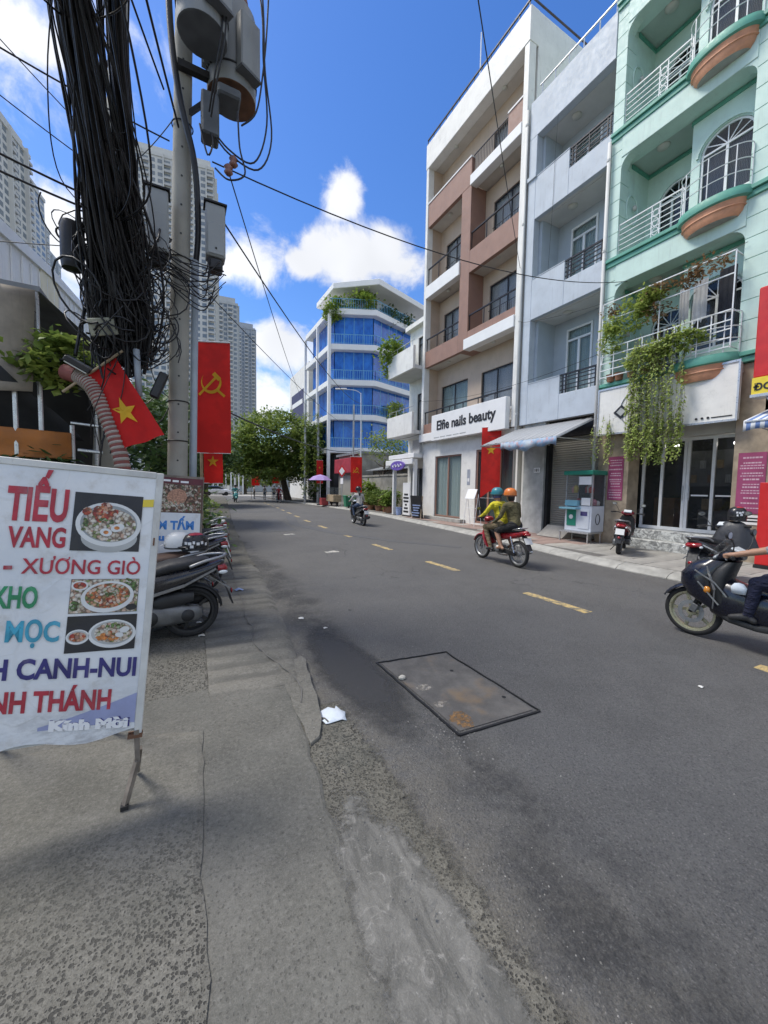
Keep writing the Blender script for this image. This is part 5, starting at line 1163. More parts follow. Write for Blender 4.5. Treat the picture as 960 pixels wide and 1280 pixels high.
# ================================================================== LEFT SIDE: poles, cables, flags
pm('concrete_pole', (.30, .29, .255), .85, .12, 2.5, .25, 40, streak=.5); pm('transformer', (.235, .25, .255), .5, .1, 3, .06, 50, streak=.3); pm('transformer_base', (.085, .095, .105), .6, .2, 5)
pm('rust', (.14, .07, .04), .85, .3, 6, .3, 40); pm('cable', (.008, .008, .010), .45, .3, 9); pm('box_grey', (.30, .32, .325), .5, .07, 3, .04, streak=.3); pm('tan_post', (.36, .28, .18), .8, .2, 5)
pm('conduit', (.30, .34, .38), .5, .1, 4); pm('insulator', (.22, .10, .08), .3, .2, 8)
def bolt_holes(b, x, y, z0, z1, n, r, dx, dy):
    for i in range(n):
        f = i/(n-1); z = z0+(z1-z0)*f; rx = r-.012*f
        b.lathe([(0, -rx-.002), (.012, -rx-.002), (.012, -rx+.02)], 8, (x+dx*z, y+dy*z, z), 'y')
up = empty('utility_pole', (-.07, 5.6, 0), 'concrete utility pole carrying two transformers beside the scooters', 'utility pole')
dx, dy = .027, .03
b = MB(); b.tube([(-.07+dx*z, 5.6+dy*z, z) for z in (0, 2.5, 5, 7.5, 10.5)], [.122, .115, .108, .10, .09], 24); b.build('shaft', 'concrete_pole', up, smooth=True, auto=60)
b = MB(); bolt_holes(b, -.07, 5.6, 2.0, 8, 18, .117, dx, dy); b.build('step_hole', 'text_black', up)
for z in (2.25, 2.75, 4.55, 6.2): MB().tube([(-.07+dx*z+.12*math.cos(a), 5.6+dy*z+.12*math.sin(a), z) for a in [2*math.pi*i/20 for i in range(20)]], .008, 5, closed=True).build('strap', 'dark_steel', up)
MB().box(.0, .95, 5.92, 6.0, 7.9, 7.98).build('cross_arm', 'dark_steel', up); MB().box(.05, .6, 5.62, 5.7, 6.78, 6.86).build('cross_arm', 'dark_steel', up); MB().bar((.12, 5.74, 6.3), (.55, 5.72, 6.78), .05).build('arm_brace', 'dark_steel', up)
p2 = empty('utility_pole', (-1.24, 8.04, 0), 'slender tan concrete pole leaning behind the black cable bundle', 'utility pole')
b = MB(); b.tube([(-1.24+.048*z, 8.04+.034*z, z) for z in (0, 4, 8, 11.5)], [.16, .15, .14, .13], 16); b.build('shaft', 'concrete_pole', p2, smooth=True, auto=60)
b = MB(); z = 8.7; b.tube([(-1.24+.048*z+.15*math.cos(a), 8.04+.034*z+.15*math.sin(a), z) for a in [2*math.pi*i/16 for i in range(16)]], .015, 5, closed=True); b.build('strap', 'dark_steel', p2)
cp = empty('conduit_pipe', (.14, 5.72, 0), 'grey plastic conduit strapped along the transformer pole', 'pipe')
b = MB(); b.tube([(.12+.022*z, 5.68+.02*z, z) for z in (0, 2, 4.6)], .045, 10); b.build('pipe', 'conduit', cp, smooth=True); b = MB(); b.tube(spline([(.22, 5.78, 4.5), (.26, 5.72, 5.0), (.22, 5.6, 5.7), (.06, 5.56, 6.4), (-.03, 5.6, 7.4), (-.02, 5.6, 9.2)], 6), .036, 8); b.build('thick_cable', 'cable', cp, smooth=True)
def transformer(x, y, z, r, h, label, rusty, fins):
    t = empty('transformer', (x, y, z), label, 'transformer', 'pole transformers')
    b = MB(); b.lathe([(r*.985, .0), (r, .03), (r, h-.05), (r*.9, h), (0, h+.03)], 32, (x, y, z)); b.build('tank', 'transformer', t, smooth=True, auto=35)
    b = MB(); b.lathe([(0, -.006), (r*.93, -.006), (r*.985, .0)], 32, (x, y, z)); b.build('tank_base', 'rust' if rusty else 'transformer_base', t)
    b = MB()
    for i in range(fins):
        a = math.pi*1.05+i*.16; c, s = math.cos(a), math.sin(a); b.obox((x+c*(r+.03), y+s*(r+.03), z+h*.55), (c, s, 0), (-s, c, 0), (0, 0, 1), .035, .012, h*.36)
    b.build('cooling_fin', 'transformer', t)
    b = MB(); a = R(-62); c, s = math.cos(a), math.sin(a); b.obox((x+c*(r+.05), y+s*(r+.05), z+h*.42), (c, s, 0), (-s, c, 0), (0, 0, 1), .06, .14, h*.3); b.build('terminal_box', 'transformer', t, bevel=.015)
    b = MB(); b.obox((x+c*(r+.05), y+s*(r+.05), z+h*.42-h*.3-.012), (c, s, 0), (-s, c, 0), (0, 0, 1), .065, .145, .012); b.build('box_lid', 'transformer_base', t)
    b = MB(); b.tube([(x+r*1.01*math.cos(q), y+r*1.01*math.sin(q), z+h*.2) for q in [2*math.pi*i/28 for i in range(28)]], .012, 5, closed=True); b.build('band', 'dark_steel', t)
    for q in (0, 2.1, 4.2): MB().lathe([(0, .3), (.03, .29), (.05, .2), (.035, .19), (.055, .1), (.04, .09), (.06, .02), (.04, 0)], 10, (x+.16*math.cos(q), y+.16*math.sin(q), z+h+.02)).build('bushing', 'insulator', t, smooth=True)
transformer(.31, 5.26, 6.88, .27, 1.1, 'pale grey cylindrical transformer, the upper one hanging nearest the camera', False, 5)
transformer(.68, 5.74, 6.74, .30, 1.05, 'second cylindrical transformer with a rusty underside', True, 4)
b = MB(); b.box(.48, .75, 5.4, 5.75, 6.5, 6.62).box(.30, .5, 5.45, 5.68, 6.0, 6.5); tag(b.build('switch_gear', 'transformer_base', bevel=.02), 'dark switch gear with clamps under the rusty transformer', 'switch gear')
def mbox(x, y, z, w, h, label):
    t = empty('meter_box', (x, y, z), label, 'meter box', 'meter boxes'); MB().box(x-w/2, x+w/2, y-.11, y+.1, z, z+h).build('housing', 'box_grey', t, bevel=.015)
    MB().box(x-w/2+.02, x+w/2-.02, y-.122, y-.111, z+.02, z+h*.62).build('door', 'box_grey', t, bevel=.006); MB().box(x-w/2-.02, x+w/2+.02, y-.13, y+.1, z+h, z+h+.02).build('rain_lid', 'dark_steel', t)
    MB().lathe([(0, -.01), (.012, -.01), (.012, 0)], 8, (x, y-.122, z+.09), 'y').build('lock', 'dark_steel', t)
    MB().box(x-w*.36, x+w*.36, y-.09, y+.08, z-.16, z-.004).build('cable_gland', 'text_black', t, bevel=.02)
mbox(-.185, 5.56, 4.46, .23, .70, 'grey meter box on the left side of the transformer pole'); mbox(.455, 5.66, 4.62, .23, .64, 'grey meter box on the right side of the transformer pole')

# the black bundle: far too many strands to count
rr = random.Random(21); cb = MB()
core = [(-.46, -6, 6.0), (-.5, 0, 5.75), (-.58, 2.6, 5.58), (-.66, 3.6, 5.52), (-.69, 4.15, 5.38), (-.67, 4.7, 5.02), (-.62, 5.15, 4.42), (-.56, 5.45, 3.75), (-.58, 5.62, 3.1)]
wid = [.08, .08, .09, .10, .11, .13, .18, .24, .20]
core2 = [(.1, -6, 6.3), (-.1, 0, 6.05), (-.30, 2.6, 5.85), (-.38, 3.8, 5.75), (-.43, 4.4, 5.5), (-.43, 4.9, 5.05), (-.44, 5.3, 4.45), (-.46, 5.5, 3.9), (-.50, 5.62, 3.25)]
for i in range(215):
    src = core if i < 150 else core2; a = rr.uniform(0, 6.28); q = math.sqrt(rr.random()); pts = []
    for j, (p, w) in enumerate(zip(src, wid)):
        if src is core2: w = w*.55
        wild = 1 if j >= 6 else .45; aa = a+.25*j+.9*wild*noise.noise((i*1.3, j*.7, 0)); qq = q*(1+.75*wild*noise.noise((i*2.1, j*.9, 3)))*(1.4+.9*((i*7) % 5)/5 if i % 6 == 0 else 1); pts.append((p[0]+w*qq*math.cos(aa)+(.16*noise.noise((i*.7, j*2.3, 11)) if j >= 6 else .03*noise.noise((i*.7, j, 11))), p[1]+w*qq*.6*math.sin(aa), p[2]+w*qq*.8*math.sin(aa)-(.04*rr.random() if j < 6 else .3*noise.noise((i, j, 7)))))
    cb.tube(spline(pts, 3), rr.choice((.007, .010, .014, .02)), 5, False)
for i in range(26):      # slack strands sagging out of the main run
    s0 = rr.uniform(.25, .6); j0 = 2+rr.randrange(3); p = Vector(core[j0]); q = Vector(core[min(8, j0+2+rr.randrange(3))]); out = Vector((rr.uniform(-.38, .42), rr.uniform(-.1, .15), -rr.uniform(.05, .4)))
    cb.tube(spline([p, p.lerp(q, .35)+out*.8, p.lerp(q, .7)+out, q], 7), rr.choice((.005, .007, .009)), 4, False)
for i in range(175):      # loops and coils in the knot
    c = Vector((-.54+rr.gauss(0, .18), 5.48+rr.gauss(0, .13), rr.uniform(3.15, 4.6))); r_ = rr.uniform(.06, .28); ax = Vector((rr.uniform(-1, 1), rr.uniform(-1, 1), rr.uniform(-.4, .4))).normalized(); u = ax.orthogonal().normalized(); v = ax.cross(u); sp = rr.uniform(.6, 1.3)*6.28; ph = rr.uniform(0, 6.3)
    cb.tube([c+u*r_*math.cos(ph+sp*k/14)+v*r_*1.3*math.sin(ph+sp*k/14)+Vector((0, 0, .01*k)) for k in range(15)], rr.choice((.006, .008, .011)), 4, False)
for i in range(26):      # strands dropping from the knot to the stall and the pole
    a = Vector((-.55+rr.gauss(0, .15), 5.5+rr.gauss(0, .1), rr.uniform(3.0, 4.4)))
    e = Vector((-.85+rr.gauss(0, .08), 5.55+rr.gauss(0, .08), rr.uniform(1.6, 2.6))) if i % 2 else Vector((-.05, 5.7, rr.uniform(2.6, 4.8)))
    m = a.lerp(e, .5)+Vector((rr.uniform(-.1, .1), rr.uniform(-.1, .1), -rr.uniform(.1, .5))); cb.tube(spline([a, m, e], 7), rr.choice((.005, .007)), 4, False)
for i in range(18):      # coils round the pole at the meter boxes
    zc = 4.35+rr.gauss(0, .14); a = Vector((-.2+rr.uniform(-.1, .1), 5.45, zc)); e = Vector((.48+rr.uniform(-.12, .1), 5.55, zc+rr.gauss(0, .06))); m1 = Vector((.02, 5.5+rr.uniform(-.05, .03), zc-rr.uniform(0, .2))); m2 = Vector((.3, 5.5, zc-rr.uniform(.05, .4)))
    cb.tube(spline([a, m1, m2, e], 5), rr.choice((.005, .008)), 4, False)
tag(cb.build('cable_bundle', 'cable', smooth=True), 'huge tangled bundle of black cables hanging down beside the pole', 'cable bundle', kind='stuff')
pm('flat_plate', (.34, .34, .26), .7, .15, 5)
o = MB().obox((-.72, 5.33, 3.42), (1, 0, .25), (0, 1, .3), (-.2, -.3, 1), .13, .02, .09).build('tin_plate', 'flat_plate', bevel=.01); tag(o, 'pale tin plate stuck in the bottom of the cable tangle', 'plate')
o = MB(); o.lathe([(0, 0), (.09, .02), (.1, .1), (.1, .42), (.08, .5), (0, .52)], 14, (-.98, 5.35, 3.95)); tag(o.build('splice_closure', 'cable', smooth=True, auto=40), 'black cylindrical splice closure hanging left of the cables', 'splice closure')
o = MB().tube([(-.42, 5.4, 3.25), (-.40, 5.38, 2.72)], .035, 10); tag(o.build('pvc_pipe', 'conduit', smooth=True), 'short pale plastic pipe poking out below the cable tangle', 'pipe')
o = MB().obox((-.2, 5.45, 2.88), (.4, 0, 1), (0, 1, 0), (1, 0, -.4), .16, .06, .05).build('junction_box', 'text_black', bevel=.015); tag(o, 'small black junction box dangling right of the flag top', 'junction box')
# wires that can be told apart
wires = [((.42, 5.55, 5.75), (11.46, 6.9, 7.75), .5, .012, 'thin overhead wire crossing the sky to the mint house'),
         ((.52, 5.62, 5.15), (11.0, 24.3, 7.4), .5, .014, 'thick wire descending from the right meter box to the far lamp post'),
         ((.62, 5.5, 5.62), (10.9, 36.4, 9.3), .6, .011, 'wire running from the connector down to the ivy pole'),
         ((-1.3, .3, 7.5), (11.44, 10.95, 10.05), .12, .012, 'wire falling steeply across the brown house front'),
         ((-.05, 5.75, 5.95), (-4.6, 4.2, 6.2), .2, .012, 'black wire leaving the pole to the left at mid height'),
         ((-.62, 5.1, 4.6), (-3.6, 4.0, 5.0), .12, .014, 'heavy wire pair upper strand at the left edge'),
         ((-.60, 5.15, 4.5), (-3.6, 4.05, 4.85), .14, .014, 'heavy wire pair lower strand at the left edge'),
         ((-.65, 5.0, 4.85), (-3.2, 4.6, 6.2), .1, .007, 'fine wire rising steeply to the upper left corner'),
         ((-.68, 4.8, 5.0), (-2.9, 4.4, 6.9), .08, .006, 'hair-thin wire nearest the cloud at the upper left'),
         ((-.7, 5.4, 4.3), (-5.5, 8.5, 5.2), .12, .007, 'level thin wire in front of the left towers'),
         ((-.1, 5.6, 6.4), (-1.6, 1.0, 7.4), .2, .014, 'black cable from the pole going over the camera to the left'),
         ((.05, 5.55, 6.0), (-1.2, .5, 7.6), .2, .016, 'thick cable looping from the pole over the camera'),
         ((.3, 7.5, 3.2), (11.0, 24.4, 4.3), .45, .022, 'sagging black cable across the street in front of the big tree'),
         ((.2, 5.8, 4.4), (10.9, 24.5, 5.6), .4, .008, 'fine street-crossing wire above the sagging black cable'),
         ((11.0, 24.3, 5.0), (11.4, 17.5, 4.6), .25, .012, 'short service wire from lamp post to the white house'),
         ((-1.0, 8.2, 6.8), (.1, 5.85, 6.5), .15, .008, 'short slack wire between the two concrete poles'),
         ((11.36, 17.4, 6.3), (11.40, 7.6, 5.9), .35, .009, 'service wire sagging across the brown and grey house fronts'),
         ((11.44, 10.85, 8.0), (11.44, 4.2, 7.4), .3, .008, 'fine service wire drooping from the grey to the mint house'),
         ((11.2, 13.4, 4.0), (11.4, 7.6, 4.05), .2, .008, 'low service wire under the salon sign and awning')]
for a, e, s, r_, lab in wires: tag(MB().tube(sag(a, e, s, 20), r_*.8, 5, False).build('overhead_wire', 'cable', smooth=True), lab, 'wire')
# looped jumper leads beside the transformers
jl = [([(.95, 5.4, 8.6), (1.0, 5.3, 7.6), (1.02, 5.3, 6.9), (1.12, 5.4, 6.2), (.95, 5.4, 5.75), (.6, 5.45, 5.85), (.4, 5.5, 6.1)], 'outer looped jumper lead right of the transformers'),
      ([(.85, 5.4, 8.6), (.98, 5.3, 7.6), (1.0, 5.3, 7.0), (1.05, 5.35, 6.3), (.9, 5.4, 5.82), (.6, 5.45, 5.9), (.38, 5.5, 6.15)], 'inner looped jumper lead right of the transformers'),
      ([(1.1, 5.3, 8.6), (1.05, 5.3, 7.5), (1.0, 5.3, 6.9), (.92, 5.35, 6.4), (.75, 5.4, 6.2)], 'short jumper lead hooked below the rusty transformer'),
      ([(.5, 5.1, 8.6), (.52, 5.05, 7.6), (.5, 5.05, 6.9), (.42, 5.2, 6.4), (.38, 5.4, 6.2)], 'straight jumper lead hanging in front of the transformers'),
      ([(.56, 5.1, 8.6), (.56, 5.05, 7.5), (.53, 5.05, 6.8), (.44, 5.2, 6.35), (.4, 5.4, 6.15)], 'second straight jumper lead in front of the transformers'),
      ([(.7, 5.35, 6.3), (.72, 5.35, 5.9), (.78, 5.35, 5.6), (.6, 5.4, 5.5), (.45, 5.5, 5.65)], 'small hanging wire loop at the brown insulators'),
      ([(.28, 5.5, 6.1), (.36, 5.4, 5.7), (.42, 5.45, 5.95), (.3, 5.5, 6.2)], 'tight wire loop against the pole')]
for p, lab in jl: tag(MB().tube(spline(p, 6), .011, 5, False).build('jumper_lead', 'cable', smooth=True), lab, 'wire')
for x, z, lab in ((.60, 5.66, 'lower brown porcelain insulator on the wires'), (.66, 5.78, 'upper brown porcelain insulator on the wires')):
    tag(MB().lathe([(0, -.07), (.03, -.07), (.055, -.04), (.03, -.01), (.055, .02), (.03, .05), (0, .06)], 12, (x, 5.45, z)).build('insulator', 'insulator', smooth=True), lab, 'insulator')

# corrugated pipe
t = MT('pipe_band'); zz = t.sep()[2]; t.fin((.56, .52, .47), .7); pm('pipe_red', (.20, .06, .05), .7, .2, 5); pm('pipe_pale', (.34, .30, .265), .7, .2, 5)
gp = empty('corrugated_pipe', (-.55, 5.3, 0), 'red and white banded corrugated cable pipe rising behind the food sign', 'pipe')
path = spline([(-.5, 5.25, .05), (-.52, 5.28, 1.2), (-.58, 5.32, 1.95), (-.72, 5.4, 2.45), (-.86, 5.5, 2.78), (-1.02, 5.62, 2.92)], 12)
b = MB(); k = 0; dense = []
for p, q in zip(path, path[1:]):
    for j in range(3): dense.append(p.lerp(q, j/3))
for i in range(0, len(dense)-2, 2):
    b.cur = (i//2) % 2; b.tube([dense[i], dense[i+1], dense[i+2]], [.074, .088 if b.cur == 0 else .078, .074], 12, False)
b.build('pipe', ['pipe_pale', 'pipe_red'], gp, smooth=True)
MB().tube([dense[-3], dense[-1]+Vector((-.12, .06, .04))], .09, 12).build('end_cap', 'pipe_red', gp, smooth=True, auto=50)

# flags
def clothmat(nm, c):
    t = MT(nm); n = t.noise(3, 3); col = t.mix(t.rng(n, .35, .65), dk(c, .85), dk(c, 1.1)); t.fin(col, .75); t.bump(t.noise(300, 2), .1, .002)
    tr = t.N.new('ShaderNodeBsdfTranslucent'); t.L.new(col, tr.inputs[0]); ms = t.N.new('ShaderNodeMixShader'); ms.inputs[0].default_value = .35
    t.L.new(t.b.outputs[0], ms.inputs[1]); t.L.new(tr.outputs[0], ms.inputs[2]); t.L.new(ms.outputs[0], t.N['Material Output'].inputs[0])
clothmat('flag_red', (.62, .012, .01)); clothmat('flag_yellow', (.80, .52, .03)); clothmat('banner_red', (.66, .02, .015))
def cloth(c00, c10, c01, c11, amp, waves, seed=0):
    """bilinear sheet; u across, v down; returns mapping"""
    c00, c10, c01, c11 = map(Vector, (c00, c10, c01, c11)); nr = (c10-c00).cross(c01-c00).normalized()
    def f(u, v, off=0):
        p = (c00*(1-u)+c10*u)*(1-v)+(c01*(1-u)+c11*u)*v
        return p+nr*(amp*math.sin(u*waves*6.28+v*2.2+seed)*(.35+.65*v)+amp*.6*math.sin(v*7+u*3+seed)+off)
    return f
def cloth_mesh(f, nu=18, nv=24, cut=None):
    b = MB()
    for j in range(nv+1):
        for i in range(nu+1):
            u, v = i/nu, j/nv
            if cut: v = v*cut(u)
            b.v.append(tuple(f(u, v)))
    for j in range(nv):
        for i in range(nu): a = j*(nu+1)+i; b.f.append((a, a+1, a+nu+2, a+nu+1)); b.mi.append(0)
    return b
def star(f, cu, cv, ru, rv, off, rot=0):
    pts = []
    for i in range(10):
        r_ = 1 if i % 2 == 0 else .39; a = rot+math.pi*i/5; pts.append((cu+ru*r_*math.sin(a), cv-rv*r_*math.cos(a)))
    b = MB()
    for s_ in (off,):
        b.add([f(cu, cv, s_)]+[f(u, v, s_) for u, v in pts], [(0, 1+i, 1+(i+1) % 10) for i in range(10)])
    return b
def hammer_sickle(f, cu, cv, k, off, asp):
    b = MB()
    def P(x, y): return f(cu-x*k, cv-y*k*asp, off)
    n = 18; o = []; q = []
    for i in range(n+1):     # crescent blade, opening to the upper left
        a = R(150+i*(250/n)); w = .26*math.sin(math.pi*min(1, (i+1.2)/(n+1.2)))*.55
        o.append((.82*math.cos(a)*.9, .82*math.sin(a))); q.append(((.82-w-.05)*math.cos(a)*.9+.03, (.82-w-.05)*math.sin(a)+.03))
    b.add([P(*p) for p in o+q], [(i, i+1, n+2+i, n+1+i) for i in range(n)])
    def rod(x0, y0, x1, y1, w):
        d = Vector((x1-x0, y1-y0)).normalized(); m = Vector((-d.y, d.x))*w; b.add([P(x0+m.x, y0+m.y), P(x1+m.x, y1+m.y), P(x1-m.x, y1-m.y), P(x0-m.x, y0-m.y)], [(0, 1, 2, 3)])
    rod(-.42, -.52, -.95, -.98, .09); rod(-.38, .42, .88, -.92, .085); rod(-.62, .22, -.16, .68, .15)
    return b
fl = empty('star_flag', (-.6, 5.3, 2.1), 'red flag with yellow star drooping from a slanted staff under the cables', 'flag')
f = cloth((-.90, 5.50, 2.93), (-.62, 5.42, 3.13), (-.60, 5.30, 2.08), (-.14, 5.12, 2.26), .022, 1.6); cloth_mesh(f).build('cloth', 'flag_red', fl, smooth=True)
f2 = lambda u, v, o=0: f(u, v, -.012); star(f, .48, .60, .28, .175, -.0 , .15).build('star', 'flag_yellow', fl).location = (.0, -.012, 0.002)
b = MB(); b.tube([(-1.15, 5.62, 2.72), (-.55, 5.36, 3.2)], .014, 8); b.build('staff', 'tan_post', fl)
def banner(name, label, x, y, zt, w, h, mark, yaw=R(-22), fr='tan_post', post=True, tails=False, group='party and state street banners', mk=.34, pb=0.):
    t = empty(name, (x, y, 0), label, 'flag', group); c, s = math.cos(yaw), math.sin(yaw)
    A = Vector((x, y, zt)); B = A+Vector((c*w, s*w, 0)); f = cloth(A, B, A-Vector((0, 0, h)), B-Vector((0, 0, h)), .012, .9, x)
    cut = (lambda u: 1-.10*(1-abs(u-.5)*2)) if tails else None
    cloth_mesh(f, cut=cut).build('cloth', 'banner_red', t, smooth=True)
    if mark == 'star': m = star(f, .5, .32, mk, mk*w/h, -.0)
    else: m = hammer_sickle(f, .46, .36, mk, -.0, w/h)
    # lift the emblem towards the viewer side of the cloth
    o = m.build('emblem', 'flag_yellow', t); nrm = Vector((s, -c, 0))*.008; o.location = nrm
    b = MB(); b.tube([A+Vector((-.04*c, -.04*s, .01)), B+Vector((0, 0, .01))], .012, 6); b.tube([A-Vector((0, 0, h)), B-Vector((0, 0, h))], .006, 6); b.build('cross_bar', 'white_metal', t)
    if post: b = MB(); b.tube([(x-.04*c, y-.04*s, pb), (x-.04*c, y-.04*s, zt+.1)], .025, 8); b.build('post', fr, t)
    return t
banner('party_banner', 'tall red banner with yellow hammer and sickle beside the concrete pole', .25, 7.07, 4.0, .55, 1.78, 'hs', mk=.4)
banner('star_banner', 'small red star banner below the hammer and sickle banner', .42, 8.3, 2.35, .36, .62, 'star', mk=.32)
banner('party_banner', 'red hammer and sickle banner on the far lamp post', 10.0, 23.6, 3.7, .75, 2.35, 'hs', R(-18), post=False, mk=.3)
banner('star_banner', 'long red star banner hanging at the salon front', 11.1, 12.35, 4.25, .0001+.8, 2.9, 'star', R(-60), post=False, tails=True, mk=.26)
banner('star_banner', 'orange red banner under the big tree nearest the crossing', 7.6, 48, 3.6, .9, 1.9, 'star', R(-10), mk=.3); banner('star_banner', 'small orange red banner just right of the tree banner', 9.6, 46, 2.7, .8, .7, 'star', R(-10), mk=.2)
banner('star_banner', 'faded orange banner at the foot of the ivy pole', 11.5, 35.4, 4.2, .6, 2.2, 'star', R(-15), post=False, mk=.2)
# lamp post far right
lp_ = empty('street_lamp', (10.85, 23.9, .12), 'slim white street lamp post in front of the blue office', 'street lamp')
b = MB(); b.tube([(10.85, 23.9, .1), (10.85, 23.9, 5.4), (10.8, 23.9, 8.0)], [.055, .045, .03], 10); b.build('post', 'white_metal', lp_)
b = MB(); b.tube(spline([(10.8, 23.9, 7.95), (10.5, 24.05, 8.15), (9.9, 24.3, 8.2)], 5), .018, 6); b.build('arm', 'white_metal', lp_); MB().obox((9.6, 24.45, 8.22), (1, -.35, .05), (.35, 1, 0), (0, 0, 1), .38, .1, .04).build('lamp_head', 'white_clean', lp_, bevel=.03)
b = MB(); b.tube([(10.35, 24.0, .1), (10.35, 24.0, 7.2)], .06, 8); tag(b.build('thin_post', 'tile_grey'), 'plain grey utility post just left of the street lamp', 'post')

# ================================================================== LEFT SIDE: signboards, stall, building
t = MT('banner_vinyl'); n = t.noise(2.2, 4, .6); n2 = t.noise(7, 5, .7); c = t.mix(t.rng(n, .3, .7), (.66, .69, .72), (.78, .79, .79)); c = t.mix(t.math('MULTIPLY', t.rng(n2, .52, .75), .5), c, (.46, .43, .37))
bz = t.sep()[2]; low = t.rng(bz, .75, .36); c = t.mix(t.math('MULTIPLY', low, t.rng(t.noise(5, 6, .75, t.map((1, 1, 2.5))), .4, .62, 0, .65)), c, (.33, .33, .34)); cr_ = t.rng(t.voro(2.6, 'DISTANCE_TO_EDGE', vec=t.warp(3, .3)), 0, .02, 1, 0); c = t.mix(t.math('MULTIPLY', cr_, .08), c, (.4, .38, .34)); t.fin(c, .4); t.bump(t.math('ADD', t.noise(5, 4, .6), t.math('MULTIPLY', cr_, .12)), .16, .05)
pm('frame_white', (.58, .58, .55), .6, .12, 5, .15, 40, streak=.6, scol=(.22, .13, .08)); pm('rust_leg', (.20, .17, .14), .75, .35, 8, .3, 50)
pm('ink_red', (.42, .03, .05), .5, .22, 9, .1, 60, streak=.5, scol=(.45, .4, .4)); pm('ink_green', (.03, .26, .11), .5, .22, 9, .1, 60, streak=.5, scol=(.45, .4, .4)); pm('ink_cyan', (.05, .33, .47), .5, .22, 9, .1, 60, streak=.5, scol=(.45, .4, .4)); pm('ink_navy', (.035, .03, .16), .5, .22, 9, .1, 60, streak=.5, scol=(.45, .4, .4)); pm('ink_blue', (.05, .22, .58), .5, .08, 6)
pm('ink_lilac', (.30, .33, .52), .5, .1, 6); pm('photo_black', (.02, .02, .024), .4, .2, 5); pm('bowl_white', (.68, .69, .68), .4, .05, 5); pm('food_red', (.42, .08, .03), .5, .5, 60); pm('food_orange', (.55, .20, .05), .5, .4, 70); pm('food_herb', (.12, .22, .06), .6, .5, 60); pm('food_cream', (.62, .55, .44), .5, .3, 50); pm('food_meat', (.42, .22, .14), .5, .4, 50)
def foodmix(nm, cols, sc):
    t = MT(nm); v = t.warp(sc*.6, 1.0/sc); cc = t.sep(t.voro(sc, vec=v, out='Color')); d = t.voro(sc, vec=v); c = cols[0]
    for i, x in enumerate(cols[1:]): c = t.mix(t.rng(cc[0], (i+1)/len(cols)-.02, (i+1)/len(cols)+.02), c, x)
    c = t.mix(t.math('MULTIPLY', t.rng(d, .35, .7), .7), c, (.05, .02, .01)); c = t.mix(t.math('MULTIPLY', t.rng(cc[1], .8, .9), .5), c, (.75, .7, .6)); t.fin(c, .4)
foodmix('mix_red', [(.42, .07, .03), (.5, .14, .05), (.55, .30, .18), (.35, .04, .03)], 75); foodmix('mix_pale', [(.62, .56, .46), (.5, .40, .30), (.66, .62, .55), (.22, .26, .10), (.55, .36, .26)], 70); foodmix('mix_broth', [(.50, .16, .05), (.42, .10, .04), (.58, .30, .16), (.36, .18, .08), (.2, .24, .08)], 80); foodmix('mix_green', [(.08, .17, .04), (.14, .26, .07), (.05, .10, .03)], 90); foodmix('mix_poster', [(.12, .05, .03), (.30, .18, .12), (.45, .38, .30), (.10, .12, .05), (.06, .03, .02), (.2, .07, .04)], 42)
class Board:
    """a tilted sign face: u right, v up from its lower right corner"""
    def __init__(s, o, rot, lean, k=1): 
        s.o = Vector(o); r_, l_ = R(rot), R(lean); s.r = Vector((math.cos(r_), 0, -math.sin(r_))); u0 = Vector((math.sin(r_), 0, math.cos(r_))); s.u = u0*math.cos(l_)+Vector((0, math.sin(l_), 0)); s.n = s.r.cross(s.u); s.k = k
    def P(s, u, v, d=0): return s.o+(s.r*u+s.u*v)*s.k+s.n*d
    def rect(s, b, u0, u1, v0, v1, d0, d1):
        vs = [s.P(u, v, d) for d in (d0, d1) for u, v in ((u0, v0), (u1, v0), (u1, v1), (u0, v1))]
        return b.add(vs, [(3, 2, 1, 0), (4, 5, 6, 7), (0, 1, 5, 4), (1, 2, 6, 5), (2, 3, 7, 6), (3, 0, 4, 7)])
    def poly(s, b, pts, d): return b.add([s.P(u, v, d) for u, v in pts], [tuple(range(len(pts)))])
    def ell(s, b, u, v, ru, rv, d, rot=0, n=20):
        return s.poly(b, [(u+ru*math.cos(a)*math.cos(rot)-rv*math.sin(a)*math.sin(rot), v+ru*math.cos(a)*math.sin(rot)+rv*math.sin(a)*math.cos(rot)) for a in [2*math.pi*i/n for i in range(n)]], d)
    def blobs(s, b, u, v, ru, rv, n, size, d, seed):
        rr = random.Random(seed)
        for i in range(n):
            a, q = rr.uniform(0, 6.28), math.sqrt(rr.random()); s.ell(b, u+ru*q*math.cos(a), v+rv*q*math.sin(a), size*rr.uniform(.5, 1.3), size*rr.uniform(.4, .9), d+.00012*i, rr.uniform(0, 3), 8)
    def txt(s, parent, body, u0, u1, v, h, mat, bold, tilt=0., d=.004):
        k = R(tilt); r_ = s.r*math.cos(k)+s.u*math.sin(k); u_ = s.u
        return text('lettering', body, h*s.k/.70, mat, parent, s.P(u0, v, d), r_, u_, bold, width=(u1-u0)*s.k if u1 else None, depth=.0006)
fs = empty('food_signboard', (-.19, 2.26, .06), 'large white noodle shop signboard with coloured Vietnamese lettering and food pictures', 'signboard')
B = Board((-.19, 2.26, .42), 5, 7); WL = -.80
m = MB(); nu, nv = 14, 22
for j in range(nv+1):
    for i in range(nu+1):
        u, v = WL+(.0-WL)*i/nu, .012+1.33*j/nv; m.v.append(tuple(B.P(u, v-.02*(1-j/nv)**4*math.sin(i*.8), .0015*math.sin(i*1.1+j*.5))))
for j in range(nv):
    for i in range(nu): a = j*(nu+1)+i; m.f.append((a, a+1, a+nu+2, a+nu+1)); m.mi.append(0)
m.build('vinyl_face', 'banner_vinyl', fs, smooth=True)
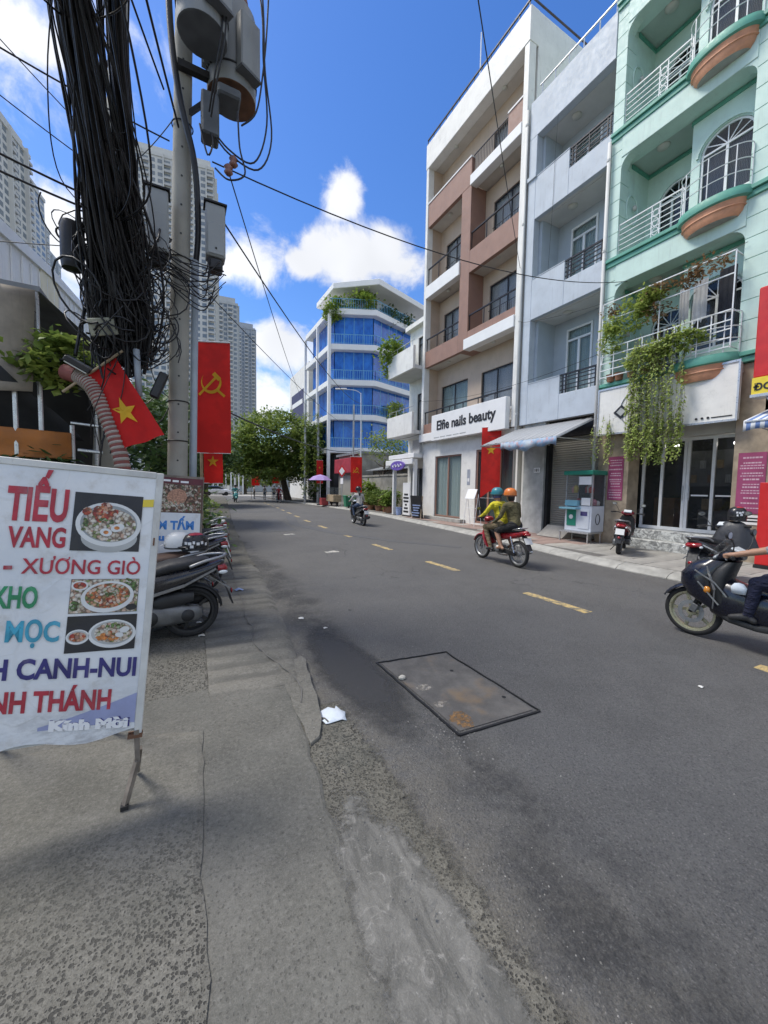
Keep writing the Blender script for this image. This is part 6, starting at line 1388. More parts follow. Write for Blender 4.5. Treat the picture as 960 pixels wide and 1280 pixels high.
for nm, r4, mt in (('frame_side', (-.034, .0, .0, 1.35), 'frame_white'), ('frame_top', (WL, -.034, 1.318, 1.352), 'frame_white'), ('frame_side', (WL-.03, WL, .0, 1.35), 'frame_white')):
    b = MB(); B.rect(b, *r4, -.03, .006); b.build(nm, mt, fs, bevel=.003)
b = MB(); B.rect(b, -.06, .004, -.02, .0, -.035, .008); b.build('corner_plate', 'rust', fs)
b = MB(); B.rect(b, WL, -.034, 1.338, 1.36, -.05, -.031); b.build('top_shadow_bar', 'dark_steel', fs)
b = MB(); B.rect(b, WL, .0, .01, 1.34, -.028, -.024); b.build('backing', 'frame_white', fs)
for u in (-.022, WL-.012):
    top = B.P(u, 0); b = MB(); b.bar(top+Vector((0, .0, .02)), top+Vector((.0, .02, -.16)), .022); b.bar(top+Vector((0, .02, -.15)), (top.x-.055, top.y-.03, .075), .024); b.build('leg', 'rust_leg', fs); 
    b = MB(); b.bar(top+Vector((.012, .03, -.1)), (top.x-.02, top.y+.22, .075), .018); b.build('prop', 'rust_leg', fs); MB().box(top.x-.072, top.x-.038, top.y-.05, top.y-.012, .064, .085).build('foot', 'text_black', fs)
b = MB(); b.bar(B.P(-.12, 1.3, -.03), (-.42, 3.0, .07), .022); b.bar(B.P(WL, 1.3, -.03), (-1.0, 3.1, .07), .022); b.build('rear_leg', 'rust_leg', fs)
B.txt(fs, 'TIẾU', -.618, -.392, 1.066, .15, 'ink_red', .008, .5); B.txt(fs, 'VANG', -.60, -.388, .937, .093, 'ink_red', .004, .8)
B.txt(fs, '-', -.605, -.575, .817, .075, 'ink_red', .004); B.txt(fs, 'XƯƠNG GIÒ', -.54, -.068, .814, .070, 'ink_red', .0014, -.8)
B.txt(fs, 'KHO', -.625, -.474, .66, .095, 'ink_green', .0045, -2); B.txt(fs, 'MỌC', -.575, -.38, .506, .092, 'ink_cyan', .0038, -4)
B.txt(fs, 'H CANH-NUI', -.615, -.052, .340, .088, 'ink_navy', .0042, -4.6); B.txt(fs, 'NH THÁNH', -.60, -.146, .193, .090, 'ink_red', .0045, -6)
b = MB(); B.poly(b, [(-.42, .10), (-.30, .125), (-.16, .165), (-.036, .205), (-.036, .06), (-.2, .075), (-.42, .085)], .0032); b.build('blue_swoosh', 'ink_lilac', fs)
B.txt(fs, 'Kính Mời', -.38, -.062, .080, .042, 'text_white', .0045, -6.5, .0045); B.txt(fs, 'Kính Mời', -.382, -.06, .082, .046, 'ink_navy', .001, -6.5, .004)
# food pictures (flat print)
def pic(u0, u1, v0, v1): b = MB(); B.rect(b, u0, u1, v0, v1, .0022, .0034); return sub(b.build('food_picture', 'photo_black', fs), fs)
def pr(par, mat, fn): b = MB(); fn(b); return tag(b.build('picture_print', mat, par), kind='stuff')
p = pic(-.372, -.085, .925, 1.215)
pr(p, 'tile_grey', lambda b: B.ell(b, -.215, .992, .118, .072, .0039, 0, 30)); pr(p, 'bowl_white', lambda b: B.ell(b, -.222, 1.06, .138, .112, .0041, -.08, 34)); pr(p, 'box_grey', lambda b: B.ell(b, -.222, 1.064, .120, .094, .0044, -.08, 32)); pr(p, 'mix_pale', lambda b: B.ell(b, -.218, 1.058, .112, .084, .0047, -.08, 32))
pr(p, 'mix_red', lambda b: B.blobs(b, -.262, 1.12, .058, .036, 15, .024, .005, 2)); pr(p, 'mix_green', lambda b: (B.blobs(b, -.325, 1.06, .012, .03, 9, .010, .0072, 3), B.blobs(b, -.235, 1.075, .03, .014, 6, .009, .0072, 4))); pr(p, 'bowl_white', lambda b: (B.ell(b, -.185, 1.045, .030, .020, .0088, .4), B.ell(b, -.232, 1.02, .026, .02, .0089, -.3))); pr(p, 'food_orange', lambda b: (B.ell(b, -.188, 1.044, .012, .009, .0092), B.ell(b, -.232, 1.02, .011, .009, .0093)))
p = pic(-.352, -.07, .618, .785)
pr(p, 'mix_pale', lambda b: B.rect(b, -.35, -.072, .62, .783, .0034, .0036)); pr(p, 'mix_green', lambda b: (B.blobs(b, -.11, .752, .035, .025, 16, .018, .0038, 10), B.ell(b, -.33, .655, .02, .025, .0039))); pr(p, 'bowl_white', lambda b: (B.ell(b, -.198, .697, .110, .078, .0062, .1, 32), B.ell(b, -.316, .753, .034, .024, .0062))); pr(p, 'mix_broth', lambda b: B.ell(b, -.198, .702, .094, .062, .0066, .1, 30)); pr(p, 'mix_red', lambda b: (B.blobs(b, -.19, .672, .05, .018, 8, .016, .007, 7), B.ell(b, -.316, .754, .026, .017, .0066))); pr(p, 'mix_pale', lambda b: B.blobs(b, -.19, .725, .045, .02, 7, .016, .0082, 9)); pr(p, 'mix_green', lambda b: B.blobs(b, -.19, .708, .022, .022, 6, .009, .0094, 11)); pr(p, 'photo_black', lambda b: B.ell(b, -.095, .642, .024, .016, .0066))
p = pic(-.352, -.066, .43, .605)
pr(p, 'bowl_white', lambda b: (B.ell(b, -.165, .512, .100, .070, .0041, -.05, 32), B.ell(b, -.305, .505, .046, .036, .0041, 0, 24))); pr(p, 'tile_grey', lambda b: (B.ell(b, -.165, .516, .088, .058, .0044, -.05, 30), B.ell(b, -.305, .507, .039, .029, .0044))); pr(p, 'mix_red', lambda b: B.ell(b, -.305, .505, .034, .023, .0047)); pr(p, 'mix_pale', lambda b: B.ell(b, -.160, .518, .080, .050, .0047, -.05, 30)); pr(p, 'food_orange', lambda b: B.blobs(b, -.185, .495, .042, .018, 16, .015, .005, 12)); pr(p, 'mix_broth', lambda b: B.blobs(b, -.185, .50, .04, .016, 6, .014, .0072, 15)); pr(p, 'mix_green', lambda b: B.blobs(b, -.165, .545, .035, .012, 8, .010, .0082, 14)); pr(p, 'bowl_white', lambda b: (B.ell(b, -.115, .53, .022, .015, .0094, .3), B.ell(b, -.135, .505, .018, .012, .0095, -.2)))
b = MB(); B.poly(b, [(-.10, 1.16), (-.036, 1.165), (-.036, 1.205), (-.085, 1.2)], .003); b.build('yellow_sticker', 'yellow_panel', fs)
b = MB(); b.tube([B.P(-.02, 1.0, .006), B.P(-.02, .96, .012)], .004, 5); b.build('latch', 'rust', fs)

s2 = empty('rice_signboard', (.13, 5.42, .06), 'smaller brown and white broken rice signboard behind the scooter seat', 'signboard'); B = Board((.135, 5.42, 1.07), 3, 4, 1.105)
pm('poster_brown', (.10, .05, .035), .5, .5, 14); pm('poster_maroon', (.11, .02, .03), .5, .2, 6)
b = MB(); B.rect(b, -.55, .075, -.5, .24, 0, .012); b.build('white_panel', 'banner_vinyl', s2); b = MB(); B.rect(b, -.55, .09, .24, .64, 0, .012); po = sub(b.build('photo_panel', 'poster_brown', s2), s2); b = MB(); B.rect(b, -.55, .09, .565, .635, .0125, .014); b.build('title_band', 'poster_maroon', po)
for i, (a, c) in enumerate(((-.33, -.24), (-.22, -.16), (-.14, -.06))): b = MB(); B.rect(b, a, c, .588-.004*i, .61-.004*i, .0145, .0155); b.build('print_line', 'text_white', po)
b = MB(); B.rect(b, -.5, .075, .25, .56, .0125, .0135); b.build('picture_print', 'mix_poster', po); b = MB(); B.ell(b, -.17, .42, .1, .09, .0142, .4); b.build('picture_print', 'food_meat', po); b = MB(); B.blobs(b, -.25, .34, .14, .06, 10, .03, .0146, 5); b.build('picture_print', 'mix_pale', po)
B.txt(s2, 'M TẤM', -.345, .008, .055, .092, 'ink_blue', .006, 0, .015); B.txt(s2, 'u', -.335, -.28, -.07, .07, 'ink_blue', .005, 0, .015)
b = MB(); B.rect(b, -.56, .1, .635, .66, -.02, .016); B.rect(b, .078, .1, -1.05, .635, -.02, .0); B.rect(b, -.57, -.55, -1.05, .635, -.02, .0); b.build('frame', 'rust_leg', s2)

# food stall under tarpaulins
pm('tarp_grey', (.30, .26, .21), .8, .25, 2.5, .3, 14, streak=.6); pm('tarp_dark', (.03, .032, .036), .8, .3, 3, .3, 12); pm('tarp_orange', (.36, .13, .03), .75, .2, 3, .3, 10, streak=.3); pm('stall_dark', (.05, .05, .05), .9, .3, 2)
st = empty('food_stall', (-2.2, 6.8, 0), 'shaded street stall under grey and orange tarpaulins at the left edge', 'stall')
def sheet(nm, c4, mat, amp=.03, n=12, seed=0):
    f = cloth(*c4, amp, 1.3, seed); o = cloth_mesh(f, n, n).build(nm, mat, st, smooth=True); o.modifiers.new('s', 'SOLIDIFY').thickness = .006; return o
MB().box(-5, -1.42, 6.05, 9.0, 3.93, 3.99).build('tin_canopy', 'roof_tin', st); MB().add([(-1.42, 6.05, 3.93), (-1.42, 9, 3.93), (-1.02, 9, 3.68), (-1.02, 6.9, 3.68)], [(0, 1, 2, 3)]).build('canopy_flap', 'roof_tin', st)
sheet('grey_tarpaulin', ((-5, 6.0, 3.93), (-1.45, 6.0, 3.92), (-5, 6.0, 2.5), (-1.5, 6.0, 2.75)), 'tarp_grey', .02)
sheet('dark_tarpaulin', ((-5, 5.6, 3.2), (-1.75, 5.9, 2.98), (-5, 7.6, 2.4), (-1.1, 6.4, 2.28)), 'tarp_dark', .03)
sheet('orange_tarpaulin', ((-5, 6.2, 2.48), (-1.16, 6.0, 2.30), (-5, 6.2, 2.05), (-1.16, 6.0, 1.98)), 'tarp_orange', .02)
for x, y, z in ((-1.68, 6.05, 3.0), (-1.16, 6.05, 2.4), (-1.46, 6.08, 3.95), (-1.05, 6.9, 3.7)): b = MB(); b.tube([(x, y, .05), (x, y, z)], .025, 8); b.build('post', 'alu', st)
MB().box(-5, -1.3, 8.6, 8.7, .05, 3.9).build('back_wall', 'stall_dark', st); MB().box(-5, -1.4, 6.6, 7.2, .05, .95).build('counter', 'stall_dark', st, bevel=.02)
b = MB(); b.tube([(-1.2, 6.2, 2.9), (-.72, 6.2, 2.86)], .02, 6); b.tube([(-1.2, 6.2, 2.45), (-.75, 6.2, 2.42)], .018, 6); b.tube([(-1.1, 6.0, 2.1), (-.85, 6.0, 2.08)], .02, 6); b.build('rail', 'alu', st)
bush('stall_plant', 'leafy plant growing on the stall roof by the floodlight', (-1.25, 6.0, 2.85), .32, 81, 'leaf_tree', .12, None, 60)
bush('stall_plant', 'dark plant in the shade under the orange tarpaulin', (-1.4, 6.1, 1.5), .3, 82, 'leaf_dark', .12, None, 36)
bush('hedge_plant', 'green shrub growing behind the concrete pole', (-.45, 8.2, .05), .95, 83, 'leaf_dark', .14, None, 110, per=20)
bush('hedge_plant', 'tall green shrub between the pole and the parked scooters', (.1, 11.5, .05), .8, 84, 'leaf_tree', .14, None, 90, per=20)
fd = empty('floodlight', (-1.0, 5.5, 3.0), 'black rectangular floodlight on a bracket above the pipe', 'floodlight')
MB().obox((-.98, 5.5, 3.02), (1, 0, -.55), (0, 1, .3), (.55, -.3, 1), .13, .1, .03).build('head', 'text_black', fd, bevel=.01); b = MB(); b.tube([(-1.45, 6.0, 3.1), (-1.2, 5.75, 3.1), (-1.05, 5.55, 3.08)], .014, 6); b.build('bracket', 'text_black', fd); MB().obox((-.995, 5.49, 2.985), (1, 0, -.55), (0, 1, .3), (.55, -.3, 1), .11, .08, .006).build('lens', 'lamp_off', fd)
# white building behind
pm('white_sheet', (.82, .83, .83), .6, .05, 1.2, .1, 20, streak=.5); pm('cream_sheet', (.78, .72, .52), .6, .06, 1.2, .1, 20, streak=.4)
lb = empty('white_shed_building', (-4.5, 14, 0), 'white clad building with rising roof line behind the left stall', 'building')
MB().prismx([(9.2, 0), (40, 0), (40, 8.8), (19.5, 8.2), (13.6, 7.25), (9.2, 6.3)], -9, -3.0).build('wall', 'white_sheet', lb)
MB().prismx([(9.15, 6.2), (9.15, 6.45), (13.6, 7.4), (19.5, 8.35), (40, 8.95), (40, 8.7), (19.5, 8.1), (13.6, 7.15)], -3.12, -2.93).build('verge', 'white_clean', lb)
MB().box(-2.995, -2.97, 12.8, 14.4, 1, 7.25).build('cream_panel', 'cream_sheet', lb)
for y, z in ((10.4, 3.2), (16.5, 4), (22, 4)): window(lb, -2.99, y, y+1.0, z, z+1.4, 1, 0, 'alu', 'glass_dark', None).rotation_euler = (0, 0, 0)
for i in range(16): y = 9.6+i*.62; MB().box(-2.99, -2.965, y, y+.03, .1, 6.2+.19*(y-9.2)).build('panel_rib', 'white_sheet', lb)

# ================================================================== VEHICLES
def paint(nm, c, metal=.0, rough=.25):
    t = MT(nm); n = t.noise(3, 3); r_ = t.rng(t.noise(22, 4, .7), .4, .75, rough, rough+.22); t.fin(t.mix(t.rng(n, .3, .7), dk(c, .9), dk(c, 1.1)), r_, metal, Coat_Weight=.5, Coat_Roughness=.12)
paint('paint_red', (.34, .012, .02)); paint('paint_maroon', (.16, .008, .018)); paint('paint_black', (.014, .014, .017)); paint('paint_navy', (.004, .005, .014)); paint('paint_white', (.6, .6, .6)); paint('paint_grey', (.11, .12, .13), .3); paint('paint_teal', (.05, .30, .30))
pm('rubber', (.016, .016, .017), .8, .2, 9, .2, 80); pm('seat_black', (.02, .021, .024), .6, .15, 8, .2, 60); pm('seat_tan', (.11, .065, .045), .6, .15, 8, .2, 60); pm('plastic_black', (.022, .023, .025), .55, .15, 8, .15, 90); pm('chrome', (.62, .63, .64), .2, .06, 8, .02, 60, .9); pm('alloy_gold', (.40, .385, .27), .35, .1, 8, .05, 60, .6); pm('alloy', (.32, .33, .34), .4, .12, 8, .05, 60, .7); pm('engine', (.17, .175, .18), .5, .2, 10, .2, 60, .6)
glass('lens_red', (.28, .01, .015), .12); glass('lens_clear', (.62, .66, .68), .08); glass('lens_amber', (.6, .22, .02), .12); pm('plate_white', (.70, .70, .68), .5, .05, 6); pm('mirror', (.5, .53, .56), .05, .02, 3, 0, 1, .9)
def sel(cx_, cy_, cz_, a, b_, n=14, p=2.4, plane='yz', tilt=0):
    out = []
    for i in range(n):
        t_ = 2*math.pi*i/n; c, s = math.cos(t_), math.sin(t_); u = a*math.copysign(abs(c)**(2/p), c); v = b_*math.copysign(abs(s)**(2/p), s)
        if plane == 'yz': out.append((cx_+v*math.sin(tilt), cy_+u, cz_+v*math.cos(tilt)))
        else: out.append((cx_+v, cy_+u, cz_))
    return out
def lx(b, secs, n=14, p=2.4, y=0): return b.loft([sel(s[0], y+(s[5] if len(s) > 5 else 0), s[1], s[2], s[3], n, p, 'yz', s[4] if len(s) > 4 else 0) for s in secs])
def wheel(par, x, r, w, rim, spokes, disc=0, wire=False, nm='wheel'):
    t_ = MB(); pr_ = [(r*.80, -w*.42), (r*.86, -w*.5), (r*.93, -w*.5), (r*.985, -w*.3), (r, 0), (r*.985, w*.3), (r*.93, w*.5), (r*.86, w*.5), (r*.80, w*.42)]
    t_.lathe(pr_+[pr_[0]], 36, (x, 0, r), 'y'); wh_ = t_.build(nm, 'rubber', par, smooth=True)
    b = MB(); b.lathe([(r*.80, -w*.4), (r*.82, -w*.44), (r*.74, -w*.40), (r*.70, -w*.2), (r*.70, w*.2), (r*.74, w*.40), (r*.82, w*.44), (r*.80, w*.4)], 36, (x, 0, r), 'y')
    b.lathe([(0, -w*.55), (r*.17, -w*.55), (r*.19, -w*.3), (r*.19, w*.3), (r*.17, w*.55), (0, w*.55)], 16, (x, 0, r), 'y')
    for i in range(spokes):
        a = 2*math.pi*i/spokes; c, s = math.cos(a), math.sin(a)
        if wire: b.bar((x+c*r*.17, w*.3*(1 if i % 2 else -1), r+s*r*.17), (x+math.cos(a+.25)*r*.72, 0, r+math.sin(a+.25)*r*.72), .006)
        else: b.obox((x+c*r*.45, 0, r+s*r*.45), (c, 0, s), (0, 1, 0), (-s, 0, c), r*.29, w*.16, r*.055)
    b.build('rim', rim, wh_, smooth=True, auto=35)
    if disc:
        b = MB(); b.lathe([(r*.30, 0), (r*.46, 0), (r*.46, .005), (r*.30, .005), (r*.30, 0)], 24, (x, disc*w*.62, r), 'y'); b.build('brake_disc', 'alloy', wh_)
    return wh_
def fender(par, x, r, w, a0, a1, mat, thick=.012, nm='fender', flare=.35):
    b = MB(); secs = []; n = 14
    for i in range(n+1):
        a = a0+(a1-a0)*i/n; secs.append([(x+(r+h)*math.cos(a), yy, r_c+(r+h)*math.sin(a)) for yy, h in ((-w, -flare*w), (-w*.75, 0), (0, .012), (w*.75, 0), (w, -flare*w), (w*.75, -thick), (0, .012-thick), (-w*.75, -thick))])
    b.loft(secs); return b.build(nm, mat, par, smooth=True, auto=50)
r_c = .28
def mirrors(par, x, z, mat='plastic_black', hw=.30):
    for s in (-1, 1):
        b = MB(); b.tube(spline([(x, s*.2, z), (x-.02, s*.25, z+.1), (x-.0, s*(hw+.02), z+.18)], 4), .006, 5); o = b.build('mirror', mat, par, smooth=True)
        q = MB(); q.loft([[(x+dx, s*(hw+.03)+.062*k*math.cos(a), z+.20+.042*k*math.sin(a)) for a in [2*math.pi*i/14 for i in range(14)]] for dx, k in ((-.012, .9), (-.005, 1), (.015, .85), (.025, .4))]); q.build('mirror_head', mat, o, smooth=True, auto=50); q = MB(); q.add([(x-.0125, s*(hw+.03)+.052*math.cos(a), z+.20+.034*math.sin(a)) for a in [2*math.pi*i/14 for i in range(14)]], [tuple(range(14))]); q.build('mirror_glass', 'mirror', o)
def scooter(name, label, loc, rz, col, trim='plastic_black', rim='alloy', seat='seat_black', group='parked scooters', r=.28, lean=0, cowl=None, tail_plate=True, stand=True, accent=None, fx=.64, nose=0):
    """modern step-through scooter, nose along +x"""
    global r_c; r_c = r
    t = empty(name, loc, label, 'scooter', group, rz=rz, local=True); t.rotation_euler = (lean, 0, rz); cowl = cowl or col
    wheel(t, fx, r, .085, rim, 5, 1); wheel(t, -.62, r, .10, rim, 5)
    for s in (-1, 1):
        b = MB(); b.tube([(fx, s*.075, r), (fx*.6+.22, s*.075, .5), (.55, s*.07, .68)], [.02, .022, .022], 8); b.build('fork_leg', 'plastic_black', t, smooth=True)
    b = MB(); b.obox((fx-.04, .085, r+.06), (1, 0, .4), (0, 1, 0), (-.4, 0, 1), .035, .02, .05); b.build('brake_caliper', 'engine', t, bevel=.008)
    fender(t, fx, r+.035, .07, R(25), R(165), col, nm='front_fender')
    # front apron, lofted upward
    secs = [(.30, .47, .10, .05), (.38, .505, .145, .075), (.5, .545, .185, .10), (.62, .575, .205, .12), (.74, .575, .2, .125), (.85, .53, .175, .11), (.93, .48, .13, .075)]
    b = MB(); b.loft([sel(x+nose*(z > .45)*(1-abs(z-.68)*1.6), 0, z, hw, hd+nose*(z > .45)*.6, 18, 2.4, 'xy') for z, x, hw, hd in secs]); ap = b.build('front_apron', col, t, smooth=True, auto=50)
    b = MB(); b.loft([sel(x-.07, 0, z, hw*.95, hd*.7, 16, 2.8, 'xy') for z, x, hw, hd in secs]); b.build('inner_panel', trim, ap, smooth=True, auto=50)
    for s in (-1, 1): b = MB(); b.loft([[(.60+dx*k, s*(.135+dy*k*.6), .70+dz*k) for dx, dy, dz in [(.05*math.cos(a)-.02*abs(math.sin(a)), .10*math.cos(a)*.6+.05*math.sin(a), .075*math.sin(a)) for a in [2*math.pi*i/12 for i in range(12)]]] for k in (.2, .8, 1)]); b.build('headlight', 'lens_clear', ap, smooth=True)
    for s in (-1, 1): b = MB(); b.ball((.575, s*.185, .60), .035, .025, .04, 10, 6); b.build('turn_signal', 'lens_amber', ap, smooth=True)
    for s in (-1, 1):     # angular accent lines on the apron
        b = MB(); b.bar((.60, s*.165, .86), (.50, s*.21, .62), .012, .022); b.bar((.50, s*.21, .62), (.52, s*.17, .40), .010, .018); b.build('accent_strip', accent or 'chrome', ap)
    # handlebar cowl
    b = MB(); lx(b, [(.56, .93, .05, .03), (.52, .97, .12, .055), (.45, 1.0, .16, .065), (.38, 1.0, .15, .055), (.33, .99, .08, .035)], 14); hc = b.build('handlebar_cowl', cowl, t, smooth=True, auto=50)
    b = MB(); b.obox((.37, 0, 1.055), (1, 0, .5), (0, 1, 0), (-.5, 0, 1), .06, .09, .012); b.build('instrument', 'lens_clear', hc, bevel=.006)
    b = MB(); lx(b, [(.585, .945, .03, .012), (.575, .955, .09, .022), (.545, .97, .11, .03)], 12); b.build('position_lamp', 'lens_clear', hc, smooth=True)
    b = MB(); b.tube(spline([(.40, -.16, 1.0), (.37, -.26, 1.02), (.31, -.36, 1.01)], 4), .011, 6); b.tube(spline([(.40, .16, 1.0), (.37, .26, 1.02), (.31, .36, 1.01)], 4), .011, 6); hb = b.build('handlebar', 'plastic_black', t, smooth=True)
    for s in (-1, 1):
        MB().tube([(.365, s*.27, 1.018), (.305, s*.385, 1.008)], .018, 10).build('grip', 'rubber', hb, smooth=True, auto=50); b = MB(); b.tube(spline([(.40, s*.25, 1.005), (.395, s*.31, .995), (.36, s*.38, .985)], 3), .007, 5); b.build('brake_lever', 'alloy', hb)
    mirrors(t, .37, 1.04)
    # floor, tunnel
    b = MB(); lx(b, [(.47, .36, .13, .05), (.38, .31, .16, .04), (.15, .285, .17, .04), (-.02, .30, .17, .045), (-.12, .34, .15, .05)], 12, 4); b.build('floorboard', trim, t, smooth=True, auto=50)
    b = MB(); lx(b, [(.44, .45, .08, .11), (.3, .41, .075, .09), (.12, .41, .08, .1), (-.05, .46, .11, .12)], 12, 3); b.build('centre_tunnel', trim, t, smooth=True, auto=50)
    if nose:
        b = MB(); lx(b, [(.56, .52, .15, .20), (.42, .50, .17, .24), (.25, .46, .15, .22), (.08, .46, .15, .20), (-.06, .50, .165, .17)], 16, 2.8); b.build('leg_fairing', col, t, smooth=True, auto=50)
        b = MB(); lx(b, [(.60, .98, .10, .02, .6), (.54, 1.06, .15, .03, .6), (.47, 1.16, .12, .02, .6)], 14); b.build('wind_screen', 'glass_smoke', t, smooth=True)
        for s in (-1, 1):
            for p, q in (((.70, .185, .80), (.50, .222, .70)), ((.50, .222, .70), (.40, .185, .56)), ((.66, .20, .68), (.46, .20, .46))): b = MB(); b.bar((p[0], s*p[1], p[2]), (q[0], s*q[1], q[2]), .008, .014); b.build('silver_line', 'alloy', t)
            b = MB(); b.ball((.78, s*.12, .70), .05, .04, .03, 10, 6); b.build('front_lamp', 'lens_clear', t, smooth=True)
    # body side panels and seat
    b = MB(); lx(b, [(.06, .50, .10, .14, -.25), (-.05, .55, .15, .16, -.15), (-.22, .60, .175, .15), (-.42, .64, .18, .125), (-.60, .685, .165, .10), (-.76, .735, .135, .075), (-.90, .785, .085, .045), (-.95, .80, .04, .02)], 18, 2.7); bd = b.build('body_panel', col, t, smooth=True, auto=50)
    for s in (-1, 1): b = MB(); b.bar((-.10, s*.168, .50), (-.55, s*.183, .62), .012, .03); b.bar((-.55, s*.183, .62), (-.86, s*.105, .75), .012, .022); b.build('side_strip', accent or 'chrome', bd)
    b = MB(); lx(b, [(.10, .715, .06, .03, .3), (.03, .745, .11, .05, .15), (-.12, .755, .14, .055), (-.30, .765, .15, .055), (-.42, .795, .15, .06), (-.58, .815, .14, .055), (-.74, .835, .10, .04), (-.80, .84, .05, .02)], 16, 2.8); b.build('seat', seat, t, smooth=True, auto=50)
    # grab rail: aluminium tail piece
    b = MB()
    for s in (-1, 1): b.tube(spline([(-.60, s*.155, .80), (-.76, s*.15, .855), (-.92, s*.085, .875), (-.97, 0, .88)], 5), .017, 7)
    b.build('grab_rail', 'alloy', t, smooth=True)
    b = MB(); lx(b, [(-.88, .755, .11, .04), (-.95, .745, .10, .038), (-.985, .735, .06, .02)], 12, 3); tl = b.build('tail_light', 'lens_red', t, smooth=True, auto=50)
    for s in (-1, 1): b = MB(); b.ball((-.93, s*.115, .71), .05, .022, .022, 8, 6); b.build('turn_signal', 'lens_clear', tl, smooth=True)
    # rear mudguard, plate, inner hugger
    b = MB(); b.loft([[(x, -w, z), (x, w, z), (x-.02, w*.8, z-.012), (x-.02, -w*.8, z-.012)] for x, z, w in ((-.80, .70, .09), (-.92, .60, .085), (-.99, .46, .08), (-1.03, .33, .075))]); mg = b.build('rear_mudguard', 'plastic_black', t)
    if tail_plate: b = MB(); b.obox((-.995, 0, .60), (.94, 0, -.34), (0, 1, 0), (.34, 0, .94), .004, .095, .075); b.build('number_plate', 'plate_white', mg, bevel=.003)
    b = MB(); b.bar((-.80, .02, .66), (-1.0, .11, .52), .012); b.bar((-.80, -.02, .66), (-1.0, -.11, .52), .012); b.build('plate_stay', 'alloy', mg)
    b = MB(); b.ball((-1.035, 0, .46), .012, .035, .03, 10, 6); b.build('reflector', 'lens_red', mg, smooth=True)
    r_c = r; fender(t, -.62, r+.03, .06, R(60), R(175), 'plastic_black', nm='rear_hugger')
    # drive case left (+y), air box, muffler right
    b = MB(); lx(b, [(-.08, .30, .05, .07), (-.16, .30, .07, .10), (-.35, .30, .07, .105), (-.52, .30, .065, .10), (-.68, .29, .06, .085), (-.72, .29, .03, .05)], 14, 3, .10); dc = b.build('drive_case', 'engine', t, smooth=True, auto=50)
    b = MB(); b.lathe([(0, .02), (.06, .018), (.075, 0)], 18, (-.24, .165, .30), 'y'); b.lathe([(0, .02), (.05, .018), (.065, 0)], 18, (-.58, .16, .29), 'y'); b.build('case_cover', 'plastic_black', dc, smooth=True)
    b = MB(); lx(b, [(-.28, .44, .04, .05), (-.34, .45, .06, .075), (-.52, .47, .06, .075), (-.64, .48, .045, .05)], 12, 3, .11); b.build('air_box', 'plastic_black', t, smooth=True, auto=50)
    b = MB(); lx(b, [(-.36, .30, .045, .05), (-.44, .31, .06, .065), (-.78, .36, .06, .065), (-.90, .385, .05, .055), (-.92, .39, .03, .035)], 14, 2.2, -.165); mf = b.build('muffler', 'plastic_black', t, smooth=True, auto=50)
    b = MB(); lx(b, [(-.48, .325, .05, .055), (-.82, .375, .05, .055)], 12, 2.2, -.185); b.build('heat_shield', 'chrome', mf, smooth=True, auto=50)
    b = MB(); b.tube(spline([(-.02, -.06, .30), (-.1, -.13, .22), (-.25, -.165, .24), (-.38, -.165, .30)], 4), .018, 7); b.build('exhaust_pipe', 'alloy', t, smooth=True)
    b = MB(); b.ball((-.06, 0, .30), .13, .10, .09, 12, 8); b.build('engine_block', 'engine', t, smooth=True)
    for s in (-1, 1):
        b = MB(); b.tube([(-.60, s*.125, .34), (-.52, s*.13, .62)], .014, 6)
        for k in range(7): p = Vector((-.60, s*.125, .34)).lerp(Vector((-.52, s*.13, .62)), .25+k*.1); b.lathe([(.014, -.008), (.028, 0), (.014, .008)], 10, p)
        b.build('shock', 'dark_steel', t)
    if stand: b = MB(); b.tube([(-.12, .08, .25), (-.10, .24, .01)], .011, 6); b.build('side_stand', 'dark_steel', t)
    for s in (-1, 1): b = MB(); b.obox((-.1, s*.18, .33), (1, 0, 0), (0, 1, 0), (0, 0, 1), .05, .03, .012); b.build('foot_peg', 'rubber', t)
    return t
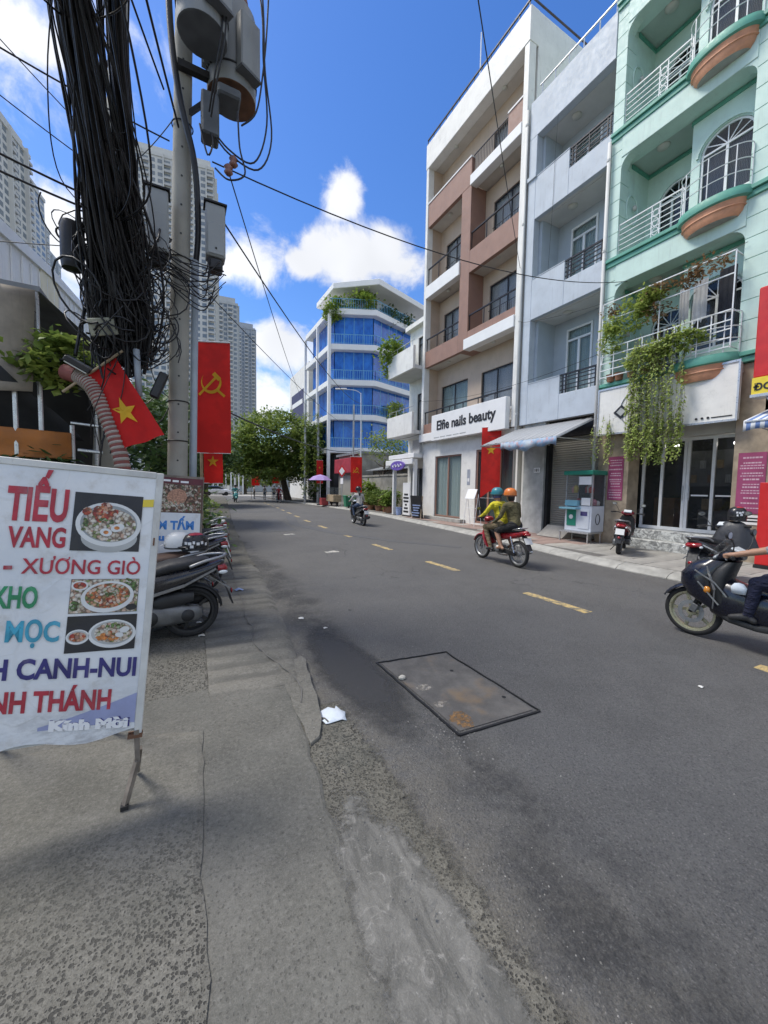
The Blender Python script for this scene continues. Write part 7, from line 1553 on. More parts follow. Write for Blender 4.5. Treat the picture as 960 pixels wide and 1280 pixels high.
def underbone(name, label, loc, rz, col, group='motorbikes on the road', rear_rack=False):
    """slim underbone motorbike with spoked wheels, nose along +x"""
    global r_c; r = .29; r_c = r
    t = empty(name, loc, label, 'motorbike', group, rz=rz, local=True)
    wheel(t, .62, r, .065, 'alloy', 28, 1, True); wheel(t, -.61, r, .075, 'alloy', 28, 0, True)
    for s in (-1, 1): b = MB(); b.tube([(.62, s*.065, r), (.50, s*.06, .66), (.44, s*.055, .82)], [.018, .02, .018], 8); b.build('fork_leg', 'alloy', t, smooth=True)
    fender(t, .62, r+.03, .055, R(20), R(160), col, nm='front_fender')
    b = MB(); b.loft([sel(x, 0, z, hw, hd, 16, 2.6, 'xy') for z, x, hw, hd in ((.26, .22, .10, .03), (.38, .31, .17, .035), (.52, .37, .19, .045), (.66, .40, .175, .06), (.78, .405, .13, .075), (.88, .40, .08, .06))]); ls = b.build('leg_shield', col, t, smooth=True, auto=50)
    b = MB(); lx(b, [(.40, .80, .055, .07), (.25, .62, .06, .08), (.10, .56, .06, .07), (-.05, .58, .07, .07), (-.15, .62, .09, .08)], 12); b.build('centre_cover', 'plastic_black', t, smooth=True, auto=50)
    b = MB(); lx(b, [(.51, .93, .05, .04), (.46, .96, .10, .07), (.39, .98, .12, .065), (.33, .98, .08, .04)], 14); hc = b.build('handlebar_cowl', col, t, smooth=True, auto=50)
    b = MB(); b.ball((.49, 0, .95), .04, .08, .055, 12, 8); b.build('headlight', 'lens_clear', hc, smooth=True)
    b = MB()
    for s in (-1, 1): b.tube(spline([(.39, s*.1, .98), (.37, s*.22, 1.02), (.29, s*.34, 1.02)], 4), .011, 6)
    hb = b.build('handlebar', 'dark_steel', t, smooth=True)
    for s in (-1, 1): MB().tube([(.345, s*.26, 1.02), (.28, s*.36, 1.02)], .017, 8).build('grip', 'rubber', hb, smooth=True)
    mirrors(t, .37, 1.03)
    b = MB(); lx(b, [(.02, .72, .06, .02), (-.05, .745, .11, .035), (-.22, .75, .125, .04), (-.45, .775, .12, .04), (-.66, .80, .10, .035), (-.74, .81, .05, .02)], 14, 2.8); b.build('seat', 'seat_black', t, smooth=True, auto=50)
    b = MB(); lx(b, [(-.08, .62, .09, .08), (-.25, .645, .115, .085), (-.48, .685, .115, .075), (-.68, .73, .095, .06), (-.82, .775, .06, .035), (-.86, .79, .03, .015)], 16, 2.6); b.build('side_cover', col, t, smooth=True, auto=50)
    b = MB(); lx(b, [(-.80, .74, .075, .035), (-.88, .735, .065, .03), (-.90, .73, .03, .015)], 12, 3); b.build('tail_light', 'lens_red', t, smooth=True)
    b = MB()
    for s in (-1, 1): b.tube(spline([(-.50, s*.125, .80), (-.72, s*.12, .86), (-.80, 0, .87)], 4), .011, 6)
    b.build('grab_rail', 'chrome', t, smooth=True)
    b = MB(); b.loft([[(x, -w, z), (x, w, z), (x-.015, w*.8, z-.012), (x-.015, -w*.8, z-.012)] for x, z, w in ((-.74, .70, .075), (-.85, .56, .075), (-.93, .42, .07))]); mg = b.build('rear_mudguard', 'plastic_black', t)
    b = MB(); b.obox((-.875, 0, .60), (.86, 0, -.5), (0, 1, 0), (.5, 0, .86), .004, .095, .07); b.build('number_plate', 'plate_white', mg)
    b = MB(); lx(b, [(.26, .36, .06, .05), (.18, .35, .09, .08), (.02, .33, .11, .10), (-.12, .33, .11, .10), (-.2, .34, .07, .06)], 12, 3); en = b.build('engine_block', 'engine', t, smooth=True, auto=40)
    b = MB(); b.lathe([(0, .03), (.06, .025), (.075, 0)], 16, (-.04, .11, .33), 'y'); b.build('engine_cover', 'alloy', en, smooth=True)
    b = MB(); b.bar((-.1, .10, .34), (-.61, .09, .29), .03, .11); b.build('chain_case', 'dark_steel', t, bevel=.01); b = MB(); b.bar((-.1, .08, .30), (-.61, .075, .28), .025, .035); b.bar((-.1, -.08, .30), (-.61, -.075, .28), .025, .035); b.build('swing_arm', 'dark_steel', t)
    b = MB(); b.tube(spline([(.2, -.04, .30), (.16, -.1, .18), (-.05, -.13, .17), (-.25, -.15, .21), (-.4, -.155, .25), (-.85, -.16, .36)], 4), [.016]*13+[.018, .03, .045, .045, .045, .045, .04, .02], 8); b.build('exhaust', 'chrome', t, smooth=True)
    for s in (-1, 1):
        b = MB(); b.tube([(-.59, s*.115, .32), (-.47, s*.12, .66)], .013, 6)
        for k in range(7): p = Vector((-.59, s*.115, .32)).lerp(Vector((-.47, s*.12, .66)), .2+k*.1); b.lathe([(.013, -.008), (.027, 0), (.013, .008)], 10, p)
        b.build('shock', 'chrome', t)
    b = MB(); b.bar((.05, -.22, .26), (.05, .22, .26), .025); b.bar((-.28, -.2, .34), (-.28, .2, .34), .025); b.build('foot_peg', 'rubber', t); return t
# left row: tails towards the road
zL = .052
scooter('parked_scooter', 'black scooter nearest the food sign, tail towards the road, helmets on its seat', (-.53, 4.58, zL), R(183), 'paint_black', rim='plastic_black', accent='alloy', tail_plate=False, lean=R(-3))
scooter('parked_scooter', 'dark scooter second in the left row, behind the helmets', (-.32, 6.55, zL), R(176), 'paint_black', seat='seat_black', lean=R(-3))
scooter('parked_scooter', 'grey scooter third in the left row', (-.22, 7.6, zL), R(172), 'paint_grey', lean=R(-3)); scooter('parked_scooter', 'maroon scooter fourth in the left row', (-.15, 8.7, zL), R(178), 'paint_maroon', lean=R(-3)); scooter('parked_scooter', 'white scooter farthest in the left row', (.0, 9.9, zL), R(180), 'paint_white', lean=R(-3))
scooter('parked_scooter', 'tan-seated scooter half hidden behind the nearest black scooter', (-.70, 4.99, zL), R(181), 'paint_black', seat='seat_tan', lean=R(-3), tail_plate=False)
# right side
scooter('parked_scooter', 'dark red scooter parked at the mint house door with plate towards the road', (10.35, 6.0, .13), R(25), 'paint_maroon', lean=R(4), group='parked scooters')
scooter('parked_scooter', 'black scooter with red tail lamp standing at the kerb behind the blue scooter', (8.42, 3.18, .1), R(3), 'paint_black', lean=R(-4), tail_plate=False)
near = scooter('dark_blue_scooter', 'dark blue scooter entering from the right edge with gold rimmed front wheel', (5.38, 1.47, .03), R(92), 'paint_navy', rim='alloy_gold', group='motorbikes on the road', stand=False, r=.285, accent='alloy', fx=.76, nose=.12)
red = underbone('red_motorbike', 'red motorbike carrying two riders up the road', (6.50, 6.52, .03), R(86), 'paint_red')
far1 = scooter('ridden_scooter', 'black scooter ridden by a person in a white shirt ahead', (7.1, 15.8, .03), R(86), 'paint_black', group='motorbikes on the road', stand=False)
far2 = underbone('ridden_motorbike', 'small red motorbike far ahead under the big tree', (8.9, 39.5, .03), R(-88), 'paint_maroon'); far3 = scooter('ridden_scooter', 'teal scooter coming towards the camera far down the road', (4.85, 40.5, .03), R(-90), 'paint_teal', group='motorbikes on the road', stand=False)

# helmets
def helmet(name, label, loc, rz, col, visor='lens_clear', mark=None, parent=None, full=False, peak=None, rx=0):
    t = empty(name, loc, label, 'helmet' if not parent else None, None, rz=rz, local=True); t.rotation_euler = (rx, 0, rz)
    prof = [(0, .155), (.05, .150), (.09, .128), (.118, .09), (.13, .04), (.13, -.01), (.126, -.035 if not full else -.10), (.112, -.035 if not full else -.10), (.10, 0)]
    b = MB(); b.lathe(prof, 26); sh = b.v; b.v = [(x*1.14, y*.98, z) for x, y, z in b.v]; b.build('shell', col, t, smooth=True, auto=50)
    b = MB(); b.lathe([(.131, -.03), (.136, -.022), (.131, -.014)], 26); b.v = [(x*1.14, y*.98, z) for x, y, z in b.v]; b.build('rim_trim', 'plastic_black', t, smooth=True)
    if peak: b = MB(); b.loft([[(.10+.09*k*math.cos(a)*1.0, .115*math.sin(a), .02-.02*k) for a in [R(-70+14*i) for i in range(11)]] for k in (0, .5, 1)], False, False); o = b.build('peak', peak, t, smooth=True); o.modifiers.new('s', 'SOLIDIFY').thickness = .006
    if mark:
        b = MB()
        for i, (a, z, w) in enumerate(((.55, .05, .022), (.85, .045, .03), (1.15, .055, .02), (1.45, .04, .026), (1.75, .05, .02), (2.1, .03, .02), (1.0, .01, .03), (.6, .0, .02))):
            c, s = math.cos(a), math.sin(a); b.obox((c*.147, s*.128, z), (-s, c, 0), (c, s, .25), (0, 0, 1), w*.6, .004, .016)
        b.build('print', mark, t)
        b = MB(); b.lathe([(.0, .158), (.05, .153), (.085, .134)], 20, a0=R(20), a1=R(140)); b.v = [(x*1.14, y*.98, z) for x, y, z in b.v]; b.build('crown_patch', 'ink_red', t)
    if parent: t.parent = parent
    return t
pm('helmet_white', (.68, .68, .66), .35, .05, 5); pm('helmet_black', (.015, .015, .018), .3, .1, 5); pm('helmet_orange', (.62, .17, .03), .35, .06, 5); pm('helmet_teal', (.03, .20, .25), .35, .06, 5)
helmet('helmet', 'plain white helmet resting on the scooter seat', (-.02, 4.99, 1.00), R(150), 'helmet_white', peak='helmet_white'); helmet('helmet', 'black helmet with red crown and white print on the scooter seat', (.15, 4.92, .99), R(200), 'helmet_black', mark='text_white', peak='helmet_black')
helmet('helmet', 'black and white full helmet hung on the kerbside scooter handlebar', (8.86, 3.12, 1.32), R(170), 'helmet_black', mark='text_white', full=True)

# rain cape over the kerbside scooter's handlebar
b = MB(); nu, nv = 26, 9
for j in range(nv+1):
    v = j/nv
    for i in range(nu):
        a = 2*math.pi*i/nu; r_ = (.06+.30*v**.8)*(1+.10*math.sin(a*5+v*2)*v); b.v.append((8.83+.62*r_*math.cos(a), 3.15+1.0*r_*math.sin(a), 1.21-.05*v-.50*v*v+.03*math.sin(a*3)*v))
for j in range(nv):
    for i in range(nu): b.f.append((j*nu+i, j*nu+(i+1) % nu, (j+1)*nu+(i+1) % nu, (j+1)*nu+i)); b.mi.append(0)
pm('cape', (.03, .032, .038), .5, .25, 5, .4, 14); tag(b.build('rain_cape', 'cape', smooth=True), 'dark grey rain cape draped over the kerbside scooter handlebar', 'rain cape')

# ================================================================== PEOPLE
pm('skin', (.36, .20, .13), .55, .08, 8, .05); pm('skin_fair', (.45, .28, .20), .55, .08, 8, .05); pm('hair', (.012, .010, .010), .5, .2, 30, .2, 90)
def fab(nm, c):
    t = MT(nm); n = t.noise(7, 5, .65, t.warp(5, .12)); w = t.noise(3.2, 3, .6, t.map((1, 1, 2.2)), 1.5); f = t.noise(260, 2)
    t.fin(t.mix(t.rng(n, .3, .7), dk(c, .78), dk(c, 1.15)), .92); t.bump(t.math('ADD', t.math('MULTIPLY', w, 2.2), t.math('ADD', n, t.math('MULTIPLY', f, .1))), .75, .05)
fab('shirt_yellow', (.62, .54, .03)); fab('shirt_olive', (.11, .095, .045)); fab('shirt_white', (.52, .50, .47)); fab('shirt_grey', (.30, .31, .33)); fab('pants_khaki', (.22, .17, .10)); fab('pants_black', (.018, .018, .02)); fab('pants_navy', (.014, .017, .045)); fab('shirt_teal', (.06, .26, .27)); fab('shirt_red', (.35, .04, .04)); fab('jeans', (.06, .09, .16)); fab('mask_blue', (.10, .12, .35)); pm('shoe', (.03, .03, .032), .6, .2, 8); pm('patch_dark', (.03, .10, .10), .7)
def person(name, label, loc, rz, segs, balls, mats, vox=.014, tilt=0):
    """one continuous body: tapered limbs fused by a voxel remesh, clothing colours assigned by body region"""
    b = MB(); prim = []
    for A, B_, ra, rb, m in segs:
        A, B_ = Vector(A), Vector(B_); d = B_-A; n = d.normalized(); k = max(2, int(d.length/.08)); pts, rs = [], []
        for j in range(4): a = R(80-20*j)*1.0; pts.append(A-n*ra*math.sin(a)); rs.append(max(.002, ra*math.cos(a)))
        for j in range(k+1): pts.append(A.lerp(B_, j/k)); rs.append(ra+(rb-ra)*j/k)
        for j in range(1, 5): a = R(20*j); pts.append(B_+n*rb*math.sin(a)); rs.append(max(.002, rb*math.cos(a)))
        b.tube(pts, rs, 12); prim.append((A, B_, ra, rb, m))
    for c, rx, ry, rz_, m in balls: b.ball(c, rx, ry, rz_, 16, 10); prim.append((Vector(c), Vector(c), (rx+ry+rz_)/3, (rx+ry+rz_)/3, m))
    o = b.build('tmp', 'skin'); md = o.modifiers.new('r', 'REMESH'); md.mode = 'VOXEL'; md.voxel_size = vox; md.use_smooth_shade = True
    sm = o.modifiers.new('s', 'SMOOTH'); sm.factor = .5; sm.iterations = 4
    dg = bpy.context.evaluated_depsgraph_get(); dg.update(); me = bpy.data.meshes.new_from_object(o.evaluated_get(dg)); bpy.data.objects.remove(o)
    me.materials.clear(); idx = {}
    for m in mats: idx[m] = len(me.materials); me.materials.append(M[m])
    for p in me.polygons:
        c = p.center; best, bm = 9, 0
        for A, B_, ra, rb, m in prim:
            ab = B_-A; l2 = ab.length_squared; t_ = 0 if l2 < 1e-9 else max(0, min(1, (c-A).dot(ab)/l2)); d = (c-(A+ab*t_)).length-(ra+(rb-ra)*t_)
            if d < best: best, bm = d, idx[m]
        p.material_index = bm; p.use_smooth = True
    ob = bpy.data.objects.new(name, me); C.objects.link(ob); ob.location = loc; ob.rotation_euler = (0, 0, rz); return tag(ob, label, 'person')
def hand(segs, balls, w, s, skin, axis):
    """palm, four unequal curled fingers and a thumb closed round a grip along `axis`"""
    w = Vector(w); ax = Vector(axis).normalized(); balls.append((tuple(w), .035, .045, .028, skin))
    for k, (o, l) in enumerate(((-.033, .030), (-.011, .034), (.011, .032), (.032, .026))):
        p = w+ax*o+Vector((.03, 0, .006)); q = p+Vector((l, 0, -.012)); r_ = q+Vector((-.004, 0, -.032)); t_ = r_+Vector((-.026, 0, -.004))
        segs += [(p, q, .0095, .009, skin), (q, r_, .009, .0085, skin), (r_, t_, .0085, .0075, skin)]
    p = w-ax*.035*s*s+Vector((-.005, 0, -.012)); segs += [(p, p+Vector((.02, 0, -.022)), .011, .010, skin), (p+Vector((.02, 0, -.022)), p+Vector((.045, 0, -.022)), .010, .009, skin)]
def rider(sh, low, skin='skin', dx=0., hands=None, lean=0., sleeve='long', kneez=.80, footz=.32, footx=.16, legs='long', hz=0., shoe='shoe', elbow=None, fold=False):
    S_, Bl = [], []
    P = lambda x, y, z: (x+dx+lean*(z-.85), y, z+hz)
    sk = skin; fore = sh if sleeve == 'long' else sk; shin = low if legs == 'long' else sk
    S_ += [(P(-.13, -.06, .89), P(-.13, .06, .89), .125, .125, low), (P(-.13, 0, .94), P(-.09, 0, 1.10), .135, .135, sh), (P(-.09, 0, 1.10), P(-.05, 0, 1.26), .135, .14, sh), (P(-.05, -.08, 1.29), P(-.05, .08, 1.29), .115, .115, sh), (P(-.04, -.13, 1.34), P(-.04, .13, 1.34), .07, .07, sh), (P(-.03, 0, 1.36), P(-.005, 0, 1.46), .055, .05, sk)]
    Bl += [(P(.01, 0, 1.53), .092, .076, .108, sk), (P(.10, 0, 1.515), .02, .014, .02, sk), (P(.07, 0, 1.46), .035, .035, .03, sk), (P(.0, .078, 1.525), .02, .012, .03, sk), (P(.0, -.078, 1.525), .02, .012, .03, sk)]
    for s in (-1, 1):
        shd = P(-.04, s*.18, 1.33); wr = hands[0 if s < 0 else 1] if hands else (.31, s*.315, 1.045)
        el = elbow(s) if elbow else ((shd[0]+wr[0])/2-.02, s*.30, (shd[2]+wr[2])/2-.06)
        S_ += [(shd, el, .06, .047, sh), (el, wr, .044 if sleeve == 'long' else .038, .030, fore)]
        hand(S_, Bl, Vector(wr)+Vector((.035, 0, -.008)), s, sk, (-.35, s*1, 0))
        hip = P(-.11, s*.10, .87); kn = P(.27, s*.16, kneez); an = P(footx, s*.155, footz+.06)
        mid = tuple((Vector(hip)+Vector(kn))/2)
        S_ += [(hip, mid, .10, .085, low), (mid, kn, .085, .066, low), (kn, tuple((Vector(kn)+Vector(an))/2), .062, .055, shin), (tuple((Vector(kn)+Vector(an))/2), an, .055, .040, shin), (an, P(footx+.13, s*.16, footz+.025), .042, .032, shoe), (an, P(footx-.05, s*.155, footz+.03), .036, .034, shoe)]
    return S_, Bl
def hood(par, col, x, z, mk=None, peak=None, full=False, name='helmet'):
    h = helmet(name, None, (x, 0, z), 0, col, parent=par, peak=peak, mark=mk, full=full); return h
def add_part(par, name, b, mat, smooth=True): o = b.build(name, mat, None, smooth=smooth); o.parent = par; return o
RL, RZ = red.location, red.rotation_euler.z
s_, b_ = rider('shirt_yellow', 'pants_khaki', dx=.07, lean=.10, footx=.10, footz=.27)
d1 = person('person', 'motorbike driver in yellow jacket, khaki trousers and teal helmet', RL, RZ, s_, b_, ['shirt_yellow', 'pants_khaki', 'skin', 'shoe'])
hood(d1, 'helmet_teal', .145, 1.575, peak='helmet_teal'); b = MB(); b.loft([sel(.155+.0, 0, z, .085*k, .10*k, 16, 2.2, 'xy') for z, k in ((1.46, .55), (1.49, .95), (1.53, 1.04), (1.55, .98))], True); add_part(d1, 'face_mask', b, 'mask_blue')
b = MB(); b.loft([[(-.075-.012*k+x0, y, z) for x0, y, z in ((.0, -.09, 1.06), (0, .09, 1.06), (.03, .10, 1.3), (.03, -.10, 1.3))] for k in (0, 1)]); o = add_part(d1, 'back_print', b, 'patch_dark', False)
s_, b_ = rider('shirt_olive', 'pants_black', dx=-.33, lean=.05, hands=((.02, -.17, .93), (.02, .17, .93)), sleeve='long', kneez=.74, footx=.12, footz=.34, legs='short', shoe='skin', elbow=lambda s: (-.30, s*.27, 1.08))
d2 = person('person', 'pillion passenger in olive shirt, dark shorts and orange helmet', RL, RZ, s_, b_, ['shirt_olive', 'pants_black', 'skin'])
hood(d2, 'helmet_orange', -.285, 1.565, peak='helmet_orange')
b = MB(); b.lathe([(.06, 1.42), (.085, 1.46), (.09, 1.52), (.08, 1.56)], 16, (-.305, 0, 0), a0=R(100), a1=R(260)); add_part(d2, 'hair', b, 'hair')
NL, NZ = near.location, near.rotation_euler.z
s_, b_ = rider('shirt_grey', 'pants_navy', skin='skin', lean=-.06, sleeve='short', kneez=.76, footx=.30, footz=.33, dx=-.10)
d3 = person('person', 'rider of the dark blue scooter in navy trousers with a bare forearm on the grip', NL, NZ, s_, b_, ['shirt_grey', 'pants_navy', 'skin', 'shoe'], .011)
hood(d3, 'helmet_white', -.135, 1.565, peak='helmet_white')
b = MB(); b.lathe([(.0, -.01), (.06, -.015), (.068, .05), (.04, .09), (0, .1)], 16, (.30, .20, .64)); b.v = [(x, (y-.20)*.5+.20, z) for x, y, z in b.v]; o = b.build('knee_bag', 'mask_white', smooth=True); o.parent = near; o.name = 'crash_pad'
FLc, FZ = far1.location, far1.rotation_euler.z
s_, b_ = rider('shirt_white', 'jeans', skin='skin_fair', lean=.06, footz=.33); d4 = person('person', 'scooter rider in loose white shirt with long dark hair', FLc, FZ, s_, b_, ['shirt_white', 'jeans', 'skin_fair', 'shoe'], .02)
hood(d4, 'helmet_black', .05, 1.565); b = MB(); b.tube([(-.05, 0, 1.5), (-.12, 0, 1.35), (-.13, 0, 1.15)], [.06, .05, .02], 10); add_part(d4, 'hair', b, 'hair')
s_, b_ = rider('shirt_red', 'pants_black', footz=.3); d5 = person('person', 'far rider in red on the motorbike under the tree', far2.location, far2.rotation_euler.z, s_, b_, ['shirt_red', 'pants_black', 'skin', 'shoe'], .03); hood(d5, 'helmet_white', .01, 1.565)
s_, b_ = rider('shirt_teal', 'pants_black', footz=.33); d6 = person('person', 'far rider in teal coming towards the camera', far3.location, far3.rotation_euler.z, s_, b_, ['shirt_teal', 'pants_black', 'skin', 'shoe'], .03); hood(d6, 'helmet_black', .01, 1.565)
def stander(sh, low, sit=0):
    S_ = [((0, 0, .95), (0, 0, 1.15), .14, .13, sh), ((0, 0, 1.15), (0, 0, 1.33), .13, .14, sh), ((0, -.13, 1.38), (0, .13, 1.38), .07, .07, sh), ((0, 0, 1.42), (0, 0, 1.5), .05, .05, 'skin')]; B2 = [((.01, 0, 1.59), .09, .075, .11, 'skin')]
    for s in (-1, 1): S_ += [((0, s*.18, 1.37), (.02, s*.24, 1.1), .055, .045, sh), ((.02, s*.24, 1.1), (.1, s*.24, .86), .04, .03, 'skin'), ((.1, s*.24, .86), (.13, s*.24, .76), .035, .02, 'skin'), ((0, s*.09, .92), (.02, s*.1, .5), .10, .065, low), ((.02, s*.1, .5), (0, s*.1, .08), .06, .04, low), ((0, s*.1, .05), (.15, s*.1, .04), .045, .035, 'shoe')]
    return S_, B2
for i, (x, y, sh, low, lab) in enumerate(((8.2, 50, 'shirt_white', 'pants_black', 'pedestrian in white standing left of the far group'), (8.9, 47, 'shirt_grey', 'jeans', 'pedestrian in grey at the middle of the far group'), (9.8, 46, 'shirt_white', 'jeans', 'pedestrian in pale shirt nearest the tree trunk'), (6.9, 56, 'shirt_white', 'pants_black', 'pedestrian crossing near the white post'), (10.6, 44.6, 'shirt_red', 'pants_black', 'pedestrian in red beside the tree trunk'))):
    s_, b_ = stander(sh, low); p = person('person', lab, (x, y, .02), R(40*i), s_, b_, [sh, low, 'skin', 'shoe'], .03); b = MB(); b.ball((-.01, 0, 1.63), .098, .085, .095, 12, 8); add_part(p, 'hair', b, 'hair')

# ================================================================== STREET THINGS
kk = empty('snack_kiosk', (11.2, 7.7, .13), 'pale blue snack kiosk with glass display top beside the roller shutter', 'kiosk')
pm('kiosk_white', (.62, .66, .72), .4, .05, 4, .04, streak=.2); pm('kiosk_blue', (.20, .42, .52), .4, .06, 4); pm('kiosk_green', (.02, .22, .15), .45, .08, 4)
KX0, KX1, KY0, KY1 = 10.9, 11.52, 7.25, 8.15
MB().box(KX0, KX1, KY0, KY1, .46, 1.25).build('cabinet', 'kiosk_white', kk, bevel=.012)
MB().box(KX0-.02, KX0-.002, KY0+.50, KY1-.08, .62, 1.12).build('green_door', 'kiosk_green', kk, bevel=.008); MB().box(KX0-.02, KX0-.002, KY0+.06, KY0+.42, .55, 1.15).build('white_door', 'kiosk_white', kk, bevel=.008)
MB().lathe([(0, -.01), (.07, -.01), (.07, 0)], 16, (KX0-.021, KY0+.66, .9), 'x').build('door_emblem', 'text_white', kk); MB().box(KX0-.026, KX0-.021, KY0+.12, KY0+.34, .95, 1.08).build('door_label', 'ink_navy', kk)
MB().box(KX0-.24, KX0+.02, KY0+.36, KY1+.05, 1.14, 1.20).box(KX0-.1, KX0+.1, KY0+.42, KY1-.05, 1.24, 1.42).build('serving_shelf', 'kiosk_blue', kk, bevel=.01)
MB().box(KX0-.012, KX0-.002, KY0+.05, KY0+.34, 1.27, 1.5).build('price_card', 'text_white', kk)
for x in (KX0, KX1-.03):
    for y in (KY0, KY1-.03): MB().box(x, x+.03, y, y+.03, 1.25, 2.2).build('corner_post', 'alu', kk)
MB().box(KX0-.08, KX1+.03, KY0-.03, KY1+.05, 2.2, 2.33).build('roof', 'kiosk_green', kk, bevel=.015)
for nm, bx in (('front_glass', (KX0+.012, KX0+.017, KY0+.03, KY1-.03, 1.26, 2.2)), ('side_glass', (KX0+.03, KX1-.03, KY0+.012, KY0+.017, 1.26, 2.2))): MB().box(*bx).build(nm, 'glass_clear', kk)
MB().box(KX1-.03, KX1-.01, KY0+.04, KY1-.04, 1.26, 2.2).build('back_panel', 'stall_dark', kk); MB().box(KX0-.005, KX0+.01, KY0+.05, KY0+.45, 1.9, 2.15).build('notice', 'text_white', kk); MB().box(KX0+.05, KX1-.05, KY0+.05, KY1-.05, 1.62, 1.64).build('glass_shelf', 'glass_clear', kk)
rr = random.Random(9)
pm('snack_red', (.45, .06, .05), .5); pm('snack_pink', (.55, .25, .30), .5); pm('snack_yellow', (.5, .4, .1), .5); pm('snack_white', (.6, .6, .58), .5)
for i in range(14):
    y = KY0+.12+(i % 5)*.17; x = KX0+.12+.16*(i//5); zz = 1.27 if i % 3 else 1.65; h = rr.uniform(.14, .26); o = MB(); o.lathe([(0, 0), (.07, 0), (.08, h*.7), (.03, h), (0, h)], 10, (x, y, zz))
    cn = ('red', 'pink', 'white', 'yellow')[i % 4]; tag(o.build('snack_bag', 'snack_'+cn, smooth=True), cn+' snack bag on the kiosk '+('lower' if i % 3 else 'upper')+' shelf, place '+('one', 'two', 'three', 'four', 'five')[i % 5]+' of the '+('front', 'middle', 'back')[i//5]+' row', 'snack bag', 'snack bags in the kiosk')
b = MB(); b.lathe([(0, .16), (.06, .15), (.09, .05), (.09, 0)], 12, (11.2, KY0-.006, .86), 'y'); b = MB(); b.tube([(11.2+.1*math.cos(a), KY0-.006, .85+.16*math.sin(a)) for a in [2*math.pi*i/14 for i in range(14)]], .012, 5, closed=True); b.build('side_mark', 'photo_black', kk)
b = MB(); b.box(KX0-.15, KX1-.1, KY0-.02, KY1+.1, .41, .455)
for x in (KX0-.13, KX1-.14):
    for y in (KY0+.0, KY1+.05): b.box(x, x+.03, y, y+.03, .13, .41)
b.build('stand', 'alu', kk)
tag(MB().add([(11.55, 8.3, .5), (11.55, 9.3, .5), (11.0, 9.3, .15), (11.0, 8.3, .15), (11.55, 8.3, .14), (11.55, 9.3, .14)], [(0, 1, 2, 3), (0, 3, 4), (1, 5, 2)]).build('door_ramp', 'slab_pale'), 'pale concrete ramp in front of the roller shutter', 'ramp')
st2 = empty('folding_rack', (11.1, 12.9, .13), 'white wire folding rack standing by the salon glass', 'rack'); b = MB()
for y in (12.5, 13.2): b.tube([(10.95, y, .13), (11.15, y, 1.5)], .012, 6); b.tube([(11.35, y, .13), (11.15, y, 1.5)], .012, 6)
for z in (.5, .9, 1.3): b.tube([(11.05, 12.5, z), (11.05, 13.2, z)], .01, 6)
b.build('frame', 'white_metal', st2); b = MB(); b.obox((11.06, 12.85, 1.5), (.4, 0, 1), (0, 1, 0), (1, 0, -.4), .22, .3, .01); b.build('card', 'text_white', st2)
# far stall, umbrella, bins, road sign
pm('umbrella_lilac', (.36, .26, .52), .8, .1, 4); pm('bin_green', (.04, .22, .12), .5, .1, 4); pm('bin_blue', (.16, .30, .32), .5, .1, 4); pm('crate_red', (.45, .07, .07), .6)
um = empty('market_umbrella', (10.7, 31.9, .12), 'lilac umbrella over the street vendor', 'umbrella')
b = MB(); n = 8; R0 = 1.05
for i in range(n):
    a, c = 2*math.pi*i/n, 2*math.pi*(i+1)/n; b.add([(10.7, 31.9, 2.75), (10.7+R0*.6*math.cos(a), 31.9+R0*.6*math.sin(a), 2.58), (10.7+R0*.6*math.cos(c), 31.9+R0*.6*math.sin(c), 2.58), (10.7+R0*math.cos(a), 31.9+R0*math.sin(a), 2.25), (10.7+R0*math.cos(c), 31.9+R0*math.sin(c), 2.25)], [(0, 1, 2), (1, 3, 4, 2)])
b.build('canopy', 'umbrella_lilac', um); b = MB(); b.tube([(10.7, 31.9, .1), (10.7, 31.9, 2.75)], .03, 8); b.build('pole', 'white_metal', um); MB().lathe([(0, 0), (.3, 0), (.3, .08), (.05, .12)], 14, (10.7, 31.9, .12)).build('base', 'dark_steel', um)
vc = empty('vendor_cart', (11.2, 30, .12), 'glass fronted vendor cart with wooden counter right of the umbrella', 'cart'); MB().box(10.9, 11.7, 29.2, 30.9, .5, 1.05).build('counter', 'tan_post', vc, bevel=.02); MB().box(10.95, 11.65, 29.3, 30.8, 1.05, 1.65).build('glass_case', 'glass_clear', vc); b = MB()
for y in (29.4, 30.7): b.lathe([(.0, -.03), (.2, -.03), (.24, 0), (.2, .03), (0, .03)], 14, (11.3, y, .36), 'x')
b.build('cart_wheel', 'rubber', vc)
tag(MB().box(10.6, 11.2, 31.2, 31.8, .13, .75).build('crate', 'crate_red', bevel=.03), 'red plastic crate under the lilac umbrella', 'crate')
def bin_(x, y, mat, label):
    t = empty('wheelie_bin', (x, y, .12), label, 'bin', 'wheelie bins'); b = MB(); b.loft([[(x-w, y-w, z), (x+w, y-w, z), (x+w, y+w, z), (x-w, y+w, z)] for z, w in ((.2, .2), (1.0, .28))]); b.build('bin_body', mat, t, bevel=.02); MB().box(x-.3, x+.3, y-.31, y+.3, 1.0, 1.07).build('lid', mat, t, bevel=.02); b = MB(); b.lathe([(0, -.03), (.09, -.03), (.1, 0), (.09, .03), (0, .03)], 12, (x, y-.24, .22), 'x'); b.build('bin_wheel', 'rubber', t)
bin_(11.3, 27.2, 'bin_green', 'green wheelie bin at the kerb left of the white-shirted rider'); bin_(11.6, 26.2, 'bin_blue', 'blue grey wheelie bin beside the green bin')
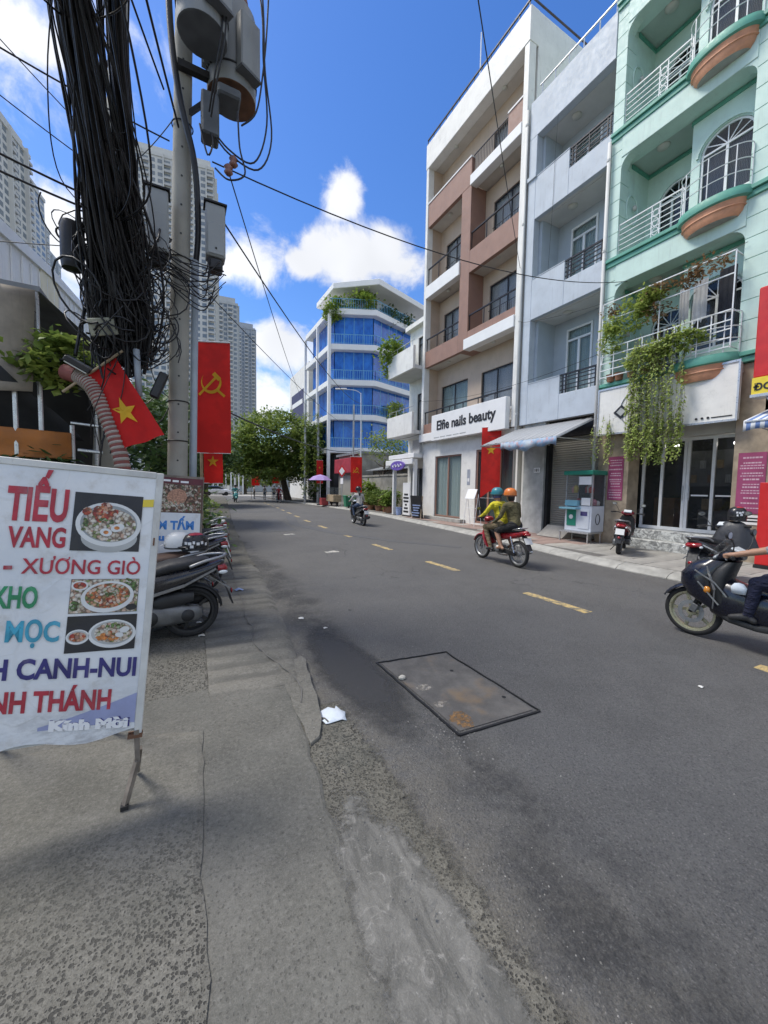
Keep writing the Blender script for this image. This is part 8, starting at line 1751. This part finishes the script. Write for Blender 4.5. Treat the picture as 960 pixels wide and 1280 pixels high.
ts = empty('road_sign', (11.4, 28.6, .12), 'red and white diamond road sign on a thin post', 'road sign'); b = MB(); b.tube([(11.4, 28.6, .1), (11.4, 28.6, 3.3)], .03, 8); b.build('post', 'alu', ts); b = MB(); b.obox((11.36, 28.55, 2.95), (.9, .45, 0), (-.3, .63, .7), (.3, -.63, .7), .012, .34, .34); b.build('red_plate', 'red_panel', ts); b = MB(); b.obox((11.345, 28.54, 2.95), (.9, .45, 0), (-.3, .63, .7), (.3, -.63, .7), .01, .22, .22); b.build('white_plate', 'text_white', ts); MB().box(11.35, 11.38, 28.3, 28.85, 1.95, 2.4).build('lower_plate', 'text_white', ts)
# far end: fence, car, low blocks, hedge
for i in range(9):
    x = 1.8+i*1.1+(.3 if i % 2 else 0); y = 76+.5*(i % 3); b = MB(); b.tube([(x, y, 0), (x, y, 4.2+.6*(i % 3))], .11, 8); tag(b.build('white_post', 'white_clean'), 'slim white post, '+('first', 'second', 'third', 'fourth', 'fifth', 'sixth', 'seventh', 'eighth', 'ninth')[i]+' from the left beyond the crossing', 'post', 'white posts beyond the crossing')
b = MB(); b.tube([(6.7, 56, 0), (6.7, 56, 5.6)], .13, 8); tag(b.build('white_post', 'white_clean'), 'tall white post at the kerb just before the crossing', 'post')
car = empty('parked_car', (5.2, 67, 0), 'white car crossing the junction far away', 'car', rz=R(8), local=True)
b = MB(); lx(b, [(-2.1, .62, .7, .2), (-1.9, .7, .85, .38), (0, .72, .88, .42), (1.5, .66, .86, .38), (2.1, .55, .7, .25)], 16, 4); b.build('body', 'paint_white', car, smooth=True, auto=40); b = MB(); lx(b, [(-1.6, 1.0, .72, .1), (-1.2, 1.25, .7, .28), (.2, 1.28, .7, .3), (.95, 1.02, .72, .1)], 14, 4); b.build('cabin', 'glass_dark', car, smooth=True, auto=40)
for x in (-1.3, 1.3):
    for s in (-1, 1): b = MB(); b.lathe([(0, -.1), (.2, -.1), (.32, -.09), (.33, 0), (.32, .09), (.2, .1), (0, .1)], 18, (x, s*.8, .33), 'y'); w_ = b.build('wheel', 'rubber', car, smooth=True, auto=40); b = MB(); b.lathe([(0, .105), (.18, .105), (.2, .09)], 14, (x, s*.8, .33), 'y'); b.build('rim', 'alloy', w_)
for s in (-1, 1): MB().box(2.02, 2.12, s*.5-.15, s*.5+.15, .6, .75).build('headlight', 'lens_clear', car)
pm('far_block', (.40, .42, .42), .9, .08, .2)
def block(x0, x1, y0, y1, h, label, mat='far_block'):
    t = empty('low_block', ((x0+x1)/2, (y0+y1)/2, 0), label, 'building', 'low blocks beyond the crossing'); MB().box(x0, x1, y0, y1, 0, h).build('wall', mat, t); n = max(3, int((x1-x0)/4)); MB().box(x0-.3, x1+.3, y0-.3, y1+.3, h, h+.5).build('roof', 'roof_tin', t)
    for i in range(n):
        for z in [3+3.4*k for k in range(int((h-2)/3.4))]: MB().box(x0+1+(x1-x0-2)*i/n, x0+2.6+(x1-x0-2)*i/n, y0-.06, y0+.05, z-1.6, z).build('window', 'glass_dark', t)
block(-34, -9, 100, 116, 13, 'pale low block behind the left shrubs'); block(12, 44, 112, 130, 9, 'pale low block behind the trees at the end of the road')
block(-8, 8, 122, 136, 7, 'low block closing the view at the road end')
tree('street_tree', 'round tree in front of the closing block at the road end', (5.5, 96, 0), (5.5, 96, 3), .3, [(5.5, 96, 4.4, 8, 3, 2.8)], 170, 24, .6, 8)
tree('street_tree', 'tree beyond the crossing at the left, behind the pole', (-9, 88, 0), (-9, 88, 4), .3, [(-9, 88, 6.2, 7, 4, 4)], 200, 24, .6, 9, 'leaf_dark')
# near row of neighbours further down the left pavement
lrow = empty('left_row_house', (-6, 32, 0), 'plain pale row house far along the left pavement', 'building'); MB().box(-12, -3.4, 40.5, 60, 0, 7).build('wall', 'white_paint', lrow); MB().box(-12.2, -3.1, 40.4, 60.2, 7, 7.3).build('roof', 'roof_tin', lrow)
for i in range(4): MB().box(-3.45, -3.35, 42+i*4.4, 44+i*4.4, 3.6, 5.4).build('window', 'glass_dark', lrow)

for o in bpy.data.objects:
    if '_o' in o: del o['_o']
for m in bpy.data.materials:
    m.use_backface_culling = False
S.cycles.use_denoising = True
